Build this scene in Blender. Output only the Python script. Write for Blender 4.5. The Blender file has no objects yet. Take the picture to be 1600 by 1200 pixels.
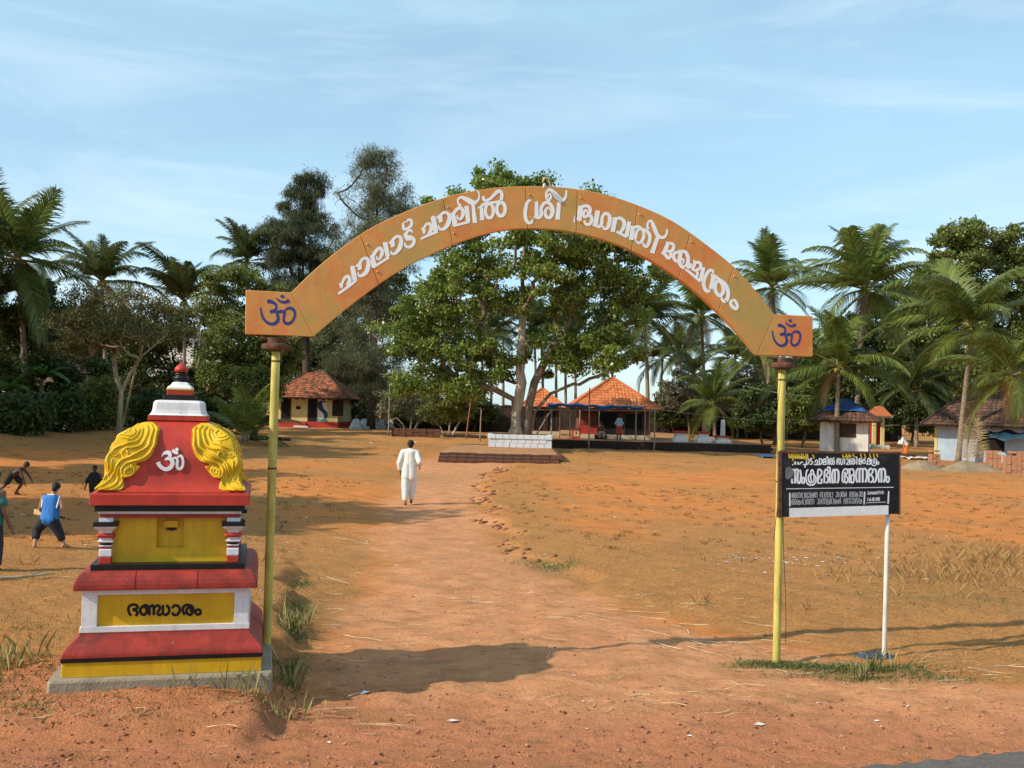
import bpy, bmesh, math, random
import numpy as np
from mathutils import Vector, Matrix
random.seed(7); RNG = np.random.default_rng(11)
PI = math.pi
scene = bpy.context.scene
COL = scene.collection

# ------------------------------------------------------------------ camera
F_PX, CX, CY = 1556.0, 800.0, 600.0
CAMZ, PITCH, ROLL = 2.6, 0.0244, 0.026
_f = Vector((0, math.cos(PITCH), math.sin(PITCH)))
_u0 = Vector((0, -math.sin(PITCH), math.cos(PITCH)))
_r0 = Vector((1, 0, 0))
_r = _r0 * math.cos(ROLL) + _u0 * math.sin(ROLL)
_u = _u0 * math.cos(ROLL) - _r0 * math.sin(ROLL)
CAM = Vector((0, 0, CAMZ))
cam_data = bpy.data.cameras.new('camera')
cam = bpy.data.objects.new('camera', cam_data); COL.objects.link(cam)
cam_data.sensor_width = 36.0; cam_data.lens = 36.0 * F_PX / 1600.0
cam_data.clip_start = 0.1; cam_data.clip_end = 6000
M = Matrix((( _r.x, _u.x, -_f.x, 0), (_r.y, _u.y, -_f.y, 0), (_r.z, _u.z, -_f.z, CAMZ), (0, 0, 0, 1)))
cam.matrix_world = M
scene.camera = cam

# ------------------------------------------------------------------ sky, sun, exposure
SUN_EL = math.radians(35.0)
SUN_H = Vector((-0.90, -0.435, 0)).normalized()       # horizontal direction towards the sun
world = bpy.data.worlds.new('World'); scene.world = world; world.use_nodes = True
wt = world.node_tree; wt.nodes.clear()
wo = wt.nodes.new('ShaderNodeOutputWorld'); bg = wt.nodes.new('ShaderNodeBackground')
sky = wt.nodes.new('ShaderNodeTexSky'); sky.sky_type = 'NISHITA'; sky.sun_disc = False
sky.sun_elevation = SUN_EL
sky.sun_rotation = math.atan2(SUN_H.x, SUN_H.y)
sky.air_density = 1.0; sky.dust_density = .6; sky.ozone_density = 2.2; sky.altitude = 10
bg.inputs['Strength'].default_value = 0.14
tc = wt.nodes.new('ShaderNodeTexCoord')
mp = wt.nodes.new('ShaderNodeMapping'); mp.inputs['Scale'].default_value = (0.9, 1.0, 4.2); mp.inputs['Rotation'].default_value = (0, 0.28, 0.2)
nz = wt.nodes.new('ShaderNodeTexNoise'); nz.inputs['Scale'].default_value = 1.9; nz.inputs['Detail'].default_value = 7; nz.inputs['Roughness'].default_value = 0.55; nz.inputs['Distortion'].default_value = 0.5
rp = wt.nodes.new('ShaderNodeValToRGB'); rp.color_ramp.elements[0].position = 0.40; rp.color_ramp.elements[1].position = 0.80
rp.color_ramp.elements[0].color = (0.38, 0.38, 0.38, 1); rp.color_ramp.elements[1].color = (0.62, 0.62, 0.62, 1)
mx = wt.nodes.new('ShaderNodeMix'); mx.data_type = 'RGBA'
mx.inputs[7].default_value = (3.9, 6.15, 7.2, 1)
wt.links.new(tc.outputs['Generated'], mp.inputs['Vector']); wt.links.new(mp.outputs['Vector'], nz.inputs['Vector'])
wt.links.new(nz.outputs['Fac'], rp.inputs['Fac']); wt.links.new(rp.outputs['Color'], mx.inputs[0])
wt.links.new(sky.outputs['Color'], mx.inputs[6]); mp2 = wt.nodes.new('ShaderNodeMapping'); mp2.inputs['Scale'].default_value = (1.0, 1.0, 5.5); mp2.inputs['Rotation'].default_value = (0, -0.30, 0.0); mp2.inputs['Location'].default_value = (.35, .2, .1)
nz2 = wt.nodes.new('ShaderNodeTexNoise'); nz2.inputs['Scale'].default_value = 1.7; nz2.inputs['Detail'].default_value = 9; nz2.inputs['Roughness'].default_value = .62; nz2.inputs['Distortion'].default_value = .8
rp2 = wt.nodes.new('ShaderNodeValToRGB'); rp2.color_ramp.elements[0].position = .48; rp2.color_ramp.elements[1].position = .76
rp2.color_ramp.elements[0].color = (0, 0, 0, 1); rp2.color_ramp.elements[1].color = (.45, .45, .45, 1)
mx2 = wt.nodes.new('ShaderNodeMix'); mx2.data_type = 'RGBA'; mx2.inputs[7].default_value = (6.3, 7.1, 7.7, 1)
wt.links.new(tc.outputs['Generated'], mp2.inputs['Vector']); wt.links.new(mp2.outputs['Vector'], nz2.inputs['Vector']); wt.links.new(nz2.outputs['Fac'], rp2.inputs['Fac'])
wt.links.new(rp2.outputs['Color'], mx2.inputs[0]); wt.links.new(mx.outputs[2], mx2.inputs[6]); wt.links.new(mx2.outputs[2], bg.inputs['Color'])
wt.links.new(bg.outputs['Background'], wo.inputs['Surface'])
sd = bpy.data.lights.new('sun', 'SUN'); sd.energy = 4.5; sd.angle = math.radians(0.55); sd.color = (1.0, 0.90, 0.74)
sun = bpy.data.objects.new('sun', sd); COL.objects.link(sun)
_to = Vector((SUN_H.x * math.cos(SUN_EL), SUN_H.y * math.cos(SUN_EL), math.sin(SUN_EL)))
sun.rotation_euler = (-_to).to_track_quat('-Z', 'Y').to_euler(); sun.location = _to * 60
scene.view_settings.view_transform = 'Standard'; scene.view_settings.look = 'None'
scene.view_settings.exposure = 0.24; scene.view_settings.gamma = 1.0
scene.view_settings.use_curve_mapping = False
scene.cycles.max_bounces = 6; scene.cycles.transparent_max_bounces = 4

# ------------------------------------------------------------------ pixel helpers
def ray(px, py):
    return (_f * F_PX + _r * (px - CX) - _u * (py - CY)).normalized()
def at(px, py, d):                      # point on the pixel's ray at depth y = d
    r = ray(px, py); return CAM + r * (d / r.y)
def ss(a, b, v):
    t = np.clip((np.asarray(v, float) - a) / (b - a), 0, 1); return t * t * (3 - 2 * t)
XR_Y = [6, 8, 10, 12, 14, 16.2, 19.2, 26.6, 37, 46, 60]; XR_X = [9, 7, 4.6, 2.4, 1.2, .73, -.1, -.77, -.95, 0, 1]
XL_Y = [6, 8, 12, 18, 24, 40, 60]; XL_X = [-3.2, -2.1, -1.9, -2.4, -3.1, -4.1, -4.5]
def path_edges(y):
    return np.interp(y, XL_Y, XL_X), np.interp(y, XR_Y, XR_X)
def bank_x(y): return -2.0 - (y - 8.7) * 0.193
def H(x, y):
    x = np.asarray(x, float); y = np.asarray(y, float)
    z = 0.4 * ss(35, 95, y)
    z = z + 1.0 * (1 - ss(3.2, 7.9, y))
    wob = 0.10 * np.sin(y * 3.1) + 0.06 * np.sin(y * 7.3 + 1)
    m = (1 - ss(-.13, .13, x - bank_x(y) - wob)) * (1 - ss(13, 19, y)) * ss(7.0, 8.0, y)
    z = z + 0.2 * m
    xl, xr = path_edges(y)
    wr = 0.25 * np.sin(y * 1.3) + 0.12 * np.sin(y * 3.7 + 2)
    z = z + 0.10 * ss(0, .35, x - xr - wr) * ss(12, 16, y) * (1 - .6 * ss(30, 45, y)) + 0.04 * ss(0, .8, xl - x)
    z = z + 1.5 * np.exp(-((x + 31) / 8.5) ** 2 - ((y - 47) / 9) ** 2) + .7 * np.exp(-((x + 20) / 5) ** 2 - ((y - 56) / 5) ** 2)
    z = z + 0.018 * (np.sin(x * 1.7 + y * .6) + np.sin(y * 1.1 - x * .9 + 2) + .5 * np.sin(x * 4.1 - y * 2.2) + .4 * np.sin(x * 6.3 + y * 5.1)) * ss(7, 9, y)
    z = z + 0.012 * np.sin(x * 9.1 + 3 * np.sin(y * 4)) * np.sin(y * 8.3 + x * 3) * ss(6, 7, y) * (1 - ss(12, 20, y))
    return z
def Hf(x, y): return float(H(x, y))
def gp(px, py, zoff=0.0):
    """where the pixel's ray meets the ground"""
    r = ray(px, py); z = 0.0
    for i in range(7):
        t = (z + zoff - CAMZ) / min(r.z, -1e-4); x, y = r.x * t, r.y * t
        if y > 400: return CAM + r * (400 / r.y)
        zn = Hf(x, y); 
        if abs(zn - z) < 1e-4: break
        z += (zn - z) * (.9 if i < 3 else .6)
    return CAM + r * t

# ------------------------------------------------------------------ materials
MATS = {}
def _bsdf(m):
    m.use_nodes = True; return m.node_tree, m.node_tree.nodes['Principled BSDF']
def mat(name, c, rough=.8, var=.15, scale=6.0, bump=.15, bscale=40., c2=None, metallic=0., dirt=None, dirt_amt=.35, stretch=(1, 1, 1), spec=.3, streak=None):
    if name in MATS: return MATS[name]
    m = bpy.data.materials.new(name); nt, b = _bsdf(m); N = nt.nodes; L = nt.links
    t = N.new('ShaderNodeTexCoord'); mpn = N.new('ShaderNodeMapping'); mpn.inputs['Scale'].default_value = stretch
    L.new(t.outputs['Object'], mpn.inputs['Vector'])
    n1 = N.new('ShaderNodeTexNoise'); n1.inputs['Scale'].default_value = scale; n1.inputs['Detail'].default_value = 6; n1.inputs['Roughness'].default_value = .65
    L.new(mpn.outputs['Vector'], n1.inputs['Vector'])
    cr = N.new('ShaderNodeValToRGB'); e = cr.color_ramp.elements
    e[0].position = .3; e[1].position = .7
    if streak: dirt = dirt or streak
    k = c2 if c2 else tuple(max(0, v * (1 - var * 1.6)) for v in c)
    e[0].color = (*k, 1); e[1].color = (*[min(1, v * (1 + var * .6)) for v in c], 1)
    L.new(n1.outputs['Fac'], cr.inputs['Fac'])
    out = cr.outputs['Color']
    if dirt:
        n3 = N.new('ShaderNodeTexNoise'); n3.inputs['Scale'].default_value = scale * .45; n3.inputs['Detail'].default_value = 8; n3.inputs['Roughness'].default_value = .72
        L.new(mpn.outputs['Vector'], n3.inputs['Vector'])
        r3 = N.new('ShaderNodeValToRGB'); r3.color_ramp.elements[0].position = .52; r3.color_ramp.elements[1].position = .72
        r3.color_ramp.elements[0].color = (0, 0, 0, 1); r3.color_ramp.elements[1].color = (dirt_amt,) * 3 + (1,)
        L.new(n3.outputs['Fac'], r3.inputs['Fac'])
        mxx = N.new('ShaderNodeMix'); mxx.data_type = 'RGBA'; mxx.inputs[7].default_value = (*dirt, 1)
        L.new(r3.outputs['Color'], mxx.inputs[0]); L.new(out, mxx.inputs[6]); out = mxx.outputs[2]
    if streak:      # vertical rain and soot streaks with their own outline, plus small chips
        ms = N.new('ShaderNodeMapping'); ms.inputs['Scale'].default_value = (14, 14, 1.3); L.new(t.outputs['Object'], ms.inputs['Vector'])
        n5 = N.new('ShaderNodeTexNoise'); n5.inputs['Scale'].default_value = 1.0; n5.inputs['Detail'].default_value = 7; n5.inputs['Roughness'].default_value = .7; L.new(ms.outputs['Vector'], n5.inputs['Vector'])
        r5 = N.new('ShaderNodeValToRGB'); r5.color_ramp.elements[0].position = .50; r5.color_ramp.elements[1].position = .74; r5.color_ramp.elements[0].color = (0, 0, 0, 1); r5.color_ramp.elements[1].color = (.6, .6, .6, 1); L.new(n5.outputs['Fac'], r5.inputs['Fac'])
        m5 = N.new('ShaderNodeMix'); m5.data_type = 'RGBA'; m5.inputs[7].default_value = (*streak, 1); L.new(r5.outputs['Color'], m5.inputs[0]); L.new(out, m5.inputs[6]); out = m5.outputs[2]
        n6 = N.new('ShaderNodeTexNoise'); n6.inputs['Scale'].default_value = 26; n6.inputs['Detail'].default_value = 4; L.new(t.outputs['Object'], n6.inputs['Vector'])
        r6 = N.new('ShaderNodeValToRGB'); r6.color_ramp.elements[0].position = .68; r6.color_ramp.elements[1].position = .72; r6.color_ramp.elements[0].color = (0, 0, 0, 1); r6.color_ramp.elements[1].color = (.7, .7, .7, 1); L.new(n6.outputs['Fac'], r6.inputs['Fac'])
        m6 = N.new('ShaderNodeMix'); m6.data_type = 'RGBA'; m6.inputs[7].default_value = (.22, .16, .12, 1); L.new(r6.outputs['Color'], m6.inputs[0]); L.new(out, m6.inputs[6]); out = m6.outputs[2]
    L.new(out, b.inputs['Base Color'])
    b.inputs['Roughness'].default_value = rough; b.inputs['Metallic'].default_value = metallic
    b.inputs['Specular IOR Level'].default_value = spec
    if bump:
        n2 = N.new('ShaderNodeTexNoise'); n2.inputs['Scale'].default_value = bscale; n2.inputs['Detail'].default_value = 5
        L.new(t.outputs['Object'], n2.inputs['Vector'])
        bp = N.new('ShaderNodeBump'); bp.inputs['Strength'].default_value = bump; bp.inputs['Distance'].default_value = .02
        L.new(n2.outputs['Fac'], bp.inputs['Height']); L.new(bp.outputs['Normal'], b.inputs['Normal'])
    MATS[name] = m; return m
def leaf_mat(name, ca, cb, trans=.35, rough=.5, cc=None):
    if name in MATS: return MATS[name]
    m = bpy.data.materials.new(name); nt, b = _bsdf(m); N = nt.nodes; L = nt.links
    a = N.new('ShaderNodeAttribute'); a.attribute_name = 'rnd'
    cr = N.new('ShaderNodeValToRGB'); e = cr.color_ramp.elements
    e[0].color = (*ca, 1); e[1].color = (*cb, 1); e[1].position = .85
    if cc: q = e.new(.97); q.color = (*cc, 1)
    L.new(a.outputs['Fac'], cr.inputs['Fac']); L.new(cr.outputs['Color'], b.inputs['Base Color'])
    b.inputs['Roughness'].default_value = rough; b.inputs['Specular IOR Level'].default_value = .35
    tr = N.new('ShaderNodeBsdfTranslucent'); mxs = N.new('ShaderNodeMixShader'); mxs.inputs[0].default_value = trans
    hs = N.new('ShaderNodeHueSaturation'); hs.inputs['Value'].default_value = 1.25; hs.inputs['Hue'].default_value = .485
    L.new(cr.outputs['Color'], hs.inputs['Color']); L.new(hs.outputs['Color'], tr.inputs['Color'])
    L.new(b.outputs['BSDF'], mxs.inputs[1]); L.new(tr.outputs['BSDF'], mxs.inputs[2])
    L.new(mxs.outputs['Shader'], N['Material Output'].inputs['Surface'])
    MATS[name] = m; return m
def tile_mat(name, c, c2, rough=.75):
    """colour varied tile by tile through the rnd attribute, with weathering"""
    if name in MATS: return MATS[name]
    m = bpy.data.materials.new(name); nt, b = _bsdf(m); N = nt.nodes; L = nt.links
    a = N.new('ShaderNodeAttribute'); a.attribute_name = 'rnd'
    t = N.new('ShaderNodeTexCoord'); n1 = N.new('ShaderNodeTexNoise'); n1.inputs['Scale'].default_value = 1.3; n1.inputs['Detail'].default_value = 7
    L.new(t.outputs['Object'], n1.inputs['Vector'])
    ad = N.new('ShaderNodeMath'); ad.operation = 'ADD'; L.new(a.outputs['Fac'], ad.inputs[0]); L.new(n1.outputs['Fac'], ad.inputs[1])
    hf = N.new('ShaderNodeMath'); hf.operation = 'MULTIPLY'; hf.inputs[1].default_value = .5; L.new(ad.outputs[0], hf.inputs[0])
    cr = N.new('ShaderNodeValToRGB'); e = cr.color_ramp.elements; e[0].position = .3; e[1].position = .7
    e[0].color = (*c2, 1); e[1].color = (*c, 1)
    L.new(hf.outputs[0], cr.inputs['Fac']); L.new(cr.outputs['Color'], b.inputs['Base Color']); b.inputs['Roughness'].default_value = rough
    MATS[name] = m; return m

# ------------------------------------------------------------------ object helpers
def link(o, parent=None):
    COL.objects.link(o)
    if parent is not None: o.parent = parent
    return o
def tag(o, label=None, cat=None, group=None, kind=None):
    if label: o['label'] = label
    if cat: o['category'] = cat
    if group: o['group'] = group
    if kind: o['kind'] = kind
    return o
def thing(name, loc, label, cat, rz=0., group=None):
    o = bpy.data.objects.new(name, None); COL.objects.link(o); o.empty_display_size = .2
    o.location = loc; o.rotation_euler = (0, 0, rz)
    return tag(o, label, cat, group)
def obj(name, me, m=None, parent=None, smooth=False):
    if m is not None:
        me.materials.clear(); me.materials.append(m)
    if smooth: me.shade_smooth()
    return link(bpy.data.objects.new(name, me), parent)
def np_mesh(name, V, Fq, rnd=None):
    """V (n,3), Fq (m,k) equal-sized polygons, rnd per polygon random attribute"""
    me = bpy.data.meshes.new(name); V = np.asarray(V, np.float32); Fq = np.asarray(Fq, np.int32)
    k = Fq.shape[1]
    me.vertices.add(len(V)); me.vertices.foreach_set('co', V.ravel())
    me.loops.add(Fq.size); me.loops.foreach_set('vertex_index', Fq.ravel())
    me.polygons.add(len(Fq)); me.polygons.foreach_set('loop_start', np.arange(0, Fq.size, k, dtype=np.int32))
    me.update(calc_edges=True)
    if rnd is not None:
        at_ = me.attributes.new('rnd', 'FLOAT', 'FACE'); at_.data.foreach_set('value', np.asarray(rnd, np.float32))
    return me
class MB:
    def __init__(s): s.v = []; s.f = []
    def add(s, V, Fs):
        o = len(s.v); s.v += [tuple(p) for p in V]; s.f += [tuple(i + o for i in q) for q in Fs]; return s
    def box(s, x0, x1, y0, y1, z0, z1, T=None):
        V = [Vector((x, y, z)) for z in (z0, z1) for y in (y0, y1) for x in (x0, x1)]
        if T is not None: V = [T @ p for p in V]
        return s.add(V, [(0, 2, 3, 1), (4, 5, 7, 6), (0, 1, 5, 4), (2, 6, 7, 3), (0, 4, 6, 2), (1, 3, 7, 5)])
    def sq(s, prof, bevel=0.0, rx=1.0, cap=True):
        """square-plan lathe: prof = [(halfwidth, z)...]"""
        n = len(prof); V = []
        for w, z in prof:
            b = min(bevel, w * .4)
            if b > 0: ring = [(-w + b, -w), (w - b, -w), (w, -w + b), (w, w - b), (w - b, w), (-w + b, w), (-w, w - b), (-w, -w + b)]
            else: ring = [(-w, -w), (w, -w), (w, w), (-w, w)]
            V += [(x * rx, y, z) for x, y in ring]
        k = 8 if bevel > 0 else 4; Fs = []
        for i in range(n - 1):
            for j in range(k):
                a = i * k + j; b_ = i * k + (j + 1) % k
                Fs.append((a, b_, b_ + k, a + k))
        if cap:
            Fs.append(tuple(range(k - 1, -1, -1))); Fs.append(tuple((n - 1) * k + j for j in range(k)))
        return s.add(V, Fs)
    def lathe(s, prof, n=20, c=(0, 0, 0)):
        V = []; Fs = []
        for r, z in prof:
            V += [(c[0] + r * math.cos(2 * PI * j / n), c[1] + r * math.sin(2 * PI * j / n), c[2] + z) for j in range(n)]
        for i in range(len(prof) - 1):
            for j in range(n):
                a = i * n + j; b = i * n + (j + 1) % n; Fs.append((a, b, b + n, a + n))
        Fs.append(tuple(range(n - 1, -1, -1))); Fs.append(tuple((len(prof) - 1) * n + j for j in range(n)))
        return s.add(V, Fs)
    def tube(s, pts, rad, n=8):
        V, Fs = tube_geo(pts, rad, n); return s.add(V, Fs)
    def prism(s, outline, y0, y1):
        """outline in (x,z), extruded along y"""
        n = len(outline)
        V = [(x, y0, z) for x, z in outline] + [(x, y1, z) for x, z in outline]
        Fs = [tuple(range(n)), tuple(range(2 * n - 1, n - 1, -1))] + [(j, j + n, (j + 1) % n + n, (j + 1) % n) for j in range(n)]
        return s.add(V, Fs)
    def build(s, name, m=None, parent=None, smooth=False, bevel=0):
        me = bpy.data.meshes.new(name); me.from_pydata(s.v, [], s.f)
        bm = bmesh.new(); bm.from_mesh(me); bmesh.ops.recalc_face_normals(bm, faces=bm.faces)
        if bevel: bmesh.ops.bevel(bm, geom=[e for e in bm.edges if e.calc_face_angle(0) > .6], offset=bevel, segments=2, affect='EDGES', profile=.6)
        bm.to_mesh(me); bm.free(); me.update()
        return obj(name, me, m, parent, smooth)
def tube_geo(pts, rad, n=8):
    pts = [Vector(p) for p in pts]
    if not hasattr(rad, '__len__'): rad = [rad] * len(pts)
    V = []; Fs = []; prev = None
    for i, p in enumerate(pts):
        d = (pts[min(i + 1, len(pts) - 1)] - pts[max(i - 1, 0)])
        d = d.normalized() if d.length > 1e-9 else Vector((0, 0, 1))
        if prev is None:
            a = Vector((1, 0, 0)) if abs(d.x) < .8 else Vector((0, 1, 0)); x = (a - d * a.dot(d)).normalized()
        else:
            x = prev - d * prev.dot(d); x = x.normalized() if x.length > 1e-6 else prev
        prev = x; y = d.cross(x)
        for j in range(n):
            t = 2 * PI * j / n; V.append(p + (x * math.cos(t) + y * math.sin(t)) * rad[i])
    for i in range(len(pts) - 1):
        for j in range(n):
            a = i * n + j; b = i * n + (j + 1) % n; Fs.append((a, b, b + n, a + n))
    Fs.append(tuple(range(n - 1, -1, -1))); Fs.append(tuple((len(pts) - 1) * n + j for j in range(n)))
    return V, Fs
def copy_tree(o, parent=None):
    c = o.copy(); COL.objects.link(c); c.parent = parent
    for ch in list(o.children): copy_tree(ch, c)
    return c
def spline(P, step=.25):
    """Catmull-Rom through rows of P"""
    P = [np.array(p, float) for p in P]; out = []
    Q = [2 * P[0] - P[1]] + P + [2 * P[-1] - P[-2]]
    for i in range(1, len(Q) - 2):
        n = max(2, int(np.linalg.norm((Q[i + 1] - Q[i])[:2]) / step))
        for k in range(n):
            t = k / n
            out.append(.5 * ((2 * Q[i]) + (-Q[i - 1] + Q[i + 1]) * t + (2 * Q[i - 1] - 5 * Q[i] + 4 * Q[i + 1] - Q[i + 2]) * t * t + (-Q[i - 1] + 3 * Q[i] - 3 * Q[i + 1] + Q[i + 2]) * t ** 3))
    out.append(P[-1]); return np.array(out)
# ------------------------------------------------------------------ ground
def build_ground():
    def axis(segs):
        a = []
        for s, e, n in segs: a += list(np.linspace(s, e, n, endpoint=False))
        return np.array(a + [segs[-1][1]])
    xs = axis([(-2500, -300, 6), (-300, -60, 12), (-60, -14, 46), (-14, -6, 60), (-6, 7, 190), (7, 14, 50), (14, 60, 46), (60, 300, 12), (300, 2500, 6)])
    ys = axis([(-60, 0, 8), (0, 5.5, 20), (5.5, 13, 150), (13, 22, 100), (22, 40, 90), (40, 100, 80), (100, 300, 14), (300, 3500, 8)])
    X, Y = np.meshgrid(xs, ys); Z = H(X, Y)
    Z = Z + RNG.normal(size=Z.shape) * (.007 * (1 - ss(8.6, 10.2, Y)) + .0025) * ss(5, 6, Y) * (1 - ss(30, 60, Y))
    V = np.stack([X, Y, Z], -1).reshape(-1, 3); ny, nx = X.shape
    i = np.arange(ny - 1)[:, None] * nx + np.arange(nx - 1)[None]
    Fq = np.stack([i, i + 1, i + nx + 1, i + nx], -1).reshape(-1, 4)
    me = np_mesh('ground', V, Fq)
    # ground kinds: r trodden path, g dry grass, b road-side gravel, a green grass
    xl, xr = path_edges(Y)
    wob = .5 * np.sin(Y * .9) + .3 * np.sin(Y * 2.3 + 1) + .2 * np.sin(Y * 5.1)
    path = ss(-.5, .6, X - xl - wob * .5) * ss(-.4, .5, xr - X + wob * .4) * ss(6.5, 8.5, Y) * (1 - ss(44, 56, Y))
    path = np.maximum(path, .0)
    n = np.sin(X * .45 + 1.3 * np.sin(Y * .21)) * np.sin(Y * .33 + 1.1 * np.sin(X * .3)) + .6 * np.sin(X * 1.3 + Y * .8 + 2 * np.sin(Y * .5))
    nearright = np.exp(-((Y - 14) / 5.0) ** 2) * ss(0, 2, X - xr + 1) * (Y > 5)
    leftf = ss(.3, 1.0, xl + .5 - X) * np.exp(-((Y - 13) / 7.0) ** 2)
    farf = ss(38, 50, Y)
    edge = np.exp(-((X - xr - .9) / 1.0) ** 2) * ss(13, 16, Y) * (1 - ss(30, 40, Y))
    grass = np.clip(.85 * nearright + .9 * leftf + .6 * farf + .8 * edge + .34 * n + .12 * ss(8, 11, Y), 0, 1) * (1 - path * .9) * ss(8.0, 9.0, Y)
    grav = (1 - ss(8.0, 9.4, Y + .15 * np.sin(X * 2.1) + .1 * np.sin(X * 5.3)))
    p0 = gp(1213, 1037); p1 = gp(1381, 1030)
    gd = np.zeros_like(X)
    for (px, py, rx, ry, a) in [(1215, 1042, .5, .22, .8), (1290, 1045, .8, .3, .8), (1385, 1045, .5, .3, .7), (1440, 1055, .7, .25, .5), (865, 888, .5, .6, .6), (1500, 935, 1.6, .8, .35), (1420, 900, 1.2, .8, .3), (470, 960, .25, .8, .7), (455, 1040, .2, .5, .7), (480, 690, 8, 3, .45), (660, 745, 3, 3, .3), (1060, 712, 12, 3, .3), (1180, 700, 10, 3, .3)]:
        q = gp(px, py); gd = np.maximum(gd, a * np.exp(-((X - q.x) / rx) ** 2 - ((Y - q.y) / ry) ** 2))
    ca = me.color_attributes.new('zone', 'FLOAT_COLOR', 'POINT')
    ca.data.foreach_set('color', np.stack([path, grass, grav, gd], -1).astype(np.float32).ravel())
    m = bpy.data.materials.new('laterite_ground'); nt, b = _bsdf(m); N = nt.nodes; L = nt.links
    def noise(sc, det=6, ro=.6, st=None):
        t = N.new('ShaderNodeTexNoise'); t.inputs['Scale'].default_value = sc; t.inputs['Detail'].default_value = det; t.inputs['Roughness'].default_value = ro
        if st:
            mpn = N.new('ShaderNodeMapping'); mpn.inputs['Scale'].default_value = st; L.new(tcn.outputs['Object'], mpn.inputs['Vector']); L.new(mpn.outputs['Vector'], t.inputs['Vector'])
        else: L.new(tcn.outputs['Object'], t.inputs['Vector'])
        return t.outputs['Fac']
    def ramp(inp, p0, p1, c0, c1):
        r = N.new('ShaderNodeValToRGB'); e = r.color_ramp.elements; e[0].position = p0; e[1].position = p1
        e[0].color = (*c0, 1); e[1].color = (*c1, 1); L.new(inp, r.inputs['Fac']); return r.outputs['Color']
    def mix(f, a, b_):
        x = N.new('ShaderNodeMix'); x.data_type = 'RGBA'
        if isinstance(f, float): x.inputs[0].default_value = f
        else: L.new(f, x.inputs[0])
        for v, s in ((a, 6), (b_, 7)):
            if isinstance(v, tuple): x.inputs[s].default_value = (*v, 1)
            else: L.new(v, x.inputs[s])
        return x.outputs[2]
    def mathn(op, a, b_, clamp=False):
        x = N.new('ShaderNodeMath'); x.operation = op; x.use_clamp = clamp
        for v, s in ((a, 0), (b_, 1)):
            if isinstance(v, (int, float)): x.inputs[s].default_value = v
            else: L.new(v, x.inputs[s])
        return x.outputs[0]
    tcn = N.new('ShaderNodeTexCoord')
    zn = N.new('ShaderNodeVertexColor'); zn.layer_name = 'zone'
    sep = N.new('ShaderNodeSeparateColor'); L.new(zn.outputs['Color'], sep.inputs['Color'])
    big = noise(.35, 4); mid = noise(2.2, 7, .7); fine = noise(22, 6, .7); grit = noise(75, 3, .8)
    dirt = ramp(mid, .3, .72, (.47, .155, .038), (.68, .265, .078))
    dirt = mix(ramp(big, .35, .7, (0, 0, 0), (.6,) * 3), dirt, (.70, .245, .058))
    pathc = ramp(mid, .3, .7, (.54, .225, .10), (.72, .35, .175))
    c = mix(mathn('MULTIPLY', sep.outputs[0], ramp(fine, .2, .6, (.6,) * 3, (1,) * 3), True), dirt, pathc)
    # dry grass, broken up by streaky noise
    st = noise(9, 6, .75, (1.0, 2.6, 1.0))
    gm = mathn('MULTIPLY', mathn('MULTIPLY', sep.outputs[1], 2.4), ramp(st, .32, .58, (0, 0, 0), (1, 1, 1)), True)
    grassc = ramp(fine, .32, .72, (.20, .10, .034), (.58, .33, .12))
    c = mix(mathn('MULTIPLY', gm, .68), c, grassc)
    gravc = ramp(grit, .3, .7, (.37, .125, .058), (.68, .285, .14))
    c = mix(mathn('MULTIPLY', sep.outputs[2], ramp(mid, .25, .6, (.5,) * 3, (1,) * 3), True), c, gravc)
    gg = mathn('MULTIPLY', mathn('MULTIPLY', zn.outputs['Alpha'], 1.6), ramp(st, .35, .6, (0, 0, 0), (1, 1, 1)), True)
    c = mix(mathn('MULTIPLY', gg, .8), c, ramp(fine, .3, .7, (.055, .07, .022), (.15, .16, .05)))
    # dark specks, pale grit
    c = mix(ramp(grit, .64, .74, (0, 0, 0), (.5,) * 3), c, (.62, .40, .25))
    sp = noise(38, 2, .5, (1, 1.8, 1))
    c = mix(ramp(sp, .66, .72, (0, 0, 0), (.65,) * 3), c, (.11, .055, .03))
    sp2 = noise(5.5, 3, .6, (1, 2.2, 1))
    c = mix(ramp(sp2, .55, .72, (0, 0, 0), (.6,) * 3), c, (.19, .095, .04))
    sp3 = noise(1.1, 5, .7, (1, 2.0, 1))
    c = mix(ramp(sp3, .5, .66, (0, 0, 0), (.55,) * 3), c, (.30, .155, .06))
    L.new(c, b.inputs['Base Color']); b.inputs['Roughness'].default_value = .95; b.inputs['Specular IOR Level'].default_value = .12
    bp = N.new('ShaderNodeBump'); bp.inputs['Strength'].default_value = 1.0; bp.inputs['Distance'].default_value = .045
    hsum = mathn('ADD', mathn('MULTIPLY', fine, .7), mathn('ADD', mathn('MULTIPLY', grit, .35), mathn('MULTIPLY', mid, 1.2)))
    L.new(hsum, bp.inputs['Height']); L.new(bp.outputs['Normal'], b.inputs['Normal'])
    o = obj('ground', me, m, smooth=True); tag(o, 'orange laterite earth with dry grass and a trodden path', None, None, 'structure')
build_ground()

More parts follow.
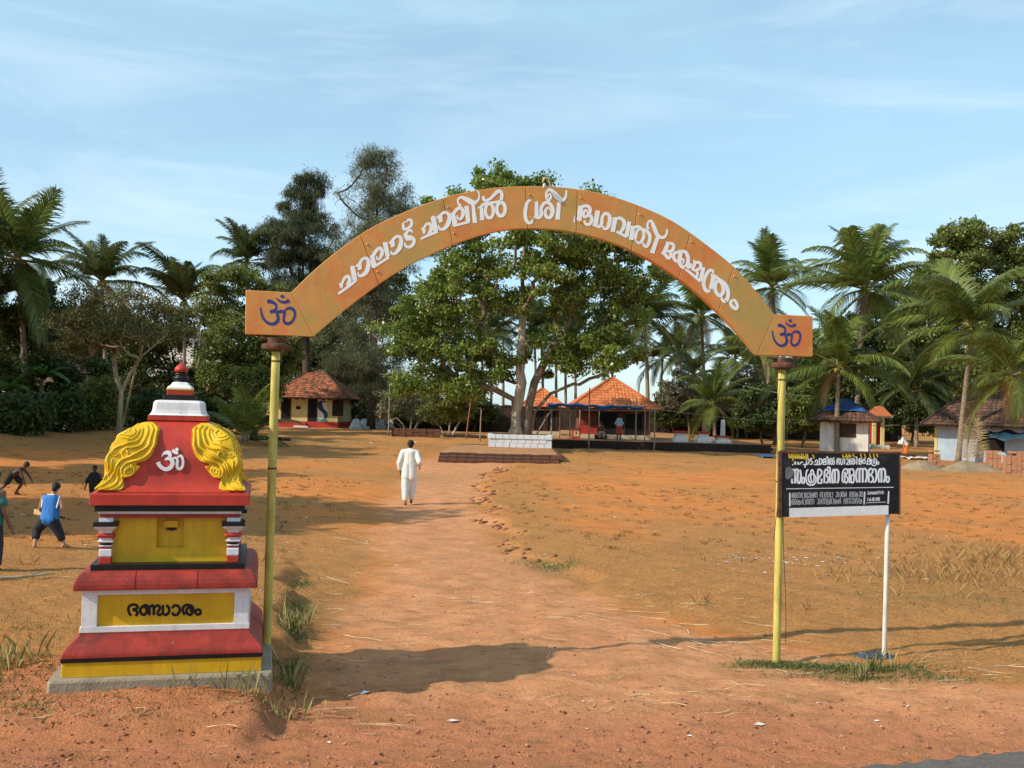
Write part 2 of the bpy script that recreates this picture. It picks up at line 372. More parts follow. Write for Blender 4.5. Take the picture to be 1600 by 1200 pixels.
# asphalt road that the camera stands on, its frayed edge cutting the corner
def build_road():
    a = gp(1397, 1199); b = gp(1600, 1174)
    dx, dy = b.x - a.x, b.y - a.y
    us = np.linspace(-30, 30, 1200)
    edge = np.array([(a.x + dx * u, a.y + dy * u + .03 * math.sin(u * 31) + .018 * math.sin(u * 83 + 1) + RNG.normal() * .006) for u in us])
    nd = np.array([dy, -dx]) / math.hypot(dx, dy)
    if nd[1] > 0: nd = -nd
    rows = [0, .03, .1, .3, .7, 1.2, 1.8, 2.5, 3.2, 4, 5, 6]
    V = []
    for k, w in enumerate(rows):
        P = edge + nd * w
        V.append(np.stack([P[:, 0], P[:, 1], H(P[:, 0], P[:, 1]) + (.002 if k == 0 else .028)], -1))
    V = np.array(V); n = V.shape[1]
    i = np.arange(len(rows) - 1)[:, None] * n + np.arange(n - 1)[None]
    me = np_mesh('road', V.reshape(-1, 3), np.stack([i, i + n, i + n + 1, i + 1], -1).reshape(-1, 4))
    o = obj('road', me, mat('asphalt', (.15, .13, .115), .9, .35, 30, .5, 120, dirt=(.3, .14, .07), dirt_amt=.5), smooth=True)
    tag(o, 'grey asphalt road edge at the gravel shoulder', kind='structure')
build_road()

# ------------------------------------------------------------------ loose cover on the ground
def scatter(name, pts, rnd_size, builder, m, label, nv, polys):
    pass
def in_view(x, y, margin=60):
    px = CX + F_PX * x / y
    return (px > -margin) & (px < 1600 + margin)
def stones():
    n = 30000
    y = 6.3 + RNG.random(n) ** 1.6 * 9; x = (RNG.random(n) - .5) * y * 1.25
    dens = np.where(y < 9.2, 1., .16); keep = RNG.random(n) < dens; x, y = x[keep], y[keep]
    s = .003 + RNG.random(len(x)) ** 9 * .022
    ico = np.array([(1, 0, 0), (-1, 0, 0), (0, 1, 0), (0, -1, 0), (0, 0, .55), (0, 0, -.55)])
    tri = np.array([(0, 2, 4), (2, 1, 4), (1, 3, 4), (3, 0, 4), (2, 0, 5), (1, 2, 5), (3, 1, 5), (0, 3, 5)])
    a = RNG.random(len(x)) * 6.28; ca, sa = np.cos(a), np.sin(a)
    V = ico[None] * (1 + .9 * (RNG.random((len(x), 6, 1)) - .5)) * s[:, None, None]
    Vx = V[..., 0] * ca[:, None] - V[..., 1] * sa[:, None] * .7 + x[:, None]; Vy = V[..., 0] * sa[:, None] + V[..., 1] * ca[:, None] * .7 + y[:, None]
    Vz = V[..., 2] + (H(x, y) + s * .25)[:, None]
    Fq = tri[None] + (np.arange(len(x)) * 6)[:, None, None]
    me = np_mesh('gravel', np.stack([Vx, Vy, Vz], -1).reshape(-1, 3), Fq.reshape(-1, 3), np.repeat(RNG.random(len(x)), 8))
    o = obj('gravel', me, tile_mat('gravel_stone', (.46, .20, .115), (.20, .07, .038), .95)); tag(o, 'loose red laterite gravel along the road shoulder', kind='stuff')
stones()
def straws():
    C = []
    def patch(px, py, n, spx, spy, lo, hi, ang=None, sp=.5):
        for _ in range(n):
            q = gp(px + RNG.normal() * spx, py + RNG.normal() * spy)
            a = RNG.random() * PI if ang is None else ang + RNG.normal() * sp
            C.append((q.x, q.y, a, lo + RNG.random() * (hi - lo)))
    patch(980, 955, 34, 80, 12, .1, .6, -.25, .5); patch(1130, 985, 22, 70, 14, .1, .6, -.2, .5); patch(740, 938, 10, 20, 3, .1, .5, -.1, .3)
    patch(600, 975, 14, 35, 25, .1, .6, -.3, .5); patch(540, 880, 12, 40, 20, .15, .7, -.3, .4); patch(1040, 1098, 16, 110, 12, .05, .4, .2, .5)
    patch(620, 1135, 3, 20, 2, .4, .9, -.15, .08); patch(1190, 1080, 12, 90, 12, .05, .4, .1, .5); patch(1350, 1035, 16, 90, 10, .1, .5, 0, .5)
    patch(1120, 1015, 22, 45, 6, .1, .6, .0, .4); patch(1500, 1050, 25, 80, 14, .1, .5, .1, .4); patch(500, 1000, 40, 40, 60, .1, .4)
    patch(30, 905, 4, 40, 3, .3, .9, .1, .2); patch(900, 1000, 120, 300, 90, .06, .3); patch(300, 1120, 60, 150, 30, .05, .25); patch(530, 830, 40, 60, 40, .1, .4)
    patch(900, 900, 140, 400, 50, .06, .3); patch(1300, 900, 100, 250, 40, .06, .3)
    V = []; R = []
    for x, y, a, l in C:
        w = .0014 + .0026 * RNG.random() ** 2; b = RNG.normal() * .7; P = []
        for k in range(4):
            t = k / 3 - .5; xx = x + math.cos(a + b * t) * l * t; yy = y + math.sin(a + b * t) * l * t
            P.append((xx, yy, Hf(xx, yy) + .012 + .012 * RNG.random()))
        nx, ny = -math.sin(a) * w, math.cos(a) * w
        for k in range(3):
            p, q = P[k], P[k + 1]; V += [(p[0] - nx, p[1] - ny, p[2]), (q[0] - nx, q[1] - ny, q[2]), (q[0] + nx, q[1] + ny, q[2] + w), (p[0] + nx, p[1] + ny, p[2] + w)]; R.append(RNG.random())
    V = np.array(V); me = np_mesh('straw', V, np.arange(len(V)).reshape(-1, 4), R)
    o = obj('straw', me, tile_mat('straw_dry', (.66, .49, .28), (.32, .19, .08), .8)); tag(o, 'scattered dry palm straw and stalks lying on the earth', kind='stuff')
straws()
def blades(name, patches, m, label, hmin, hmax, lean=.6, w=.004):
    """grass blades: patches = list of (n, sampler) returning x,y arrays"""
    X = []; Y = []
    for x, y in patches: X.append(x); Y.append(y)
    x = np.concatenate(X); y = np.concatenate(Y); n = len(x); z = H(x, y)
    h = hmin + (hmax - hmin) * RNG.random(n) ** 1.5; a = RNG.random(n) * 6.283; l = lean * RNG.random(n)
    dx, dy = np.cos(a) * h * l, np.sin(a) * h * l
    b = RNG.random(n) * 6.283; ww = w * (.6 + .8 * RNG.random(n)) * np.maximum(1, y / 14); nx, ny = np.cos(b) * ww, np.sin(b) * ww
    V = np.stack([np.stack([x - nx, y - ny, z - .005], -1), np.stack([x + nx, y + ny, z - .005], -1), np.stack([x + dx * .35 + nx * .7, y + dy * .35 + ny * .7, z + h * .6], -1), np.stack([x + dx, y + dy, z + h], -1)], 1)
    me = np_mesh(name, V.reshape(-1, 3), np.arange(n * 4).reshape(-1, 4), RNG.random(n))
    o = obj(name, me, m); tag(o, label, kind='stuff'); return o
def gpatch(px, py, rx, ry, n):
    q = gp(px, py); return q.x + RNG.normal(size=n) * rx, q.y + RNG.normal(size=n) * ry
def field(n, y0, y1, fn):
    y = y0 + (y1 - y0) * RNG.random(n); x = (RNG.random(n) - .5) * y * 1.15
    k = RNG.random(n) < fn(x, y); return x[k], y[k]
def dens(x, y):
    xl, xr = path_edges(y)
    c = np.sin(x * 1.9 + 1.7 * np.sin(y * 1.1)) * np.sin(y * 1.6 + 1.3 * np.sin(x * 1.3)) * .5 + .5
    off = np.maximum(ss(.1, .9, x - xr), ss(.0, .7, xl - x))
    return off * (.12 + .88 * c ** 1.5) * ss(8.3, 9.2, y)
def tufts(n, y0, y1, k, sp):
    y = y0 + (y1 - y0) * RNG.random(n); x = (RNG.random(n) - .5) * y * 1.15; xl, xr = path_edges(y)
    keep = (x > xr + .6) | (x < xl - .8); x, y = x[keep], y[keep]
    return (np.repeat(x, k) + RNG.normal(size=len(x) * k) * sp, np.repeat(y, k) + RNG.normal(size=len(y) * k) * sp)
dry = leaf_mat('dry_grass_blade', (.24, .12, .04), (.54, .33, .13), .2, .9, (.2, .18, .055))
green = leaf_mat('green_grass_blade', (.05, .075, .02), (.17, .20, .06), .25, .8)
blades('brown_tufts', [tufts(900, 17, 34, 14, .05), tufts(500, 30, 60, 16, .12)], leaf_mat('brown_tuft_blade', (.12, .065, .025), (.30, .19, .07), .2, .9, (.12, .13, .04)), 'small brown withered grass tufts dotted over the bare field', .02, .07, 1.2, .004)
blades('dry_grass', [field(75000, 8.5, 20, dens), field(30000, 20, 45, lambda x, y: dens(x, y) * .7), gpatch(190, 1090, .5, .25, 900), gpatch(350, 1085, .35, .2, 500)], dry, 'short dry straw-coloured grass on the trampled field', .008, .035, 1.3, .0025)
blades('tall_dry_grass', [gpatch(1575, 893, 1.0, .9, 1500), gpatch(1640, 880, .8, .9, 1500), gpatch(1490, 905, .7, .6, 500), gpatch(1420, 912, .8, .5, 160), tufts(24, 13, 22, 22, .06)], leaf_mat('tall_dry_blade', (.26, .15, .05), (.46, .28, .11), .3, .9), 'tall tawny dry grass clump at the edge of the field', .04, .20, 1.0, .0013)
gpat = [gpatch(1215, 1041, .22, .06, 700), gpatch(1275, 1044, .35, .08, 1200), gpatch(1390, 1046, .3, .1, 700), gpatch(1330, 1062, .5, .06, 500), gpatch(1440, 1060, .35, .08, 300), gpatch(868, 888, .22, .18, 350), gpatch(830, 880, .2, .2, 200),
        gpatch(475, 915, .08, .3, 260), gpatch(466, 955, .08, .25, 350), gpatch(458, 1000, .08, .2, 300), gpatch(450, 1050, .07, .2, 320), gpatch(445, 1085, .05, .1, 160), gpatch(15, 1060, .25, .5, 600), gpatch(30, 1105, .3, .12, 260), gpatch(10, 990, .3, .6, 400), gpatch(1500, 940, .9, .3, 300), gpatch(1440, 900, .6, .3, 200)]
blades('green_grass', gpat, green, 'sparse green grass tufts by the posts and the shrine bank', .015, .06, 1.1, .0026)
blades('weeds', [gpatch(458, 1075, .03, .05, 40), gpatch(12, 1040, .12, .25, 120), gpatch(463, 985, .05, .3, 160), gpatch(1340, 1060, .05, .03, 30), gpatch(1365, 1050, .1, .05, 40), gpatch(410, 1095, .25, .05, 70)], leaf_mat('weed_blade', (.10, .12, .03), (.42, .36, .14), .3, .8), 'taller pale weeds along the shrine bank', .10, .28, .6, .0032)
def bank_stones():
    V = []; Fq = []; R = []
    rg = np.random.default_rng(5)
    box = np.array([(-1, -1, -1), (1, -1, -1), (1, 1, -1), (-1, 1, -1), (-1, -1, 1), (1, -1, 1), (1, 1, 1), (-1, 1, 1)], float); fc = np.array([(0, 3, 2, 1), (4, 5, 6, 7), (0, 1, 5, 4), (1, 2, 6, 5), (2, 3, 7, 6), (3, 0, 4, 7)])
    y = 17.0
    while y < 44:
        x = float(np.interp(y, XR_Y, XR_X)) + .25 * math.sin(y * 1.3) + .12 * math.sin(y * 3.7 + 2) + .1
        for k in range(1):
            s = (.018 + .05 * rg.random() ** 3); b = box * np.array([s, s * 1.2, s * .7]) * (1 + .5 * (rg.random((8, 3)) - .5)); a = rg.random() * 3; xx, yy = x + rg.normal() * .12, y + rg.normal() * .1
            Q = np.stack([b[:, 0] * math.cos(a) - b[:, 1] * math.sin(a) + xx, b[:, 0] * math.sin(a) + b[:, 1] * math.cos(a) + yy, b[:, 2] + Hf(xx, yy) + s * .1], -1); Fq.append(fc + len(V) * 8); V.append(Q); R += [rg.random()] * 6
        y += .07 + .2 * rg.random()
    me = np_mesh('bank_stones', np.concatenate(V), np.concatenate(Fq), R); o = obj('bank_stones', me, tile_mat('bank_laterite', (.30, .125, .06), (.12, .055, .03), .95)); tag(o, 'rough laterite lumps edging the right bank of the path', kind='stuff')
bank_stones()
def litter():
    V = []; R = []
    spots = [(1190, 872, 45, 8, 70), (1290, 878, 40, 5, 30), (900, 800, 500, 60, 60), (1100, 790, 400, 50, 50), (680, 700, 120, 10, 50), (500, 690, 90, 10, 40), (60, 790, 80, 50, 12), (1400, 890, 60, 20, 14), (1100, 1110, 300, 50, 20)]
    for px, py, sx, sy, n in spots:
        for _ in range(n):
            q = gp(px + RNG.normal() * sx, min(1190, max(672, py + RNG.normal() * sy))); s = (.008 + .03 * RNG.random() ** 2) * (1 + max(0, q.y - 20) / 40)
            a = RNG.random() * 6.28
            for k in range(4): V.append((q.x + s * math.cos(a + k * PI / 2) * (1 if k % 2 else 1.8), q.y + s * math.sin(a + k * PI / 2) * (1 if k % 2 else 1.8), Hf(q.x, q.y) + .006 + s * .5 * (k % 2) * RNG.random()))
            R.append(RNG.random())
    V = np.array(V); me = np_mesh('litter', V, np.arange(len(V)).reshape(-1, 4), R)
    o = obj('litter', me, tile_mat('paper_scrap', (.85, .82, .78), (.55, .48, .42), .8)); tag(o, 'scraps of white paper and shells strewn over the field', kind='stuff')
litter()
# ------------------------------------------------------------------ lettering traced as brush strokes
def expand(strokes, org, sc):
    """strokes in enlarged picture units -> list of (N,3) arrays x, y, width in photo pixels"""
    out = []
    for s in strokes:
        kind, pts = s[0], s[1]
        w = s[2] if len(s) > 2 else None
        if kind != 'E': P = [(p[0], p[1], p[2] if len(p) > 2 else w) for p in pts]
        else:                                              # ellipse cx,cy,rx,ry,w
            cx, cy, rx, ry, ww = pts
            P = [(cx + rx * math.sin(t), cy - ry * math.cos(t), ww) for t in np.linspace(0, 2 * PI, 17)]
        A = np.array(P, float); A[:, 0] = org[0] + A[:, 0] / sc; A[:, 1] = org[1] + A[:, 1] / sc; A[:, 2] /= sc
        if kind == 'L':
            B = []
            for i in range(len(A) - 1):
                n = max(1, int(np.hypot(*(A[i + 1] - A[i])[:2]) / 2))
                for k in range(n): B.append(A[i] + (A[i + 1] - A[i]) * k / n)
            B.append(A[-1]); A = np.array(B)
        else: A = spline(A, .9)
        out.append(A)
    return out
def stroke_obj(name, strokes, proj, inv, m, parent, lift=.0008, thick=0.0, depth_step=4e-6, kind=None):
    """proj(px, py, off) -> world point on the painted surface, off metres proud of it"""
    V = []; Fs = []; off = lift
    for A in strokes:
        n = len(A); base = len(V)
        T = np.gradient(A[:, :2], axis=0); ln = np.hypot(T[:, 0], T[:, 1]) + 1e-9
        Nn = np.stack([-T[:, 1] / ln, T[:, 0] / ln], -1)
        for i in range(n):
            off += depth_step
            for sgn in (1, -1):
                q = A[i, :2] + Nn[i] * sgn * A[i, 2] * .56
                V.append(inv @ proj(q[0], q[1], off))
            if thick:
                for sgn in (1, -1):
                    q = A[i, :2] + Nn[i] * sgn * A[i, 2] * .56
                    V.append(inv @ proj(q[0], q[1], -.004))
        k = 4 if thick else 2
        for i in range(n - 1):
            a = base + i * k; b = a + k
            Fs.append((a, b, b + 1, a + 1))
            if thick: Fs += [(a, a + 2, b + 2, b), (a + 1, b + 1, b + 3, a + 3)]
        if thick:
            e = base + (n - 1) * k; Fs += [(base, base + 1, base + 3, base + 2), (e, e + 2, e + 3, e + 1)]
        off += 4e-5
    me = bpy.data.meshes.new(name); me.from_pydata([tuple(v) for v in V], [], Fs); me.update()
    o = obj(name, me, m, parent)
    if kind: o['kind'] = kind
    return o
S, Ln, El = 'S', 'L', 'E'
ARCH_TXT = [((510, 380), 12, [
  [(S, [(250,748,30),(280,795,62),(278,845,30)]), (S, [(285,775,40),(335,665,50),(395,618,52),(435,665,60),(425,735,62),(385,795,50)]), (Ln, [(222,950,42),(400,822,48),(568,690,42)]), (Ln, [(500,425,60),(490,460,85),(535,700,80)])],
  [(Ln, [(548,435,18),(590,420,55),(620,400,70)]), (Ln, [(612,385,85),(628,470,70),(585,500,18)]), (S, [(610,410,50),(660,320,50),(725,278,50),(780,315,62),(788,400,72),(752,530,75),(670,605,55),(608,605,38),(590,550,25)])],
  [(Ln, [(812,250,20),(860,250,70),(885,390,90),(880,462,55)]), (S, [(865,250,60),(930,145,60),(1000,92,55),(1042,140,62),(1035,220,60),(990,295,40),(948,290,30),(938,240,22)]), (Ln, [(875,452,45),(1175,262,45)]), (Ln, [(1095,-20,80),(1150,250,75)])]]),
 ((580, 330), 12, [
  [(Ln, [(330,605,18),(360,590,50),(400,570,70)]), (Ln, [(388,565,80),(408,640,72),(372,675,18)]), (S, [(385,575,55),(440,500,50),(505,470,50),(555,510,60),(560,590,72),(525,700,72),(450,790,50),(385,795,40),(366,745,22)])],
  [(S, [(610,445,40),(650,425,55),(690,370,42),(745,360,40),(778,405,20)]), (S, [(625,440,60),(675,495,85),(725,500,90),(780,500,60)]), (S, [(645,530,40),(710,520,60),(780,510,60),(802,565,58),(770,640,55),(700,675,48),(640,645,40),(628,585,22)])],
  [(Ln, [(592,225,40),(612,345,55)]), (Ln, [(580,235,15),(640,195,30)]), (S, [(655,215,20),(690,165,38),(745,170,50),(758,235,52),(720,300,48),(600,355,30)])]]),
 ((645, 285), 12, [
  [(S, [(168,850,30),(205,895,62),(212,965,30)]), (S, [(200,875,40),(250,790,45),(310,775,50),(345,835,60),(335,905,60),(300,965,50)]), (Ln, [(147,1062,35),(300,985,50),(468,925,42)]), (Ln, [(395,630,50),(382,665,85),(432,920,80)])],
  [(Ln, [(440,665,18),(480,650,50),(515,635,70)]), (Ln, [(508,640,85),(522,720,72),(492,752,18)]), (S, [(510,640,50),(555,580,48),(620,562,50),(675,615,62),(682,700,75),(645,805,72),(565,880,50),(495,860,38),(477,800,22)])],
  [(Ln, [(705,590,18),(750,595,70),(785,740,88),(775,825,55)]), (S, [(755,600,55),(820,510,55),(895,478,55),(940,540,62),(932,630,58),(885,690,40),(838,665,32),(832,615,20)]), (Ln, [(765,815,42),(1065,738,42)]), (Ln, [(1008,440,78),(1038,735,72)])]]),
 ((705, 275), 12, [
  [(S, [(170,570,60),(130,500,32),(130,440,38),(185,398,45),(280,435,75),(400,498,88),(475,480,50),(518,420,35),(520,335,25),(500,283,38)]), (Ln, [(408,530,55),(415,600,58),(445,882,75)])],
  [(Ln, [(498,595,18),(565,590,55),(580,828,75)]), (S, [(545,600,45),(610,530,48),(720,505,45),(840,490,40),(925,470,50)]), (El, (715,652,75,135,55)), (El, (932,622,78,128,60)), (S, [(600,380,45),(605,435,50),(655,460,48),(740,420,48),(830,325,58),(905,280,55),(948,345,55),(938,455,55)])]]),
 ((800, 270), 12, [
  [(S, [(352,545,22),(330,513,32),(280,570,55),(250,715,62),(258,865,60),(310,938,52),(365,928,45),(388,855,38)])],
  [(Ln, [(420,560,18),(460,560,60),(460,835,72)]), (S, [(400,832,20),(455,842,35),(512,842,48),(547,780,62),(548,660,55),(600,575,55),(680,560,55),(748,635,62),(758,745,68),(712,838,58),(642,820,58),(620,740,52),(650,668,38),(698,660,28),(706,712,18)])],
  [(Ln, [(882,545,62),(852,878,80)]), (S, [(690,470,18),(672,430,26),(700,395,28),(732,440,34),(700,512,38),(650,490,34),(636,420,34),(660,340,38),(712,315,48),(780,378,78),(862,470,88),(942,518,58),(1005,448,42),(1018,325,34)])]]),
 ((890, 300), 12, [
  [(Ln, [(93,440,10),(80,575,26)])],
  [(Ln, [(205,290,85),(175,535,82)]), (S, [(162,275,20),(225,280,50),(300,258,48),(370,290,58),(382,370,58),(335,440,52),(280,470,48),(258,415,45),(285,350,42),(322,350,30),(330,400,20)]), (S, [(325,445,45),(395,450,52),(415,530,58),(370,605,52),(300,600,44),(270,535,38)])],
  [(Ln, [(528,350,80),(482,620,78)]), (S, [(425,618,20),(490,632,38),(560,652,48),(597,590,58),(615,470,52),(672,402,55),(740,440,58),(750,540,68),(712,668,58),(650,690,42),(614,635,32)])],
  [(Ln, [(855,490,75),(805,748,78)]), (S, [(800,488,20),(880,500,48),(950,490,52),(1020,560,62),(1012,660,62),(955,755,48)]), (Ln, [(878,742,42),(1068,842,46)]), (Ln, [(1118,555,68),(1062,842,68)])]]),
 ((965, 320), 12, [
  [(Ln, [(285,420,75),(255,658,78)]), (S, [(242,405,20),(320,420,46),(390,408,46),(445,450,46)]), (S, [(415,440,45),(352,520,52),(340,630,52),(392,708,52),(452,680,56),(492,580,56),(470,485,45),(415,440,45)]), (S, [(440,455,46),(530,485,52),(600,570,58),(592,690,58),(542,780,52),(490,760,42),(480,708,28)])],
  [(S, [(582,462,44),(555,400,36),(580,320,38),(632,310,48),(682,420,66),(742,560,66),(802,608,55),(870,608,48),(920,540,38),(925,458,40)]), (Ln, [(752,605,62),(645,908,75)])]]),
 ((1030, 370), 9.2308, [
  [(Ln, [(100,70,15),(122,105,52),(70,232,55)]), (S, [(125,95,34),(188,100,36),(208,150,42),(172,208,38),(105,200,28)]), (S, [(30,225,20),(85,258,42),(130,308,40),(166,270,40),(150,215,34),(105,205,28)])],
  [(S, [(290,225,40),(225,232,40),(206,290,42),(240,348,40),(290,345,40)]), (S, [(285,185,15),(308,235,48),(290,330,52),(302,400,48),(350,440,48),(400,405,50),(418,320,50),(388,232,46),(330,208,40),(300,215,30)]), (S, [(290,345,32),(340,322,28),(352,365,24),(328,385,18)]), (S, [(395,405,34),(448,402,42),(442,438,36),(392,452,30)]), (Ln, [(380,465,34),(592,642,40)]), (Ln, [(495,335,18),(515,375,50),(478,480,34)]), (S, [(505,375,34),(570,372,40),(600,412,42),(572,468,36),(532,462,28)]), (S, [(478,470,30),(530,490,36),(552,530,34),(540,575,30)]), (Ln, [(638,440,50),(592,645,52)])],
  [(S, [(782,530,26),(768,488,32),(718,490,42),(662,580,48),(640,680,48),(668,768,46),(710,785,42),(722,758,26)])],
  [(Ln, [(785,560,56),(745,752,58)]), (S, [(742,540,18),(800,570,44),(872,622,42)]), (S, [(860,620,40),(812,680,46),(816,788,46),(870,848,46),(920,800,50),(915,700,46),(860,620,40)]), (S, [(880,622,42),(960,700,50),(992,800,52),(982,890,52),(945,932,46),(906,908,36),(900,868,26)])],
  [(S, [(1050,912,36),(1026,960,42),(1068,1020,42),(1112,1040,36),(1124,990,42),(1092,922,36),(1050,912,36)])]])]
OM_BLUE = [(S, [(335,312,85),(430,320,78),(520,370,58),(550,430,44),(540,490,50),(490,540,72),(398,555,70)]), (S, [(540,560,40),(580,640,58),(592,740,64),(542,810,72),(450,845,66),(340,810,58),(240,700,46),(195,570,36),(183,452,26)]),
           (S, [(545,580,55),(640,550,66),(720,560,66),(742,610,52),(720,700,44),(732,790,52),(800,835,60),(900,800,56),(970,690,46),(982,570,52),(930,490,66),(850,470,56),(775,500,40),(740,550,26)]), (S, [(548,235,24),(620,300,42),(720,335,54),(800,318,62),(850,282,75)]), (Ln, [(690,150,4),(690,197,100),(690,244,4)])]
OM_RELIEF = [(S, [(395,515,16),(425,435,60),(510,378,100),(620,375,125),(675,450,110),(640,545,110),(520,600,70),(495,590,20)]), (S, [(650,560,110),(745,660,125),(748,790,125),(660,900,125),(540,940,115),(420,900,112),(310,800,118),(268,695,130)]),
             (S, [(735,590,50),(820,552,60),(890,565,66),(922,640,88),(912,780,88),(930,890,88),(992,930,88),(1062,890,88),(1110,780,80),(1110,640,80),(1080,530,78),(1030,480,75),(960,505,58),(930,560,40)]), (S, [(755,285,100),(830,355,90),(945,395,90)]), (Ln, [(860,235,60),(905,265,95),(955,300,60)])]
BHANDARAM = [[(S, [(170,370),(125,290),(130,210),(190,170),(265,178),(285,222),(235,248),(195,252)], 46), (S, [(195,258),(260,278),(285,320),(248,372)], 46)],
 [(El, (392,275,58,72,48)), (S, [(345,225),(420,178),(478,205),(495,280),(495,358)], 46), (S, [(498,225),(545,182),(575,215),(575,358)], 46), (S, [(578,225),(640,182),(685,215),(668,270),(640,312),(662,352),(705,342),(735,300),(737,172)], 42), (S, [(735,320),(790,352),(845,300),(845,222),(798,176)], 46)],
 [(S, [(900,232),(950,182),(1020,202),(1040,270),(1000,340),(940,352),(900,310)], 46)],
 [(S, [(1130,352),(1095,280),(1110,202),(1180,172),(1260,202),(1275,280),(1230,350),(1172,322),(1162,252),(1200,222),(1240,250),(1236,300)], 46)],
 [(El, (1365,300,46,46,44))]]
B1 = [[(S, [(212,545),(238,490),(285,490)], 44), (Ln, [(288,485),(290,845)], 50), (S, [(210,720),(202,785),(228,850)], 48), (S, [(295,488),(360,490),(357,620),(352,780),(390,840),(430,780),(440,600),(415,485)], 46)],
 [(El, (500,765,36,76,42))],
 [(S, [(630,480),(585,560),(580,760),(620,862),(700,890),(790,870),(838,780),(830,670),(770,610),(680,610),(640,680),(650,790),(700,832),(770,800),(790,700),(775,560),(740,490),(705,540),(700,700),(722,822)], 36)],
 [(S, [(890,840),(890,520),(930,482),(985,520),(980,600),(930,680),(892,760)], 44), (Ln, [(880,840),(995,840)], 34), (Ln, [(988,720),(988,842)], 44)],
 [(S, [(1060,840),(1060,600),(1090,490),(1140,490),(1155,560),(1110,640),(1160,700),(1150,800),(1100,840)], 42), (S, [(1140,450),(1170,418),(1205,455),(1207,560),(1207,840)], 44)],
 [(S, [(1278,845),(1262,650),(1290,500),(1335,488)], 46), (Ln, [(1338,485),(1335,840)], 48), (S, [(1340,492),(1400,490),(1430,560),(1430,740),(1400,840)], 48)]]
B2 = [[(S, [(135,830),(100,760),(110,580),(150,480),(220,480),(240,560),(185,640),(240,700),(235,800),(195,830),(160,780),(172,540)], 38), (Ln, [(290,478),(290,835)], 46), (S, [(230,482),(300,480),(370,470),(405,560),(405,760),(370,830),(330,800),(335,650),(385,620)], 40)],
 [(S, [(492,820),(465,700),(475,520),(520,462),(552,490)], 46), (Ln, [(552,480),(550,825)], 48), (Ln, [(638,480),(637,825)], 48), (S, [(555,472),(620,462),(640,478),(700,462),(742,540),(737,720),(702,820)], 46)],
 [(Ln, [(795,480),(795,822)], 46), (S, [(795,540),(830,462),(890,480),(897,560),(842,622),(902,680),(902,780),(840,820)], 42)],
 [(S, [(925,480),(970,480),(997,580),(992,720),(962,800),(918,815)], 44)],
 [(S, [(1072,822),(1050,680),(1060,520),(1100,466),(1128,490)], 46), (Ln, [(1130,475),(1130,825)], 48), (S, [(1132,482),(1190,462),(1226,540),(1222,720),(1192,820)], 48)],
 [(El, (1295,740,36,76,40))]]
T1 = [[(Ln, [(215,352),(245,355)], 30), (S, [(270,290),(300,350)], 30)], [(Ln, [(290,270),(300,352)], 40), (Ln, [(365,280),(370,352)], 36)], [(S, [(405,352),(440,300),(495,285)], 30)],
 [(Ln, [(495,350),(610,350)], 28), (Ln, [(557,330),(552,432)], 30), (S, [(585,345),(600,205),(650,210),(655,290),(612,348)], 28)], [(S, [(745,195),(695,200),(692,238),(742,282),(735,332),(680,348)], 30)],
 [(S, [(815,300),(830,242),(870,240),(882,300),(850,330)], 28), (Ln, [(785,350),(935,350)], 28), (Ln, [(930,185),(930,352)], 32)], [(S, [(940,200),(985,210),(997,280),(965,345),(930,342)], 28)],
 [(S, [(1030,352),(1028,230),(1058,196),(1084,240),(1060,290),(1042,272)], 26), (Ln, [(1025,350),(1105,350)], 24), (Ln, [(1100,190),(1100,352)], 28)], [(S, [(1108,170),(1138,148),(1152,190),(1152,355)], 28)],
 [(S, [(1190,352),(1188,230),(1220,196),(1300,200),(1318,160)], 26), (El, (1240,290,25,58,24)), (El, (1298,290,25,58,26))], [(S, [(1395,352),(1390,230),(1430,190),(1455,230),(1420,270),(1460,310),(1440,350)], 28)],
 [(S, [(1492,190),(1490,330),(1520,350),(1545,300),(1552,220),(1585,196),(1597,280),(1575,345)], 26)]]
T2 = [[(S, [(190,225),(240,192),(255,280),(200,345)], 26), (Ln, [(195,345),(295,345)], 24), (Ln, [(290,190),(290,350)], 26)], [(S, [(330,352),(330,220),(372,192),(425,220),(432,335)], 26), (El, (385,290,25,58,24))], [(S, [(440,165),(470,152),(484,200),(482,352)], 28)],
 [(Ln, [(542,190),(542,345)], 28), (El, (575,225,25,34,24)), (El, (575,312,25,34,24))], [(S, [(620,305),(622,250),(660,232),(710,262),(700,312),(640,312),(650,232),(690,192),(712,212)], 26)], [(Ln, [(730,340),(845,340)], 26), (S, [(760,340),(770,222),(800,182),(822,222),(792,282)], 26), (Ln, [(838,200),(838,342)], 26)],
 [(S, [(880,200),(860,290),(900,370),(970,370),(1002,290),(990,202),(950,192),(925,220)], 28), (El, (935,265,24,52,22))], [(El, (1040,312,20,34,24))]]

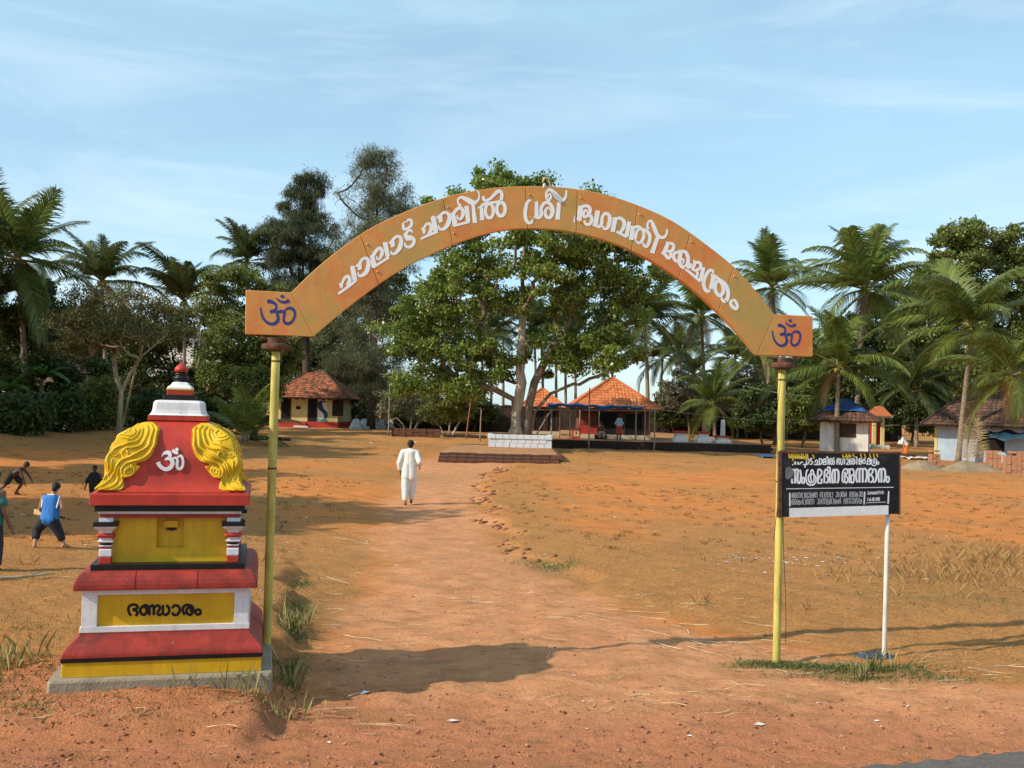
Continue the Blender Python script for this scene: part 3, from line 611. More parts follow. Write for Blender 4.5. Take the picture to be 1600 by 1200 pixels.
# ------------------------------------------------------------------ entrance arch
paint_o = None
def arch_paint():
    m = bpy.data.materials.new('arch_orange_paint'); nt, b = _bsdf(m); N = nt.nodes; L = nt.links
    t = N.new('ShaderNodeTexCoord'); a = N.new('ShaderNodeTexNoise'); a.inputs['Scale'].default_value = 1.6; a.inputs['Detail'].default_value = 6; a.inputs['Roughness'].default_value = .6
    L.new(t.outputs['Object'], a.inputs['Vector'])
    r = N.new('ShaderNodeValToRGB'); e = r.color_ramp.elements
    e[0].position = .36; e[0].color = (.46, .29, .07, 1); e[1].position = .62; e[1].color = (.66, .19, .04, 1); q = e.new(.5); q.color = (.64, .27, .06, 1)
    L.new(a.outputs['Fac'], r.inputs['Fac'])
    n2 = N.new('ShaderNodeTexNoise'); n2.inputs['Scale'].default_value = 7; n2.inputs['Detail'].default_value = 9; n2.inputs['Roughness'].default_value = .75
    mp2 = N.new('ShaderNodeMapping'); mp2.inputs['Scale'].default_value = (1, 1, .35); L.new(t.outputs['Object'], mp2.inputs['Vector']); L.new(mp2.outputs['Vector'], n2.inputs['Vector'])
    r2 = N.new('ShaderNodeValToRGB'); r2.color_ramp.elements[0].position = .56; r2.color_ramp.elements[1].position = .76; r2.color_ramp.elements[0].color = (0, 0, 0, 1); r2.color_ramp.elements[1].color = (.55,) * 3 + (1,)
    L.new(n2.outputs['Fac'], r2.inputs['Fac'])
    x = N.new('ShaderNodeMix'); x.data_type = 'RGBA'; x.inputs[7].default_value = (.36, .10, .03, 1)
    L.new(r2.outputs['Color'], x.inputs[0]); L.new(r.outputs['Color'], x.inputs[6]); L.new(x.outputs[2], b.inputs['Base Color'])
    n4 = N.new('ShaderNodeTexNoise'); n4.inputs['Scale'].default_value = 3.0; n4.inputs['Detail'].default_value = 3; L.new(t.outputs['Object'], n4.inputs['Vector'])
    bp = N.new('ShaderNodeBump'); bp.inputs['Strength'].default_value = .35; bp.inputs['Distance'].default_value = .03; L.new(n4.outputs['Fac'], bp.inputs['Height']); L.new(bp.outputs['Normal'], b.inputs['Normal'])
    b.inputs['Roughness'].default_value = .55; MATS['arch'] = m; return m
M_ARCH = arch_paint()
M_RUST = mat('rusty_iron', (.16, .07, .04), .85, .4, 14, .3, 60)
M_POST = mat('yellow_post_paint', (.60, .50, .12), .5, .25, 9, .1, 50, dirt=(.22, .19, .06), dirt_amt=.7, stretch=(1, 1, .35))
M_WPOST = mat('white_post_paint', (.66, .62, .54), .6, .2, 9, .1, 50, dirt=(.25, .13, .06), dirt_amt=.8, stretch=(1, 1, .3))
M_WHITE = mat('white_lettering_paint', (.90, .88, .85), .6, .05, 12, 0)
M_BLUE = mat('blue_lettering_paint', (.035, .045, .22), .5, .15, 12, 0)
PL = gp(416, 1028); PR = gp(1213, 1037)
AD = Vector((PR.x - PL.x, PR.y - PL.y, 0)).normalized(); AN = Vector((AD.y, -AD.x, 0))       # AN faces the camera
AO = Vector((PL.x, PL.y, 0)) + AN * .05
def arch_pt(px, py, off=0.0):
    r = ray(px, py); t = (AO - CAM).dot(AN) / r.dot(AN); return CAM + r * t + AN * off
def build_arch():
    root = thing('entrance_arch', (PL.x, PL.y, PL.z), 'orange sheet-metal entrance arch with white lettering on yellow posts', 'archway')
    inv = Matrix.Translation(-Vector(root.location))
    T = .07
    def plate(name, outer, inner):
        """sheet-metal box between two traced edges"""
        n = len(outer); V = []; Fs = []
        for p, q in zip(outer, inner):
            for off in (0, -T):
                V.append(inv @ arch_pt(p[0], p[1], off)); V.append(inv @ arch_pt(q[0], q[1], off))
        for i in range(n - 1):
            a = i * 4; b = a + 4
            Fs += [(a, a + 1, b + 1, b), (a + 2, b + 2, b + 3, a + 3), (a, b, b + 2, a + 2), (a + 1, a + 3, b + 3, b + 1)]
        Fs += [(0, 2, 3, 1)]; e = (n - 1) * 4; Fs += [(e, e + 1, e + 3, e + 2)]
        me = bpy.data.meshes.new(name); me.from_pydata([tuple(v) for v in V], [], Fs)
        bm = bmesh.new(); bm.from_mesh(me); bmesh.ops.recalc_face_normals(bm, faces=bm.faces)
        bmesh.ops.bevel(bm, geom=[e_ for e_ in bm.edges if e_.calc_face_angle(0) > 1.0], offset=.004, segments=1, affect='EDGES')
        bm.to_mesh(me); bm.free()
        return obj(name, me, M_ARCH, root)
    outer = spline([(455,457),(490,423),(530,390),(580,356),(640,328),(700,307),(760,295),(815,291),(870,292),(930,300),(990,318),(1050,345),(1105,383),(1150,420),(1185,459),(1211,492)], 3)
    inner = spline([(490,526),(520,500),(560,468),(610,432),(660,404),(720,378),(770,363),(815,357),(870,359),(920,368),(975,386),(1030,415),(1080,450),(1120,486),(1155,522),(1183,555)], 3)
    def resample(A, n=161):
        d = np.concatenate([[0], np.cumsum(np.hypot(*np.diff(A, axis=0).T))]); t = np.linspace(0, d[-1], n)
        return np.stack([np.interp(t, d, A[:, 0]), np.interp(t, d, A[:, 1])], -1)
    O, I = resample(outer), resample(inner)
    seams = [0, 26, 52, 76, 91, 109, 126, 142, 160]
    for a, b in zip(seams[:-1], seams[1:]):
        # each sheet stands a hair off its neighbour so that the seam shows
        o_, i_ = O[a:b + 1].copy(), I[a:b + 1].copy(); o_[-1] += (O[b - 1] - O[b]) * .14; i_[-1] += (I[b - 1] - I[b]) * .14
        plate('arch_panel', o_, i_)
    # rivet heads along seams
    for s in seams[1:-1]:
        for t in (.2, .75):
            q = O[s] * (1 - t) + I[s] * t + np.array([5, 0]); c = inv @ arch_pt(q[0], q[1], .002)
            mb = MB(); mb.lathe([(.012, 0), (.009, .006), (.003, .009)], 8); r_ = mb.build('rivet', M_ARCH, root); r_.location = c; r_.rotation_euler = AN.to_track_quat('Z', 'Y').to_euler()
    for (a, b, c, d) in (((384,453),(455,457),(490,526),(383,522)), ((1211,491),(1270,494),(1270,557),(1183,555))):
        plate('end_plate', [a, b], [d, c])
    pr = lambda x, y, off: arch_pt(x, y, off + .001)
    for org, sc, glyphs in ARCH_TXT:
        for g in glyphs: stroke_obj('letter', expand(g, org, sc), pr, inv, M_WHITE, root)
    stroke_obj('om_emblem', expand(OM_BLUE, (395, 450), 15), pr, inv, M_BLUE, root)
    om2 = []
    for s in OM_BLUE:
        om2.append((s[0], [(p[0] * .809 + 107, p[1] * .907 - 11, p[2] * .85) for p in s[1]]))
    stroke_obj('om_emblem', expand(om2, (1190, 490), 15), pr, inv, M_BLUE, root)
    # posts: base on the ground, top under the end plates
    for (bx, tx, ty, base) in ((416, 432, 527, PL), (1213, 1225, 558, PR)):
        top = arch_pt(tx, ty, -T / 2); top.z -= .005
        B = Vector((base.x, base.y, Hf(base.x, base.y) - .25))
        A = inv @ B; C = inv @ top
        mb = MB(); n = 9
        mb.tube([A.lerp(C, i / n) for i in range(n + 1)], [.040] * (n + 1), 18)
        post = mb.build('post', M_POST, root, smooth=True)
        for t in (.62, .93):
            q = A.lerp(C, t); mm = MB(); mm.lathe([(.0405, 0), (.045, .004), (.045, .014), (.0405, .018)], 16); k = mm.build('wire_band', M_RUST, post); k.location = q
        mm = MB(); mm.lathe([(.05, -.13), (.055, -.115), (.13, -.105), (.135, -.08), (.13, -.06), (.085, -.05), (.09, -.002)], 20); k = mm.build('flange', M_RUST, post); k.location = C
        mm = MB(); mm.box(-.16, .16, -.04, .04, -.018, 0); k = mm.build('cap_plate', M_RUST, post); k.location = C + Vector((0, 0, .002)); k.rotation_euler = (0, 0, math.atan2(AD.y, AD.x))
    # broken lamp bracket on the crown of the arch
    lamp = None
    q = inv @ arch_pt(856, 290, -.03)
    mb = MB(); P = [inv @ arch_pt(x, y, -.03) for x, y in ((862, 293), (860, 284), (856, 277), (851, 278), (849, 285))]
    mb.tube(P, [.008, .01, .013, .014, .008], 8); br = mb.build('lamp_bracket', mat('pale_weathered_wood', (.45, .38, .24), .8), root, True)
    mb = MB(); mb.lathe([(.008, .03), (.014, .02), (.019, 0), (.014, -.02), (.004, -.03)], 10); g = mb.build('lamp_bulb', mat('dusty_glass', (.55, .5, .48), .25, .2, 20, 0), br, True); g.location = inv @ arch_pt(849, 292, .035)
    # loose wires hanging down the right post
    for k, (x0, x1) in enumerate(((1226, 1222), (1217, 1208))):
        P = [arch_pt(x0 + (x1 - x0) * t + 3 * math.sin(t * 9 + k * 2), 566 + (470 if k == 0 else 300) * t, .035) for t in np.linspace(0, .93, 14)]
        mb = MB(); mb.tube([inv @ p for p in P], .0035, 5); mb.build('wire', mat('black_wire', (.03, .03, .03), .6, .1, 5, 0), root)
build_arch()

# ------------------------------------------------------------------ notice board
def build_board():
    B = gp(1381, 1030)
    o0 = PR + AN * .055; d = (Vector((B.x, B.y, 0)) - Vector((o0.x, o0.y, 0))).normalized(); n = Vector((d.y, -d.x, 0))
    o0 = Vector((o0.x, o0.y, 0)) + n * .05
    root = thing('notice_board', (B.x, B.y, B.z), 'black notice board with white lettering fixed beside the right arch post', 'sign')
    inv = Matrix.Translation(-Vector(root.location))
    def bp_(px, py, off=0.):
        r = ray(px, py); t = (o0 - CAM).dot(n) / r.dot(n); return CAM + r * t + n * off
    def quad(name, c, off, th, m, par=root):
        V = [inv @ bp_(x, y, off) for x, y in c] + [inv @ bp_(x, y, off - th) for x, y in c]
        mb = MB(); mb.add(V, [(0, 1, 2, 3), (7, 6, 5, 4), (0, 4, 5, 1), (1, 5, 6, 2), (2, 6, 7, 3), (3, 7, 4, 0)]); return mb.build(name, m, par)
    blk = mat('black_board_paint', (.012, .012, .014), .45, .3, 8, .08, 30, dirt=(.08, .07, .06), dirt_amt=.5)
    quad('panel', [(1221, 707), (1405, 709), (1405, 803), (1221, 808)], 0, .025, blk)
    for c in ([(1219, 704), (1407, 706), (1407, 709.3), (1219, 707.6)], [(1217, 706), (1221.3, 706), (1221.3, 809), (1216, 809)], [(1404.7, 708), (1406.6, 708), (1406.6, 804), (1404.7, 804)]):
        quad('frame_bar', c, .006, .035, M_RUST)
    w = mat('white_board_paint', (.78, .77, .78), .6, .06, 10, .05, 30, dirt=(.3, .26, .22), dirt_amt=.35)
    quad('white_strip', [(1233, 794), (1388, 789.5), (1388, 804), (1233, 808.4)], .0025, .001, w)
    pr = lambda x, y, off: bp_(x, y, off + .001)
    wl = mat('board_letter_paint', (.80, .80, .82), .6, .06, 10, 0)
    for G, org, y0 in ((B1, (1225, 705), 0), (B2, (1310, 705), 0), (T1, (1225, 705), 0), (T2, (1310, 705), 0)):
        for g in G: stroke_obj('letter', expand(g, org, 16.842), pr, inv, wl, root)
    rules = [((1228.5, 763.8), (1396, 761.3), .9), ((1234, 770), (1234, 791), 2.0), ((1351, 768.4), (1350, 788), 2.0), ((1388.5, 767.5), (1387.5, 787), 2.0), ((1353.5, 785.6), (1384, 784.4), .7)]
    for a, b, ww in rules: stroke_obj('rule_line', [np.array([(*a, ww), (*b, ww)])], pr, inv, wl, root)
    # two rows of small text from the same hand, too small to tell the letters apart
    gl = [g for g in B1 if len(g) > 0] + B2
    def norm(g):
        S_ = expand(g, (0, 0), 1); A = np.concatenate(S_); lo, hi = A[:, :2].min(0), A[:, :2].max(0); return [np.column_stack([(s[:, 0] - lo[0]) / (hi[1] - lo[1]), (s[:, 1] - lo[1]) / (hi[1] - lo[1]), s[:, 2] / 370]) for s in S_], (hi[0] - lo[0]) / (hi[1] - lo[1])
    G = [norm(g) for g in gl]; nG = len(B1)
    idx = {'sa': 0, 'am': 1, 'kra': 2, 'ma': 3, 'di': 4, 'na': 5, 'a': nG, 'nna': nG + 1, 'da': nG + 2, 'aa': nG + 3, 'nb': nG + 4}
    def row(words_, x0, y0, x1, y1, h, ww, mt):
        tot = sum(sum(G[idx[k]][1] + .12 for k in wd) + .45 for wd in words_) - .45; sc = 1.0 / tot; S_ = []; x = 0.
        for wd in words_:
            for k in wd:
                ss_, gw = G[idx[k]]
                for s in ss_:
                    s = s[:: max(1, len(s) // 14)]
                    u = x + s[:, 0]; px = x0 + (x1 - x0) * u * sc; py = y0 + (y1 - y0) * u * sc - h + s[:, 1] * h
                    S_.append(np.column_stack([px, py, np.full(len(s), ww)]))
                x += gw + .12
            x += .45
        return stroke_obj('small_text', S_, pr, inv, mt, root, depth_step=8e-6, kind='stuff')
    gl_ = mat('worn_letter_paint', (.52, .53, .55), .7, .3, 60, 0)
    row([['a', 'nna', 'da', 'aa', 'na', 'sa', 'di', 'na'], ['na', 'aa', 'nna', 'ma', 'aa'], ['sa', 'aa', 'na', 'di'], ['na', 'ma', 'kra', 'aa', 'nb']], 1237, 778.6, 1348.5, 776.3, 8.4, .75, gl_)
    row([['a', 'kra', 'di', 'aa', 'na', 'nna'], ['sa', 'nna', 'ma', 'di', 'aa', 'kra', 'di'], ['da', 'nna', 'sa', 'da', 'kra']], 1236.5, 789, 1347.5, 786.7, 8.8, .75, gl_)
    row([['sa', 'di', 'kra', 'ma', 'nna', 'sa']], 1355, 773, 1381, 771.6, 4.6, .6, wl)
    D = {'1': [[(.3, 0), (.3, 1)]], '6': [[(.6, .05), (.1, .5), (.15, .95), (.6, .95), (.6, .55), (.15, .55)]], '.': [[(.1, .95), (.3, .95)]], '8': [[(.35, .5), (.05, .25), (.35, 0), (.65, .25), (.05, .75), (.35, 1), (.65, .75), (.35, .5)]], '0': [[(.35, 0), (.05, .5), (.35, 1), (.65, .5), (.35, 0)]]}
    S_ = []; x = 1354.5
    for ch in '16.8.08':
        for P in D[ch]:
            A = spline([(x + p[0] * 4.6, 777.6 - (x - 1354) * .03 + p[1] * 5.2, .85) for p in P], .8); S_.append(A)
        x += 1.6 if ch == '.' else 3.4
    stroke_obj('small_text', S_, pr, inv, wl, root, depth_step=8e-6, kind='stuff')
    # yellow graffiti scrawl and grey patch where the paint has come away
    ye = mat('yellow_scrawl', (.72, .48, .04), .6, .2, 30, 0)
    S_ = [np.array([(1232 + a, 709 + b, 1.6), (1233 + a + c, 716 + b + e, 1.9)]) for a, b, c, e in ((0, 0, 0, 0), (3, 0, 3, 4), (6, 0, 1, -2), (9, 1, 1, 0), (12, 0, 1, 1), (15, 0, 2, 1), (19, 0, 1, 0), (22, 0, 2, 2), (26, 0, 2, 1), (29, 0, 0, 1), (37, 1, 2, -1), (84, 1, 0, 0), (89, 0, 2, 0), (94, 0, 1, 0), (100, 0, 1, -2), (112, 0, 1, 1), (118, 0, 1, 0), (126, 0, 1, 0), (132, 0, 1, 1), (137, 0, 1, -2))]
    S_ += [np.array([(1233, 714, 3), (1260, 715, 4.5)]), np.array([(1318, 714, 2), (1330, 712, 2)])]
    stroke_obj('yellow_scrawl', S_, lambda x, y, off: pr(x, y, off + .004), inv, ye, root, kind='stuff')
    stroke_obj('bare_patch', [np.array([(1226.5, 739, 12), (1230, 739, 18), (1235, 740, 15), (1238.5, 741, 6)])], lambda x, y, off: pr(x, y, off + .006), inv, mat('bare_grey_board', (.17, .17, .165), .8, .2, 20, 0), root)
    # its own white post
    top = bp_(1391.5, 800, -.05); base = Vector((B.x, B.y, B.z - .2)); mb = MB(); A, C = inv @ base, inv @ top
    mb.tube([A.lerp(C, i / 6) for i in range(7)], .024, 14); mb.build('post', M_WPOST, root, True)
build_board()
def plastic_bag():
    q = gp(1372, 1029); q = Vector((q.x + .0, q.y + .04, Hf(q.x, q.y + .04)))
    V = []; Fs = []; n, m_ = 14, 8
    rg = random.Random(3)
    for i in range(m_ + 1):
        for j in range(n):
            t = i / m_ * PI / 2; a = 2 * PI * j / n; r = (.16 * math.cos(t)) * (1 + .25 * rg.uniform(-1, 1)); V.append((r * math.cos(a) * 1.3, r * math.sin(a) * .6, .06 * math.sin(t) * (1 + .4 * rg.uniform(-1, 1)) - .005))
    for i in range(m_):
        for j in range(n): a = i * n + j; b = i * n + (j + 1) % n; Fs.append((a, b, b + n, a + n))
    mb = MB(); mb.add(V, Fs); o = mb.build('plastic_bag', mat('dark_blue_plastic', (.05, .07, .11), .35, .3, 20, .2)); o.location = q
    tag(o, 'crumpled dark blue plastic bag at the foot of the white sign post', 'bag')
plastic_bag()

# ------------------------------------------------------------------ offering shrine
def build_shrine():
    TH = math.radians(14); SC = .925; q = gp(255, 1053, .09)
    c = Vector((q.x, q.y, 0)) + Vector((-math.sin(TH), math.cos(TH), 0)) * .86 * SC
    g = Hf(c.x, c.y)
    root = thing('offering_shrine', (c.x, c.y, g), 'red and yellow painted stepped offering box shrine with gilded corner scrolls', 'shrine', TH)
    root.scale = (SC, SC, .968)
    ZB = g - .2                     # profile heights were read with the ground at 0.2
    red = mat('red_enamel', (.36, .038, .024), .5, .25, 5, .08, 40, dirt=(.075, .02, .015), dirt_amt=.8, streak=(.10, .03, .022))
    bright = mat('bright_red_enamel', (.50, .045, .026), .45, .2, 4, .06, 40, dirt=(.30, .05, .035), dirt_amt=.6, streak=(.22, .035, .025))
    yel = mat('yellow_enamel', (.68, .39, .014), .42, .12, 4, .06, 40, dirt=(.36, .17, .015), dirt_amt=.5, streak=(.42, .22, .03))
    gold = mat('scroll_yellow', (.74, .45, .012), .38, .10, 8, .04, 60)
    blk = mat('black_enamel', (.012, .011, .011), .4, .3, 8, .05, 40)
    wht = mat('whitewash', (.74, .72, .72), .65, .08, 6, .08, 40, dirt=(.42, .40, .42), dirt_amt=.4, streak=(.45, .42, .38))
    con = mat('worn_concrete', (.34, .28, .20), .9, .25, 5, .4, 40, dirt=(.16, .12, .08), dirt_amt=.6)
    dz = -g
    def part(name, prof, m, par=root, bevel=.006, smooth=False):
        mb = MB(); mb.sq([(w, z - .2) for w, z in prof], bevel); return mb.build(name, m, par, smooth)
    s = part('concrete_slab', [(.95, .06), (.945, .255), (.935, .272), (.6, .275)], con, bevel=.03)
    part('base_band', [(.845, .2755), (.845, .395), (.80, .396)], yel)
    part('base_band', [(.8, .3965), (.855, .3975), (.855, .43), (.80, .432)], blk)
    t = np.linspace(0, 1, 14)
    og = [(.852 - .125 * (.5 - .5 * math.cos(PI * v)) - .0 * v, .4325 + .185 * v ** .85) for v in t]
    part('base_moulding', [(.80, .4322)] + og + [(.66, .6185)], red)
    part('pedestal', [(.690, .619), (.690, .979)], yel)
    part('pedestal_ledge', [(.60, .6192), (.728, .6195), (.728, .664), (.60, .666)], wht)
    part('pedestal_rail', [(.60, .934), (.722, .935), (.722, .981), (.60, .982)], wht)
    for sx in (-1, 1):
        for sy in (-1, 1):
            mb = MB(); mb.box(-.065, .065, -.065, .065, .4645, .7345); k = mb.build('corner_post', wht, root, bevel=.004); k.location = (sx * .653, sy * .653, 0)
    cor = [(.735, .9825), (.788, .983), (.79, 1.0), (.788, 1.03), (.778, 1.065), (.757, 1.10), (.725, 1.125), (.69, 1.132), (.5, 1.133)]
    part('cornice', cor, red, bevel=.012)
    for x in (-.27, .26):
        V = []; Fs = []
        for w, z in cor[1:8]:
            V += [(x - .003, -w - .0025, z - .2), (x + .003, -w - .0025, z - .2)]
        for i in range(len(cor[1:8]) - 1): a = i * 2; Fs.append((a, a + 1, a + 3, a + 2))
        mb = MB(); mb.add(V, Fs); mb.build('cornice_joint', blk, root)
    part('black_step', [(.667, 1.1335), (.667, 1.182), (.55, 1.1835)], blk)
    # body with a recessed coin niche in front
    W, z0, z1 = .545, .984, 1.378
    mb = MB(); mb.box(-W, W, -W + .06, W, z0, z1); mb.build('body_core', yel, root)
    nx0, nx1, nz0 = -.125, .115, 1.11
    for (a, b, c0, c1) in ((-W, nx0, z0, z1), (nx1, W, z0, z1), (nx0 - .001, nx1 + .001, z0, nz0)):
        mb = MB(); mb.box(a, b, -W, -W + .0605, c0, c1); mb.build('front_wall', yel, root)
    for bx in ((nx0 - .012, nx0, nz0 - .012, z1 - .002), (nx1, nx1 + .012, nz0 - .012, z1 - .002), (nx0, nx1, nz0 - .012, nz0)):
        mb = MB(); mb.box(bx[0], bx[1], -W - .006, -W + .004, bx[2], bx[3]); mb.build('niche_trim', yel, root)
    mb = MB(); mb.box(-.065, .06, -W + .012, -W + .062, 1.285, 1.345); mb.build('coin_box', yel, root, bevel=.008)
    mb = MB(); mb.prism([(-.055, 1.262), (0, 1.252), (.05, 1.262), (.03, 1.276), (-.03, 1.276)], -W + .045, -W + .0615); mb.build('coin_slot', blk, root)
    # turned corner pilasters
    pil = [('base_block', 'sq', [(.052, 1.184), (.052, 1.238)], bright), ('shaft_block', 'sq', [(.046, 1.2385), (.053, 1.25), (.053, 1.30), (.047, 1.309)], wht), ('ring', 'sq', [(.044, 1.3095), (.046, 1.328)], bright), ('ring', 'sq', [(.052, 1.3285), (.056, 1.335), (.052, 1.341)], wht),
           ('ring', 'sq', [(.045, 1.3415), (.05, 1.362)], blk), ('ring', 'sq', [(.055, 1.3625), (.067, 1.372), (.067, 1.379), (.05, 1.386)], wht), ('neck', 'sq', [(.046, 1.3865), (.048, 1.402)], wht), ('torus', 'sq', [(.055, 1.4025), (.074, 1.412), (.078, 1.424), (.074, 1.436), (.055, 1.446)], bright),
           ('neck', 'sq', [(.05, 1.4465), (.052, 1.457)], wht), ('cup', 'sq', [(.055, 1.4575), (.066, 1.475), (.086, 1.49), (.09, 1.507)], wht), ('cap', 'sq', [(.104, 1.5075), (.104, 1.545)], blk), ('neck', 'sq', [(.06, 1.5455), (.06, 1.578)], wht)]
    for sx in (-1, 1):
        for sy in (-1, 1):
            mb = MB(); mb.box(-.03, .03, -.03, .03, .984, 1.378); p = mb.build('pilaster', wht, root); p.location = (sx * .555, sy * .555, 0)
            for nm, kd, pf, m in pil:
                mb = MB(); mb.sq([(w, z - .2) for w, z in pf], .014 if nm == 'torus' else .004); mb.build(nm, m, p)
    part('beam', [(.5, 1.5785), (.612, 1.579), (.612, 1.612), (.5, 1.613)], red)
    part('beam', [(.5, 1.6135), (.622, 1.614), (.622, 1.636), (.5, 1.637)], wht)
    part('beam', [(.5, 1.6375), (.652, 1.638), (.652, 1.692), (.5, 1.693)], blk)
    part('roof_slab', [(.5, 1.6935), (.690, 1.694), (.690, 1.782), (.683, 1.797), (.5, 1.802)], bright, bevel=.004)
    PZ = [0, .03, .08, .15, .22, .30, .38, .45, .50, .55, .59, .62]; PW = [.645, .605, .572, .552, .545, .536, .512, .468, .418, .352, .295, .242]
    def w_(z): return float(np.interp(z, PZ, PW))
    zz = np.linspace(0, .62, 40)
    sm = spline(list(zip(PZ, PW)), .01); w_ = lambda z: float(np.interp(z, sm[:, 0], sm[:, 1]))
    DZ = 1.8025
    part('dome', [(w_(z), DZ + z) for z in zz], bright, bevel=.004, smooth=False)
    part('cushion', [(.2, 2.4235), (.268, 2.424), (.268, 2.468), (.2, 2.469)], bright)
    part('cushion', [(.2, 2.4695), (.262, 2.470), (.255, 2.476), (.243, 2.49), (.234, 2.52), (.230, 2.56), (.226, 2.585), (.212, 2.602), (.18, 2.608)], wht, bevel=.03)
    part('finial_block', [(.12, 2.6085), (.150, 2.609), (.150, 2.655), (.12, 2.656)], blk)
    part('finial_block', [(.1, 2.6565), (.118, 2.657), (.118, 2.70), (.1, 2.701)], bright)
    part('finial_block', [(.1, 2.7015), (.121, 2.702), (.121, 2.714), (.1, 2.715)], yel)
    part('finial_block', [(.118, 2.7155), (.113, 2.73), (.085, 2.752), (.07, 2.775), (.05, 2.78)], wht, bevel=.012)
    mb = MB(); mb.lathe([(r, z - .2) for r, z in ((.045, 2.7805), (.05, 2.79), (.07, 2.80), (.078, 2.815), (.07, 2.83), (.05, 2.838), (.06, 2.848), (.062, 2.858), (.045, 2.866))], 20); mb.build('finial_neck', blk, root, True)
    mb = MB(); mb.lathe([(r, z - .2) for r, z in ((.03, 2.8665), (.058, 2.874), (.066, 2.89), (.062, 2.908), (.045, 2.928), (.022, 2.945), (.008, 2.962), (.001, 2.968))], 20); mb.build('finial_bud', bright, root, True)
    # corner scrolls: a moulded relief on both faces of each corner
    sil_y = [905, 850, 800, 700, 600, 550, 500, 460, 440]; sil_x = [335, 380, 400, 395, 425, 470, 520, 600, 640]
    so = sorted(zip(sil_y, sil_x)); sil = lambda y: np.interp(y, [a for a, _ in so], [b for _, b in so])
    K = .00112
    def to_sz(x, y): return (x - sil(y)) * K, (908 - y) / 455 * .60 + .004
    inn = [(905, 490), (885, 520), (850, 515), (828, 508), (815, 545), (808, 575), (780, 608), (745, 635), (735, 600), (722, 600), (705, 668), (680, 700), (650, 715), (600, 728), (560, 730), (500, 715), (470, 695), (452, 660)]
    IZ, IS = zip(*sorted([(to_sz(x, y)[1], to_sz(x, y)[0]) for y, x in inn]))
    curves = [[(690,480),(715,560),(700,640),(640,690),(560,710),(510,730),(490,770),(520,810),(570,800),(585,765),(550,745),(528,772)],
              [(650,468),(676,540),(665,610),(605,650),(545,678),(480,700),(450,740),(440,790),(400,850),(345,890)],
              [(610,475),(640,540),(612,600),(560,620),(505,625),(480,660),(505,688),(532,665),(515,645)],
              [(575,490),(598,540),(570,580),(510,592),(445,620),(412,660),(402,705),(415,740)], [(480,715),(462,780),(470,830),(430,870),(360,895)], [(500,805),(500,850),(460,885),(400,900)],
              [(420,700),(425,760),(410,800),(420,840)], [(440,620),(425,655),(445,680),(425,690)], [(650,700),(600,722),(560,735)]]
    for r in (18, 38, 58): curves.append([(508 + r * math.cos(a), 522 + r * .9 * math.sin(a)) for a in np.linspace(0, 6.28, 14)])
    SZ = []
    for cv in curves:
        A = spline(cv, 6); SZ.append(np.stack(to_sz(A[:, 0], A[:, 1]), -1))
    ALL = np.concatenate(SZ)
    bead = spline([(712,490),(732,560),(716,655),(660,705),(590,730)], 1); bd = bead[:: 13]; bead2 = spline([(632,480),(655,545),(635,605),(580,635),(520,652)], 1)[::14]; bead3 = spline([(590,500),(615,545),(588,590),(530,605),(470,625),(430,660),(415,700)], 1)[::13]; bead4 = spline([(470,705),(440,740),(425,790),(390,850)], 1)[::14]
    BD = np.concatenate([np.stack(to_sz(b[:, 0] - 10, b[:, 1]), -1) for b in (bd, bead2, bead3, bead4)])
    NS, NZ = 96, 170
    T = np.linspace(0, 1, NS); ZG = np.linspace(.012, .605, NZ)
    hg = np.zeros((NZ, NS)); sg = np.zeros((NZ, NS))
    for i, z in enumerate(ZG):
        smax = min(np.interp(z, IZ, IS), w_(z) - .02); sv = T * smax; sg[i] = sv
        pts = np.stack([sv, np.full(NS, z)], -1)
        dmin = np.sqrt(((pts[:, None] - ALL[None]) ** 2).sum(-1)).min(1)
        ridge = np.clip(1 - (dmin / .0075) ** 2, 0, 1) ** .7 * .004
        db = np.sqrt(((pts[:, None] - BD[None]) ** 2).sum(-1)).min(1); bump = np.clip(1 - (db / .0065) ** 2, 0, 1) ** .6 * .002
        body = .030 + .016 * np.exp(-(((pts - np.array(to_sz(508, 525))) / .07) ** 2).sum(-1)) + .014 * np.exp(-(((pts - np.array(to_sz(540, 770))) / .05) ** 2).sum(-1)) + .01 * np.sin(z * 30 + sv * 25)
        e = np.clip((smax - sv) / .012, 0, 1) * np.clip(min((z - .012) / .012, (.605 - z) / .012), 0, 1)
        hg[i] = (body + np.maximum(ridge, bump)) * np.sqrt(e) - .004 * (1 - e)
    def spiral(cx, cy, r, turns, a0=0.): return [(cx + r * (1 - .85 * u) * math.cos(a0 + 2 * PI * turns * u), cy + r * .92 * (1 - .85 * u) * math.sin(a0 + 2 * PI * turns * u)) for u in np.linspace(0, 1, int(14 * turns))]
    bands = [(curves[0], .0125), (curves[1], .0125), (curves[2], .011), (curves[3], .010), (curves[4], .008), (curves[5], .008), (curves[6], .007), (spiral(512, 524, 54, 2.0, -.6), .0105), (spiral(507, 660, 28, 1.6, 2.6), .0085), (spiral(548, 776, 44, 1.9, -1.5), .0105), (spiral(432, 660, 22, 1.4, 0), .0075),
             ([(410, 735), (405, 790), (385, 830), (350, 880)], .0075), ([(470, 800), (455, 845), (415, 872), (365, 884)], .0065), ([(485, 830), (485, 865), (450, 892), (400, 903)], .006), ([(505, 560), (500, 590)], .004)]
    beads = [spline(b, 1)[::14] for b in ([(708,482),(731,560),(715,652),(660,702),(600,724)], [(650,474),(694,552),(684,626),(626,668),(565,690)], [(628,476),(655,540),(636,604),(580,630),(525,640)])]
    def body_h(s_, z):
        i = min(max(np.interp(z, ZG, np.arange(NZ)), 0), NZ - 1); i = int(round(i)); return float(np.interp(s_, sg[i], hg[i]))
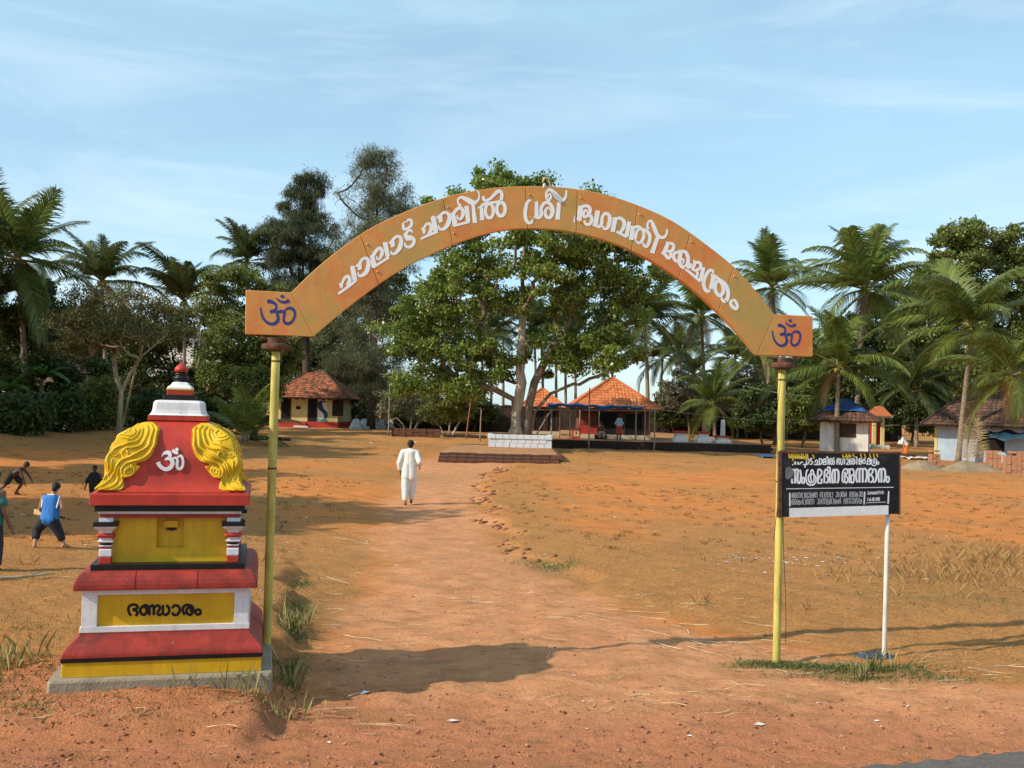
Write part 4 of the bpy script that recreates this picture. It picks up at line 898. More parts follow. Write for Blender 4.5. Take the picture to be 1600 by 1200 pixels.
    def spos(s_, z, h, half, sx, sy):
        w = w_(z); k = max(0, 1 - s_ / .05); a, b = w - s_ + h * k, w + h; x, y = (a, b) if half == 0 else (b, a); return Vector((sx * x, sy * y, DZ - .2 + z))
    for sx in (-1, 1):
        for sy in (-1, 1):
            V = []; Fs = []
            for half in (0, 1):
                b0 = len(V)
                for i, z in enumerate(ZG):
                    w = w_(z)
                    for j in range(NS):
                        s_, h = sg[i, j], hg[i, j]; k = max(0, 1 - s_ / .05)
                        a, b = w - s_ + h * k, w + h
                        x, y = (a, b) if half == 0 else (b, a)
                        V.append((sx * x, sy * y, DZ - .2 + z))
                for i in range(NZ - 1):
                    for j in range(NS - 1):
                        p = b0 + i * NS + j; Fs.append((p, p + 1, p + NS + 1, p + NS))
            mb = MB(); mb.add(V, Fs); o = mb.build('corner_scroll', gold, root)
            bm = bmesh.new(); bm.from_mesh(o.data); bmesh.ops.remove_doubles(bm, verts=bm.verts, dist=1e-5); bmesh.ops.recalc_face_normals(bm, faces=bm.faces); bm.to_mesh(o.data); bm.free(); o.data.shade_smooth()
            for half in (0, 1):
                mbt = MB()
                for cv, rr in bands:
                    A = spline(cv, 7); P = []; R_ = []
                    for u, (x_, y_) in enumerate(A[:, :2]):
                        s_, z = to_sz(x_, y_); z = float(z); s_ = float(s_)
                        if s_ < -.004 or z < .02 or z > .6: continue
                        s_ = max(s_, 0); h_ = max(body_h(s_, z), 0) ; P.append(spos(s_, z, h_ + .003, half, sx, sy)); R_.append(rr * (.55 + .45 * math.sin(PI * min(1, .12 + u / len(A)))))
                    if len(P) > 3: mbt.tube(P, R_, 6)
                t_ = mbt.build('scroll_bands', gold, o, True); t_['kind'] = 'stuff'
                mbt = MB()
                for bd_ in beads:
                    for x_, y_ in bd_[:, :2]:
                        s_, z = to_sz(x_, y_); s_ = float(s_); z = float(z)
                        if s_ < 0: continue
                        p_ = spos(s_, z, max(body_h(s_, z), 0) + .003, half, sx, sy); rb = .0082
                        mbt.add([p_ + Vector(v) * rb for v in ((1, 0, 0), (0, 1, 0), (-1, 0, 0), (0, -1, 0), (0, 0, 1), (0, 0, -1))], [(0, 1, 4), (1, 2, 4), (2, 3, 4), (3, 0, 4), (1, 0, 5), (2, 1, 5), (3, 2, 5), (0, 3, 5)])
                t_ = mbt.build('scroll_beads', gold, o, True); t_['kind'] = 'stuff'
    # inscription and emblem
    Rm = Matrix.Translation(Vector((c.x, c.y, g))) @ Matrix.Rotation(TH, 4, 'Z') @ Matrix.Diagonal((SC, SC, .968, 1)); inv = Rm.inverted()
    def on_front(px, py, off, depth):
        r3 = inv.to_3x3() @ ray(px, py); o3 = inv @ CAM; t = (-depth - o3.y) / r3.y; p = o3 + r3 * t; p.y -= off; return Rm @ p
    for gl in BHANDARAM: stroke_obj('letter', expand(gl, (190, 930), 11.43), lambda x, y, off: on_front(x, y, off + .001, .690), inv, blk, root)
    def on_dome(px, py, off):
        r3 = inv.to_3x3() @ ray(px, py); o3 = inv @ CAM; lo, hi = (-.9 - o3.y) / r3.y, (0 - o3.y) / r3.y
        for _ in range(40):
            m_ = (lo + hi) / 2; p = o3 + r3 * m_; z = min(max(p.z + .2 - DZ, 0), .62)
            if -p.y > w_(z): lo = m_
            else: hi = m_
        p = o3 + r3 * lo; p.y -= off; return Rm @ p
    stroke_obj('om_emblem', expand(OM_RELIEF, (235, 690), 21.8), on_dome, inv, wht, root, lift=.016, thick=1, depth_step=6e-6)
    return root
build_shrine()
# ------------------------------------------------------------------ buildings and masonry
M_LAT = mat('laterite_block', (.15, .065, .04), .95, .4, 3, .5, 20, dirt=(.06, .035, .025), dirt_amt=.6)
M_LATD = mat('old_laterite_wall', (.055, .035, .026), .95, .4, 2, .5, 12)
M_ORANGE_T = tile_mat('new_clay_tile', (.66, .20, .055), (.42, .115, .035), .75)
M_OLD_T = tile_mat('old_clay_tile', (.42, .13, .05), (.11, .045, .025), .85)
M_DARK_T = tile_mat('mossy_clay_tile', (.17, .075, .045), (.05, .032, .022), .9)
M_WOOD = mat('dark_wood', (.06, .035, .02), .7, .3, 8, .2)
M_BAM = mat('bamboo_pole', (.32, .26, .17), .7, .3, 8, .15)
def hip_roof(parent, L, Wd, z0, zr, over, ridge, m, tw=.26, th=.34, name='roof'):
    """hip roof over a L x Wd plan; real overlapping tiles in rows on each slope, joined per roof"""
    hx, hy = L / 2 + over, Wd / 2 + over; r = ridge / 2
    V = []; R = []; rg = np.random.default_rng(int(L * 100))
    def slope(a, b, c, d):
        """eave a->b, top c (over a), d (over b)"""
        a, b, c, d = map(lambda p: np.array(p, float), (a, b, c, d))
        rows = max(2, int(np.linalg.norm((c + d) / 2 - (a + b) / 2) / th))
        nrm = np.cross(b - a, (c + d) / 2 - a); nrm /= np.linalg.norm(nrm)
        for i in range(rows):
            t0, t1 = i / rows, min(1, (i + 1.12) / rows)
            p0, q0, p1, q1 = a + (c - a) * t0, b + (d - b) * t0, a + (c - a) * t1, b + (d - b) * t1
            n = max(1, int(np.linalg.norm(q0 - p0) / tw))
            for k in range(n):
                u0, u1 = k / n, (k + 1) / n
                j = rg.normal() * .006
                A, B = p0 + (q0 - p0) * u0, p0 + (q0 - p0) * u1; C_, D_ = p1 + (q1 - p1) * u0, p1 + (q1 - p1) * u1
                mid0, mid1 = (A + B) / 2, (C_ + D_) / 2
                lo, hi = nrm * (.035 + j), nrm * .006
                V.extend([A + lo, mid0 + lo + nrm * .03, mid1 + hi + nrm * .03, C_ + hi]); R.append(rg.random())
                V.extend([mid0 + lo + nrm * .03, B + lo, D_ + hi, mid1 + hi + nrm * .03]); R.append(R[-1])
                V.extend([A + lo, A - nrm * .0, B - nrm * .0, B + lo]); R.append(R[-1] * .5)
    slope((-hx, -hy, z0), (hx, -hy, z0), (-r, 0, zr), (r, 0, zr)); slope((hx, hy, z0), (-hx, hy, z0), (r, 0, zr), (-r, 0, zr))
    slope((hx, -hy, z0), (hx, hy, z0), (r, 0, zr), (r, 0, zr)); slope((-hx, hy, z0), (-hx, -hy, z0), (-r, 0, zr), (-r, 0, zr))
    mb = MB(); mb.add([(-hx, -hy, z0 - .06), (hx, -hy, z0 - .06), (hx, hy, z0 - .06), (-hx, hy, z0 - .06), (-r, 0, zr - .03), (r, 0, zr - .03)], [(3, 2, 1, 0), (0, 1, 5, 4), (2, 3, 4, 5), (1, 2, 5), (3, 0, 4)])
    rf = mb.build(name, M_WOOD, parent)
    me = np_mesh('roof_tiles', np.array(V), np.arange(len(V)).reshape(-1, 4), R); o = obj('roof_tiles', me, m, rf); o['kind'] = 'stuff'
    for a, b in (((-hx, -hy, z0), (-r, 0, zr)), ((hx, -hy, z0), (r, 0, zr)), ((hx, hy, z0), (r, 0, zr)), ((-hx, hy, z0), (-r, 0, zr)), ((-r, 0, zr), (r + .001, 0, zr))):
        mb = MB(); a, b = Vector(a) + Vector((0, 0, .04)), Vector(b) + Vector((0, 0, .05)); mb.tube([a.lerp(b, i / 6) for i in range(7)], .085, 7); mb.build('ridge_tile', m, rf)
    # rafters under the eaves
    for i in range(int(L / .6) + 1):
        x = -L / 2 + i * .6; mb = MB(); mb.box(x - .03, x + .03, -hy + .05, -hy + over + .05, z0 - .14, z0 - .063); mb.build('rafter', M_WOOD, rf)
    return rf
def wall_box(parent, x0, x1, y0, y1, z0, z1, m, name='wall'):
    mb = MB(); mb.box(x0, x1, y0, y1, z0, z1); return mb.build(name, m, parent)
M_YWALL = mat('cream_yellow_limewash', (.62, .52, .22), .85, .12, 1.2, .1, 20, dirt=(.38, .30, .14), dirt_amt=.5)
M_REDP = mat('red_oxide_plinth', (.42, .04, .03), .7, .2, 2, .1)
M_DARK = mat('dark_doorway', (.012, .010, .010), .9, .1, 3, 0)
M_BLUEW = mat('bluish_limewash', (.42, .53, .64), .85, .15, 1.5, .1, 20, dirt=(.33, .36, .38), dirt_amt=.6, streak=(.22, .2, .17))
M_WWALL = mat('white_limewash', (.70, .68, .62), .85, .12, 1.5, .1, 20, dirt=(.42, .38, .32), dirt_amt=.6, streak=(.35, .3, .24))
M_TARP = mat('blue_tarpaulin', (.03, .11, .33), .45, .25, 3, .5, 4)

def yellow_house():
    a, b = gp(418, 668), gp(541, 668); c = (a + b) / 2; d = c.y; k = d / F_PX
    root = thing('yellow_house', (c.x, c.y + 3, Hf(c.x, c.y + 3)), 'small cream yellow house with old red tiled hip roof and red plinth', 'house', -.04)
    g = c.z - root.location.z; W = (b.x - a.x); hw = W / 2
    Y0 = -3.0; zt = 47 * k + g
    wall_box(root, -hw, hw, Y0, 3, g, zt, M_YWALL)
    wall_box(root, -hw - .05, hw + .05, Y0 - .06, 3.05, g - .3, g + 9.5 * k, M_REDP, 'plinth')
    px = lambda x: (x - (418 + 541) / 2) * k
    for x0, x1 in ((439, 451), (481, 493)):
        wall_box(root, px(x0), px(x1), Y0 - .015, Y0 + .2, g + 9.6 * k, zt - .05, M_DARK, 'doorway')
        wall_box(root, px(x0) - .1, px(x0), Y0 - .04, Y0 + .05, g + 9.6 * k, zt - .05, M_WOOD, 'door_frame')
        wall_box(root, px(x1), px(x1) + .1, Y0 - .04, Y0 + .05, g + 9.6 * k, zt - .05, M_WOOD, 'door_frame')
    w = wall_box(root, px(518), px(535), Y0 - .03, Y0 + .1, g + 19 * k, g + 44 * k, M_WOOD, 'window')
    for i in range(7):
        x = px(518) + (px(535) - px(518)) * (i + .5) / 7; wall_box(w, x - .02, x + .02, Y0 - .06, Y0 - .031, g + 20 * k, g + 43 * k, M_DARK, 'bar')
    mu = wall_box(root, px(493.6), px(510), Y0 - .012, Y0 + .05, g + 10 * k, zt - .06, mat('mural_white', (.70, .72, .68), .8, .1), 'mural')
    P = [(507, 40), (501, 42), (498, 36), (501, 29), (507, 23), (508, 16), (502, 12), (496, 14)]
    A = spline([(px(x), g + y * k, 0) for x, y in P], .1); V = []; Fs = []
    for i, p in enumerate(A):
        w_ = .04 + .20 * math.sin(PI * min(1, .15 + i / len(A))); V += [(p[0] - w_, Y0 - .018, p[1]), (p[0] + w_, Y0 - .018, p[1] + .03)]
        if i: n = 2 * i; Fs.append((n - 2, n - 1, n + 1, n))
    mb = MB(); mb.add(V, Fs); mb.build('mural_swirl', mat('mural_navy', (.03, .06, .12), .7), mu)
    wall_box(mu, px(493.6), px(510), Y0 - .02, Y0 - .011, g + 10 * k, g + 14 * k, mat('mural_teal', (.12, .35, .27), .7), 'mural_band')
    wall_box(root, px(461), px(468), Y0 - .03, Y0 + .02, g + 28 * k, g + 33 * k, M_DARK, 'notice')
    wall_box(root, px(462), px(484), Y0 - 1.0, Y0 - .3, g - .3, g + .16, M_WWALL, 'step')
    wall_box(root, px(428), px(478), Y0 - .4, Y0 - .061, g - .3, g + .42, M_REDP, 'veranda_step')
    hip_roof(root, W, 6, zt - .06, g + 90 * k, 1.15, W * .22, M_OLD_T)
yellow_house()

def snake_stones():
    base = gp(615, 671)
    for i in range(11):
        px_ = 556 + i * 13.5; q = gp(px_, 671 - i * .2); r = random.Random(i)
        root = thing('boundary_stone', (q.x, q.y, Hf(q.x, q.y)), ('pale grey stepped altar stone in the row beside the yellow house' if i < 3 else 'pale grey stepped altar stone in the row under the bare bush'), 'altar stone', r.uniform(-.1, .1), 'altar stones by the yellow house' if i < 3 else 'altar stones under the bush')
        s = 1.0 + r.uniform(-.1, .1); w = mat('grey_limewash', (.44, .46, .48), .85, .2, 3, .2)
        mb = MB(); mb.sq([(.5 * s, -.1), (.5 * s, .28), (.42 * s, .29)], .02); mb.build('base', w, root)
        mb = MB(); mb.sq([(.40 * s, .285), (.36 * s, .55), (.22 * s, .82 * s), (.10 * s, .9 * s)], .02); mb.build('top', w, root)
snake_stones()

# tree platform of laterite courses and the whitewashed plinth round the tree
def tree_platform():
    f0, f1 = gp(685, 721), gp(875, 726); d = (f0.y + f1.y) / 2; g = Hf((f0.x + f1.x) / 2, d)
    root = thing('stepped_platform', ((f0.x + f1.x) / 2, d, g), 'low stepped laterite block platform in front of the big tree', 'platform')
    hw = (f1.x - f0.x) / 2; H_ = .125
    mesh = None
    for c in range(3):
        y0 = c * .55; n = int(2 * hw / .42); w = 2 * hw / n
        for i in range(n):
            if mesh is None:
                mb = MB(); mb.box(-w / 2 + .006, w / 2 - .006, 0, .56, -.04, H_ - .006); b = mb.build('block', M_LAT, root, bevel=.015); mesh = b.data
            else: b = link(bpy.data.objects.new('block', mesh), root)
            b.location = (-hw + (i + .5) * w + random.uniform(-.006, .006), y0 + random.uniform(-.02, .02), c * H_ + random.uniform(-.008, .008)); b.rotation_euler = (0, 0, random.uniform(-.02, .02))
    mb = MB(); mb.box(-hw, hw, 1.3, 13, -.3, 3 * H_ - .012)
    fill = mat('platform_earth', (.46, .225, .095), .95, .3, 1.6, .5, 20, dirt=(.24, .14, .06), dirt_amt=.8); mb.build('fill', fill, root)
    for i in range(28):
        b = link(bpy.data.objects.new('block', mesh), root); b.rotation_euler = (0, 0, PI / 2 + random.uniform(-.03, .03)); b.location = (hw + random.uniform(-.02, .03) + .22, 1.0 + i * .43, random.uniform(-.02, .01) + H_ * 1.6); b.scale = (1, 1, 1.3)
    return g + 3 * H_ - .012
PLAT_Z = tree_platform()
def tree_plinth():
    d = (CAMZ - PLAT_Z) * F_PX / 61.0; a, b = at(763, 700, d), at(862, 702, d); c = (a + b) / 2; hw = (b.x - a.x) / 2
    root = thing('tree_plinth', (c.x, d + hw, PLAT_Z), 'whitewashed stone block plinth around the big tree trunk', 'plinth', .0)
    h = 20 * d / F_PX; m = mat('patchy_whitewash', (.66, .68, .70), .85, .15, 2.2, .3, 20, dirt=(.25, .28, .30), dirt_amt=.75)
    mesh = None; n = 9; w = 2 * hw / n
    for side in range(4):
        for c_ in range(3):
            for i in range(n):
                if mesh is None: mb = MB(); mb.box(-w / 2 + .008, w / 2 - .008, -.0, .25, 0, h / 3 - .008); o = mb.build('block', m, root, bevel=.012); mesh = o.data
                else: o = link(bpy.data.objects.new('block', mesh), root)
                x = -hw + (i + .5) * w + (w * .22 if c_ % 2 else 0) * (0 if i == n - 1 else 1); y = -hw + random.uniform(-.012, .012) - (.05 if c_ == 2 else 0)
                o.matrix_local = Matrix.Rotation(side * PI / 2, 4, 'Z') @ Matrix.Translation((x, y, c_ * h / 3))
    mb = MB(); mb.box(-hw + .2, hw - .2, -hw + .2, hw - .2, -.1, h - .03); mb.build('fill', mat('platform_earth', (.46, .225, .095)), root)
    return Vector((c.x, d + hw, PLAT_Z + h - .03))
TREE_BASE = tree_plinth()

# temple courtyard: low retaining wall, raised earth
CY_D = 62.0
def courtyard():
    z = Hf(8, CY_D) + .50
    a, b = at(862, 690, CY_D), at(1205, 700, CY_D)
    root = thing('retaining_wall', ((a.x + b.x) / 2, CY_D, Hf(8, CY_D)), 'long low dark laterite wall below the temple courtyard', 'wall')
    hw = (b.x - a.x) / 2; mesh = None; n = int(2 * hw / .55); w = 2 * hw / n
    for c in range(3):
        for i in range(n):
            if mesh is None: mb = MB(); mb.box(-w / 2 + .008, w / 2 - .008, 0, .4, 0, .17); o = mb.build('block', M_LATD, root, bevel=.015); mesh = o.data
            else: o = link(bpy.data.objects.new('block', mesh), root)
            o.location = (-hw + (i + .5 + (.25 if c % 2 else 0)) * w, random.uniform(-.02, .02), c * .172 - .02)
    mb = MB(); mb.box(a.x, b.x, CY_D + .3, 92, -.5, z)
    o = mb.build('courtyard_ground', mat('courtyard_earth', (.42, .20, .085), .95, .3, .8, .5, 12, dirt=(.22, .14, .06), dirt_amt=.8)); tag(o, 'raised earth courtyard behind the low wall', kind='structure')
    return z
CY_Z = courtyard()
def temple(px0, px1, py_eave, py_apex, d, label, name, wallm, depth=4.6, posts=True):
    a, b = at(px0, py_eave, d), at(px1, py_eave, d); apex = at((px0 + px1) / 2, py_apex, d + depth / 2)
    W = b.x - a.x; over = W * .13
    c = (a + b) / 2; root = thing(name, (c.x, d + depth / 2, CY_Z), label, 'temple')
    ze, za = (a.z + b.z) / 2 - CY_Z, apex.z - CY_Z; L = W - 2 * over; D = depth - 2 * over
    wall_box(root, -L / 2 - .15, L / 2 + .15, -D / 2 - .15, D / 2 + .15, -.1, .28, mat('pale_stone_plinth', (.55, .46, .33), .85, .2), 'plinth')
    wall_box(root, -L / 2, L / 2, -D / 2, D / 2, .28, ze + .05, wallm, 'wall')
    mb = MB(); rf = hip_roof(root, L, D, ze, za, over, .25, M_ORANGE_T, .24, .30)
    for (x0, x1, z0, z1) in ((-L * .22, L * .04, .3, ze - .25), (L * .16, L * .40, .3, ze - .3)):
        wall_box(root, x0, x1, -D / 2 - .02, -D / 2 + .1, z0, z1, M_DARK, 'doorway')
        for xx in (x0 - .12, x1): wall_box(root, xx, xx + .12, -D / 2 - .06, -D / 2 + .05, z0, z1 + .1, M_WOOD, 'door_frame')
    for i in range(6):
        for j in range(4):
            wall_box(root, -L / 2 + .12 + i * .11, -L / 2 + .19 + i * .11, -D / 2 - .03, -D / 2 + .02, .95 + j * .2, 1.08 + j * .2, M_REDP, 'lattice_block')
    wall_box(root, -L / 2 - .02, -L * .25, -D / 2 - .04, -D / 2 + .05, .285, .85, M_REDP, 'dado')
    return root
M_TWALL = mat('dark_red_temple_wall', (.16, .055, .035), .85, .25, 2, .2)
temple(889, 1036, 639, 592, 66, 'larger temple with bright orange tiled roof behind bamboo scaffold', 'temple', M_TWALL, 6.0)
temple(812, 884, 636, 609, 72, 'small temple with orange tiled roof seen behind the tree trunk', 'temple', M_TWALL, 3.2)
def pole(name, a, b, r, m, label, group=None, cat='pole'):
    o = thing(name, a, label, cat, 0, group); v = Vector(b) - Vector(a)
    mb = MB(); n = 8; mb.tube([v * (i / n) + Vector((random.uniform(-.012, .012), random.uniform(-.012, .012), 0)) for i in range(n + 1)], [r * (1 - .25 * i / n) for i in range(n + 1)], 8); mb.build('shaft', m, o, True)
    mb = MB(); mb.lathe([(r * 1.05, -.15), (r * 1.2, .0), (r * 1.05, .04)], 8); mb.build('butt', m, o); return o
for (x, y0, y1, d) in ((920, 707, 606, 61.5), (861, 690, 628, 64), (874, 690, 633, 65), (890, 690, 640, 65), (993, 690, 622, 64.5), (1007, 688, 640, 65.5), (1022, 704, 643, 61.6), (905, 688, 640, 66), (935, 688, 640, 65.5)):
    b = at(x, y0, d); z = Hf(b.x, d) if d < CY_D else CY_Z
    lab_ = {920: 'tallest bamboo pole, standing on the ground before the low dark wall', 1022: 'bamboo pole on the ground at the outer eave corner of the larger temple', 993: 'bamboo pole rising above the eave in front of the larger temple doorway', 1007: 'bamboo pole beside the far doorway of the larger temple'}.get(x, 'upright bamboo pole standing between the two orange temples' if x < 895 else 'bamboo pole near the donation box and seated person')
    t = at(x + 1.5, y1, d); pole('bamboo_pole', (b.x, d, z), (t.x, d, t.z), .05, M_BAM, lab_, 'bamboo scaffold poles between the temples' if x < 895 else ('bamboo scaffold poles by the donation box' if x in (905, 935) else 'bamboo scaffold poles'))
a, b = at(835, 672, 63.5), at(866, 632, 63.5); pole('bamboo_prop', (a.x, 63.5, CY_Z), (b.x, 63.5, b.z), .05, M_BAM, 'slanting bamboo prop leaning between tree and small temple', cat='pole')
a, b = at(828, 640, 63.8), at(1030, 642, 63.2); pole('bamboo_rail', tuple(a), tuple(b), .035, M_BAM, 'long horizontal bamboo rail under the temple eaves', cat='pole')
def tarp_strip():
    V = []; Fs = []; n = 40
    for i in range(n + 1):
        x = 856 + (1005 - 856) * i / n; sag = 1.5 * math.sin(i * .9) + 1.2 * math.sin(i * .37)
        h = 5.5 + 1.8 * math.sin(i * .55 + 1) if i < 34 else 3
        V += [tuple(at(x, 629.5 + i * .15 + sag * .5, 63.6)), tuple(at(x, 629.5 + i * .15 + sag * .5 + h * .3, 63.3)), tuple(at(x, 629.5 + i * .15 + sag + h, 63.45))]
        if i: a = 3 * i; Fs += [(a - 3, a, a + 1, a - 2), (a - 2, a + 1, a + 2, a - 1)]
    mb = MB(); mb.add(V, Fs); o = mb.build('tarpaulin', M_TARP); tag(o, 'rolled blue tarpaulin along the eaves of the larger orange temple', 'tarpaulin')
    sm = o.modifiers.new('t', 'SOLIDIFY'); sm.thickness = .02
tarp_strip()
def collection_box():
    p = at(900, 682, 64); root = thing('collection_box', (p.x, 64, CY_Z), 'red painted donation box with pale label beside the temple', 'box')
    k = 64 / F_PX; mb = MB(); mb.box(-6.5 * k, 6.5 * k, -.25, .25, 0, .62); mb.build('body', bpy.data.materials['bright_red_enamel'], root, bevel=.02)
    mb = MB(); mb.box(-7.2 * k, 7.2 * k, -.28, .28, .62, .68); mb.build('lid', bpy.data.materials['bright_red_enamel'], root)
    mb = MB(); mb.box(-4 * k, 4 * k, -.256, -.251, .2, .56); mb.build('label_plate', M_YWALL, root)
    mb = MB(); mb.box(-.05, .03, -.262, -.257, .3, .5); mb.build('mark', M_DARK, root)
collection_box()
for i, (x0, x1, y1, lab) in enumerate(((1051, 1074, 697, 'squat whitewashed offering stone with red top, second from the white pillar'), (1087, 1109, 698, 'squat whitewashed offering stone with red top, between two others'), (1115, 1140, 698, 'low wide whitewashed offering stone with red top in front of the white pillar'))):
    p = at((x0 + x1) / 2, y1, 61); k = 61 / F_PX; z = Hf(p.x, 61) + .0; w = (x1 - x0) * k / 2
    p = at((x0 + x1) / 2, y1, 64); w = (x1 - x0) * 64 / F_PX / 2
    hgt = (17, 17, 11)[i] * 64 / F_PX
    root = thing('offering_stone', (p.x, 64, CY_Z), lab, 'altar stone', .05 * i)
    mb = MB(); mb.sq([(w, -.05), (w * .98, .1), (w * .72, hgt * .55), (w * .72, hgt * .8)], .03); mb.build('base', M_WWALL, root)
    mb = MB(); mb.sq([(w * .9, hgt * .8 + .002), (w * .9, hgt), (w * .5, hgt + .01)], .02); mb.build('top', M_REDP, root)
p = at(1129, 690, 66); root = thing('white_pillar', (p.x, 66, CY_Z), 'slim tapering whitewashed stone pillar beside the offering stones', 'pillar')
mb = MB(); mb.sq([(.19, -.05), (.17, .3)], .02); mb.build('base', M_WWALL, root); mb = MB(); mb.sq([(.145, .301), (.13, .9), (.115, 1.4), (.09, 1.48)], .02); mb.build('shaft', M_WWALL, root)

# old laterite boundary wall at the back
def back_wall():
    root = thing('boundary_wall', (2, 92, .4), 'dark old laterite boundary wall behind the temples', 'wall')
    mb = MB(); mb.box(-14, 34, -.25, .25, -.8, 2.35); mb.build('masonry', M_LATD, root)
    mesh = None
    for i in range(60):
        if mesh is None: mb = MB(); mb.box(-.39, .39, -.3, .3, 2.352, 2.5); o = mb.build('coping_stone', M_LATD, root, bevel=.03); mesh = o.data
        else: o = link(bpy.data.objects.new('coping_stone', mesh), root)
        o.location = (-13.6 + i * .8, random.uniform(-.03, .03), random.uniform(-.06, 0))
back_wall()
# low broken wall pieces left of the platform
def low_wall(px0, px1, py, hgt, lab, m=M_LAT):
    a, b = gp(px0, py), gp(px1, py); c = (a + b) / 2; root = thing('low_wall', (c.x, c.y, Hf(c.x, c.y)), lab, 'wall'); L = b.x - a.x; n = max(3, int(L / .45)); mesh = None
    for r_ in range(max(1, round(hgt / .2))):
        for i in range(n):
            if mesh is None: mb = MB(); mb.box(-L / n / 2 + .01, L / n / 2 - .01, -.2, .2, -.08, .19); o = mb.build('block', m, root, bevel=.02); mesh = o.data
            else: o = link(bpy.data.objects.new('block', mesh), root)
            o.location = (-L / 2 + (i + .5) * L / n, random.uniform(-.03, .03), r_ * .2)
low_wall(608, 690, 683, .6, 'low rough laterite block wall under the bare bush')
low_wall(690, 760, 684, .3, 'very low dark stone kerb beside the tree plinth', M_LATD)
for (x, y0, y1, xt, m, lab) in ((607, 682, 600, 609, M_BAM, 'thin grey upright stake by the bare bush'), (728, 686, 628, 735, mat('red_painted_stake', (.35, .12, .08), .7), 'leaning reddish stake near the tree plinth'), (750, 690, 640, 752, M_BAM, 'thin grey stake beside the tree plinth')):
    q = gp(x, y0); t = at(xt, y1, q.y); pole('stake', (q.x, q.y, Hf(q.x, q.y)), tuple(t), .05, m, lab)

def tarp_hut():
    q = gp(1333, 712); d = q.y; k = d / F_PX; root = thing('small_hut', (q.x, d + 1.6, Hf(q.x, d)), 'small white hut with dark tiled roof partly under blue tarpaulin', 'hut', -.36)
    hw = 36 * k; zt = 54 * k
    wall_box(root, -hw, hw, -1.6, 1.6, -.2, zt, M_WWALL)
    wall_box(root, -hw * .38, hw * .5, -1.62, -1.4, zt * .52, zt * .93, M_WOOD, 'window'); wall_box(root, hw + .002, hw + .06, -1.62, -.9, 0, zt * .8, mat('navy_door', (.05, .07, .16), .6), 'door')
    hip_roof(root, 2 * hw, 3.2, zt - .02, 86 * k, .75, .4, M_DARK_T)
    V = []; Fs = []; n = 10; zr, ze, hx, hy = 86 * k + .10, zt + .1, hw + .75, 2.35
    for i in range(n + 1):
        t = i / n
        for j in range(n + 1):
            u = j / n * 2 - 1; s = .62
            x = u * (0.2 + (hx - .2) * t * s); y = -hy * t * s; z = zr + (ze - zr) * t * s + .05 + .03 * math.sin(i * 2.1 + j * 1.7)
            V.append((x, y, z))
    for i in range(n):
        for j in range(n): a = i * (n + 1) + j; Fs.append((a, a + 1, a + n + 2, a + n + 1))
    mb = MB(); mb.add(V, Fs); o = mb.build('tarpaulin_cover', M_TARP, root, True); sm = o.modifiers.new('t', 'SOLIDIFY'); sm.thickness = .015
tarp_hut()
def gate_shrine():
    d = 74; p = at(1372, 705, d); root = thing('wayside_shrine', (p.x, d, Hf(p.x, d)), 'small cream shrine with red tiled canopy behind the white hut', 'shrine'); k = d / F_PX; z0 = p.z - root.location.z
    for x in (-7, 6): wall_box(root, x * k - .12, x * k + .12, -.12, .12, -.2, 48 * k, M_YWALL, 'column')
    wall_box(root, -10 * k, 10 * k, .3, .5, -.2, 46 * k, M_REDP, 'back_wall'); wall_box(root, -12 * k, 14 * k, -.5, .7, -.2, .25, M_WWALL, 'plinth'); wall_box(root, -16 * k, 18 * k, -.6, .9, 48 * k, 50.5 * k, M_WWALL, 'lintel')
    mb = MB(); mb.sq([(.75, 50.6 * k), (.25, 65 * k), (.05, 66 * k)], .02); r = mb.build('canopy', tile_mat('new_clay_tile', (0, 0, 0), (0, 0, 0)), root)
gate_shrine()
def blue_house():
    q = gp(1540, 722); d = q.y; k = d / F_PX; root = thing('blue_house', (q.x + 1.3, d + 3, Hf(q.x, d)), 'low pale blue house with sagging mossy tiled roof behind the bricks', 'house', -.40)
    g = q.z - root.location.z; hw = 74 * k; zt = 56 * k
    wall_box(root, -hw, hw, -3, 3, -.3, zt, M_BLUEW); wall_box(root, -hw - .03, -hw + .12, -3.03, -2.8, -.3, zt - .02, M_YWALL, 'corner_post')
    wall_box(root, -hw * .15, hw * .35, -3.02, -2.9, zt * .3, zt * .8, M_DARK, 'window')
    hip_roof(root, 2 * hw, 6, zt + .0, 110 * k, .8, hw * .7, M_DARK_T)
    V = []; Fs = []; n = 12
    for i in range(n + 1):
        for j in range(5):
            V.append((hw * (.05 + .8 * i / n), -3.15 - .25 * j - .05 * math.sin(i * 1.7), zt - .25 - .12 * j - .10 * math.sin(i * .9 + j)))
    for i in range(n):
        for j in range(4): a = i * 5 + j; Fs.append((a, a + 1, a + 6, a + 5))
    mb = MB(); mb.add(V, Fs); o = mb.build('awning', mat('dark_teal_tarp', (.03, .08, .12), .5, .3, 3, .3), root, True); o.modifiers.new('t', 'SOLIDIFY').thickness = .012
    # wooden ridge post leaning at the roof top
    A = Vector((hw * .05, -.5, 104 * k)); B = A + Vector((1.6, 0, .9)); mb = MB(); mb.tube([A, B], .06, 7); mb.build('ridge_prop', M_BAM, root)
blue_house()
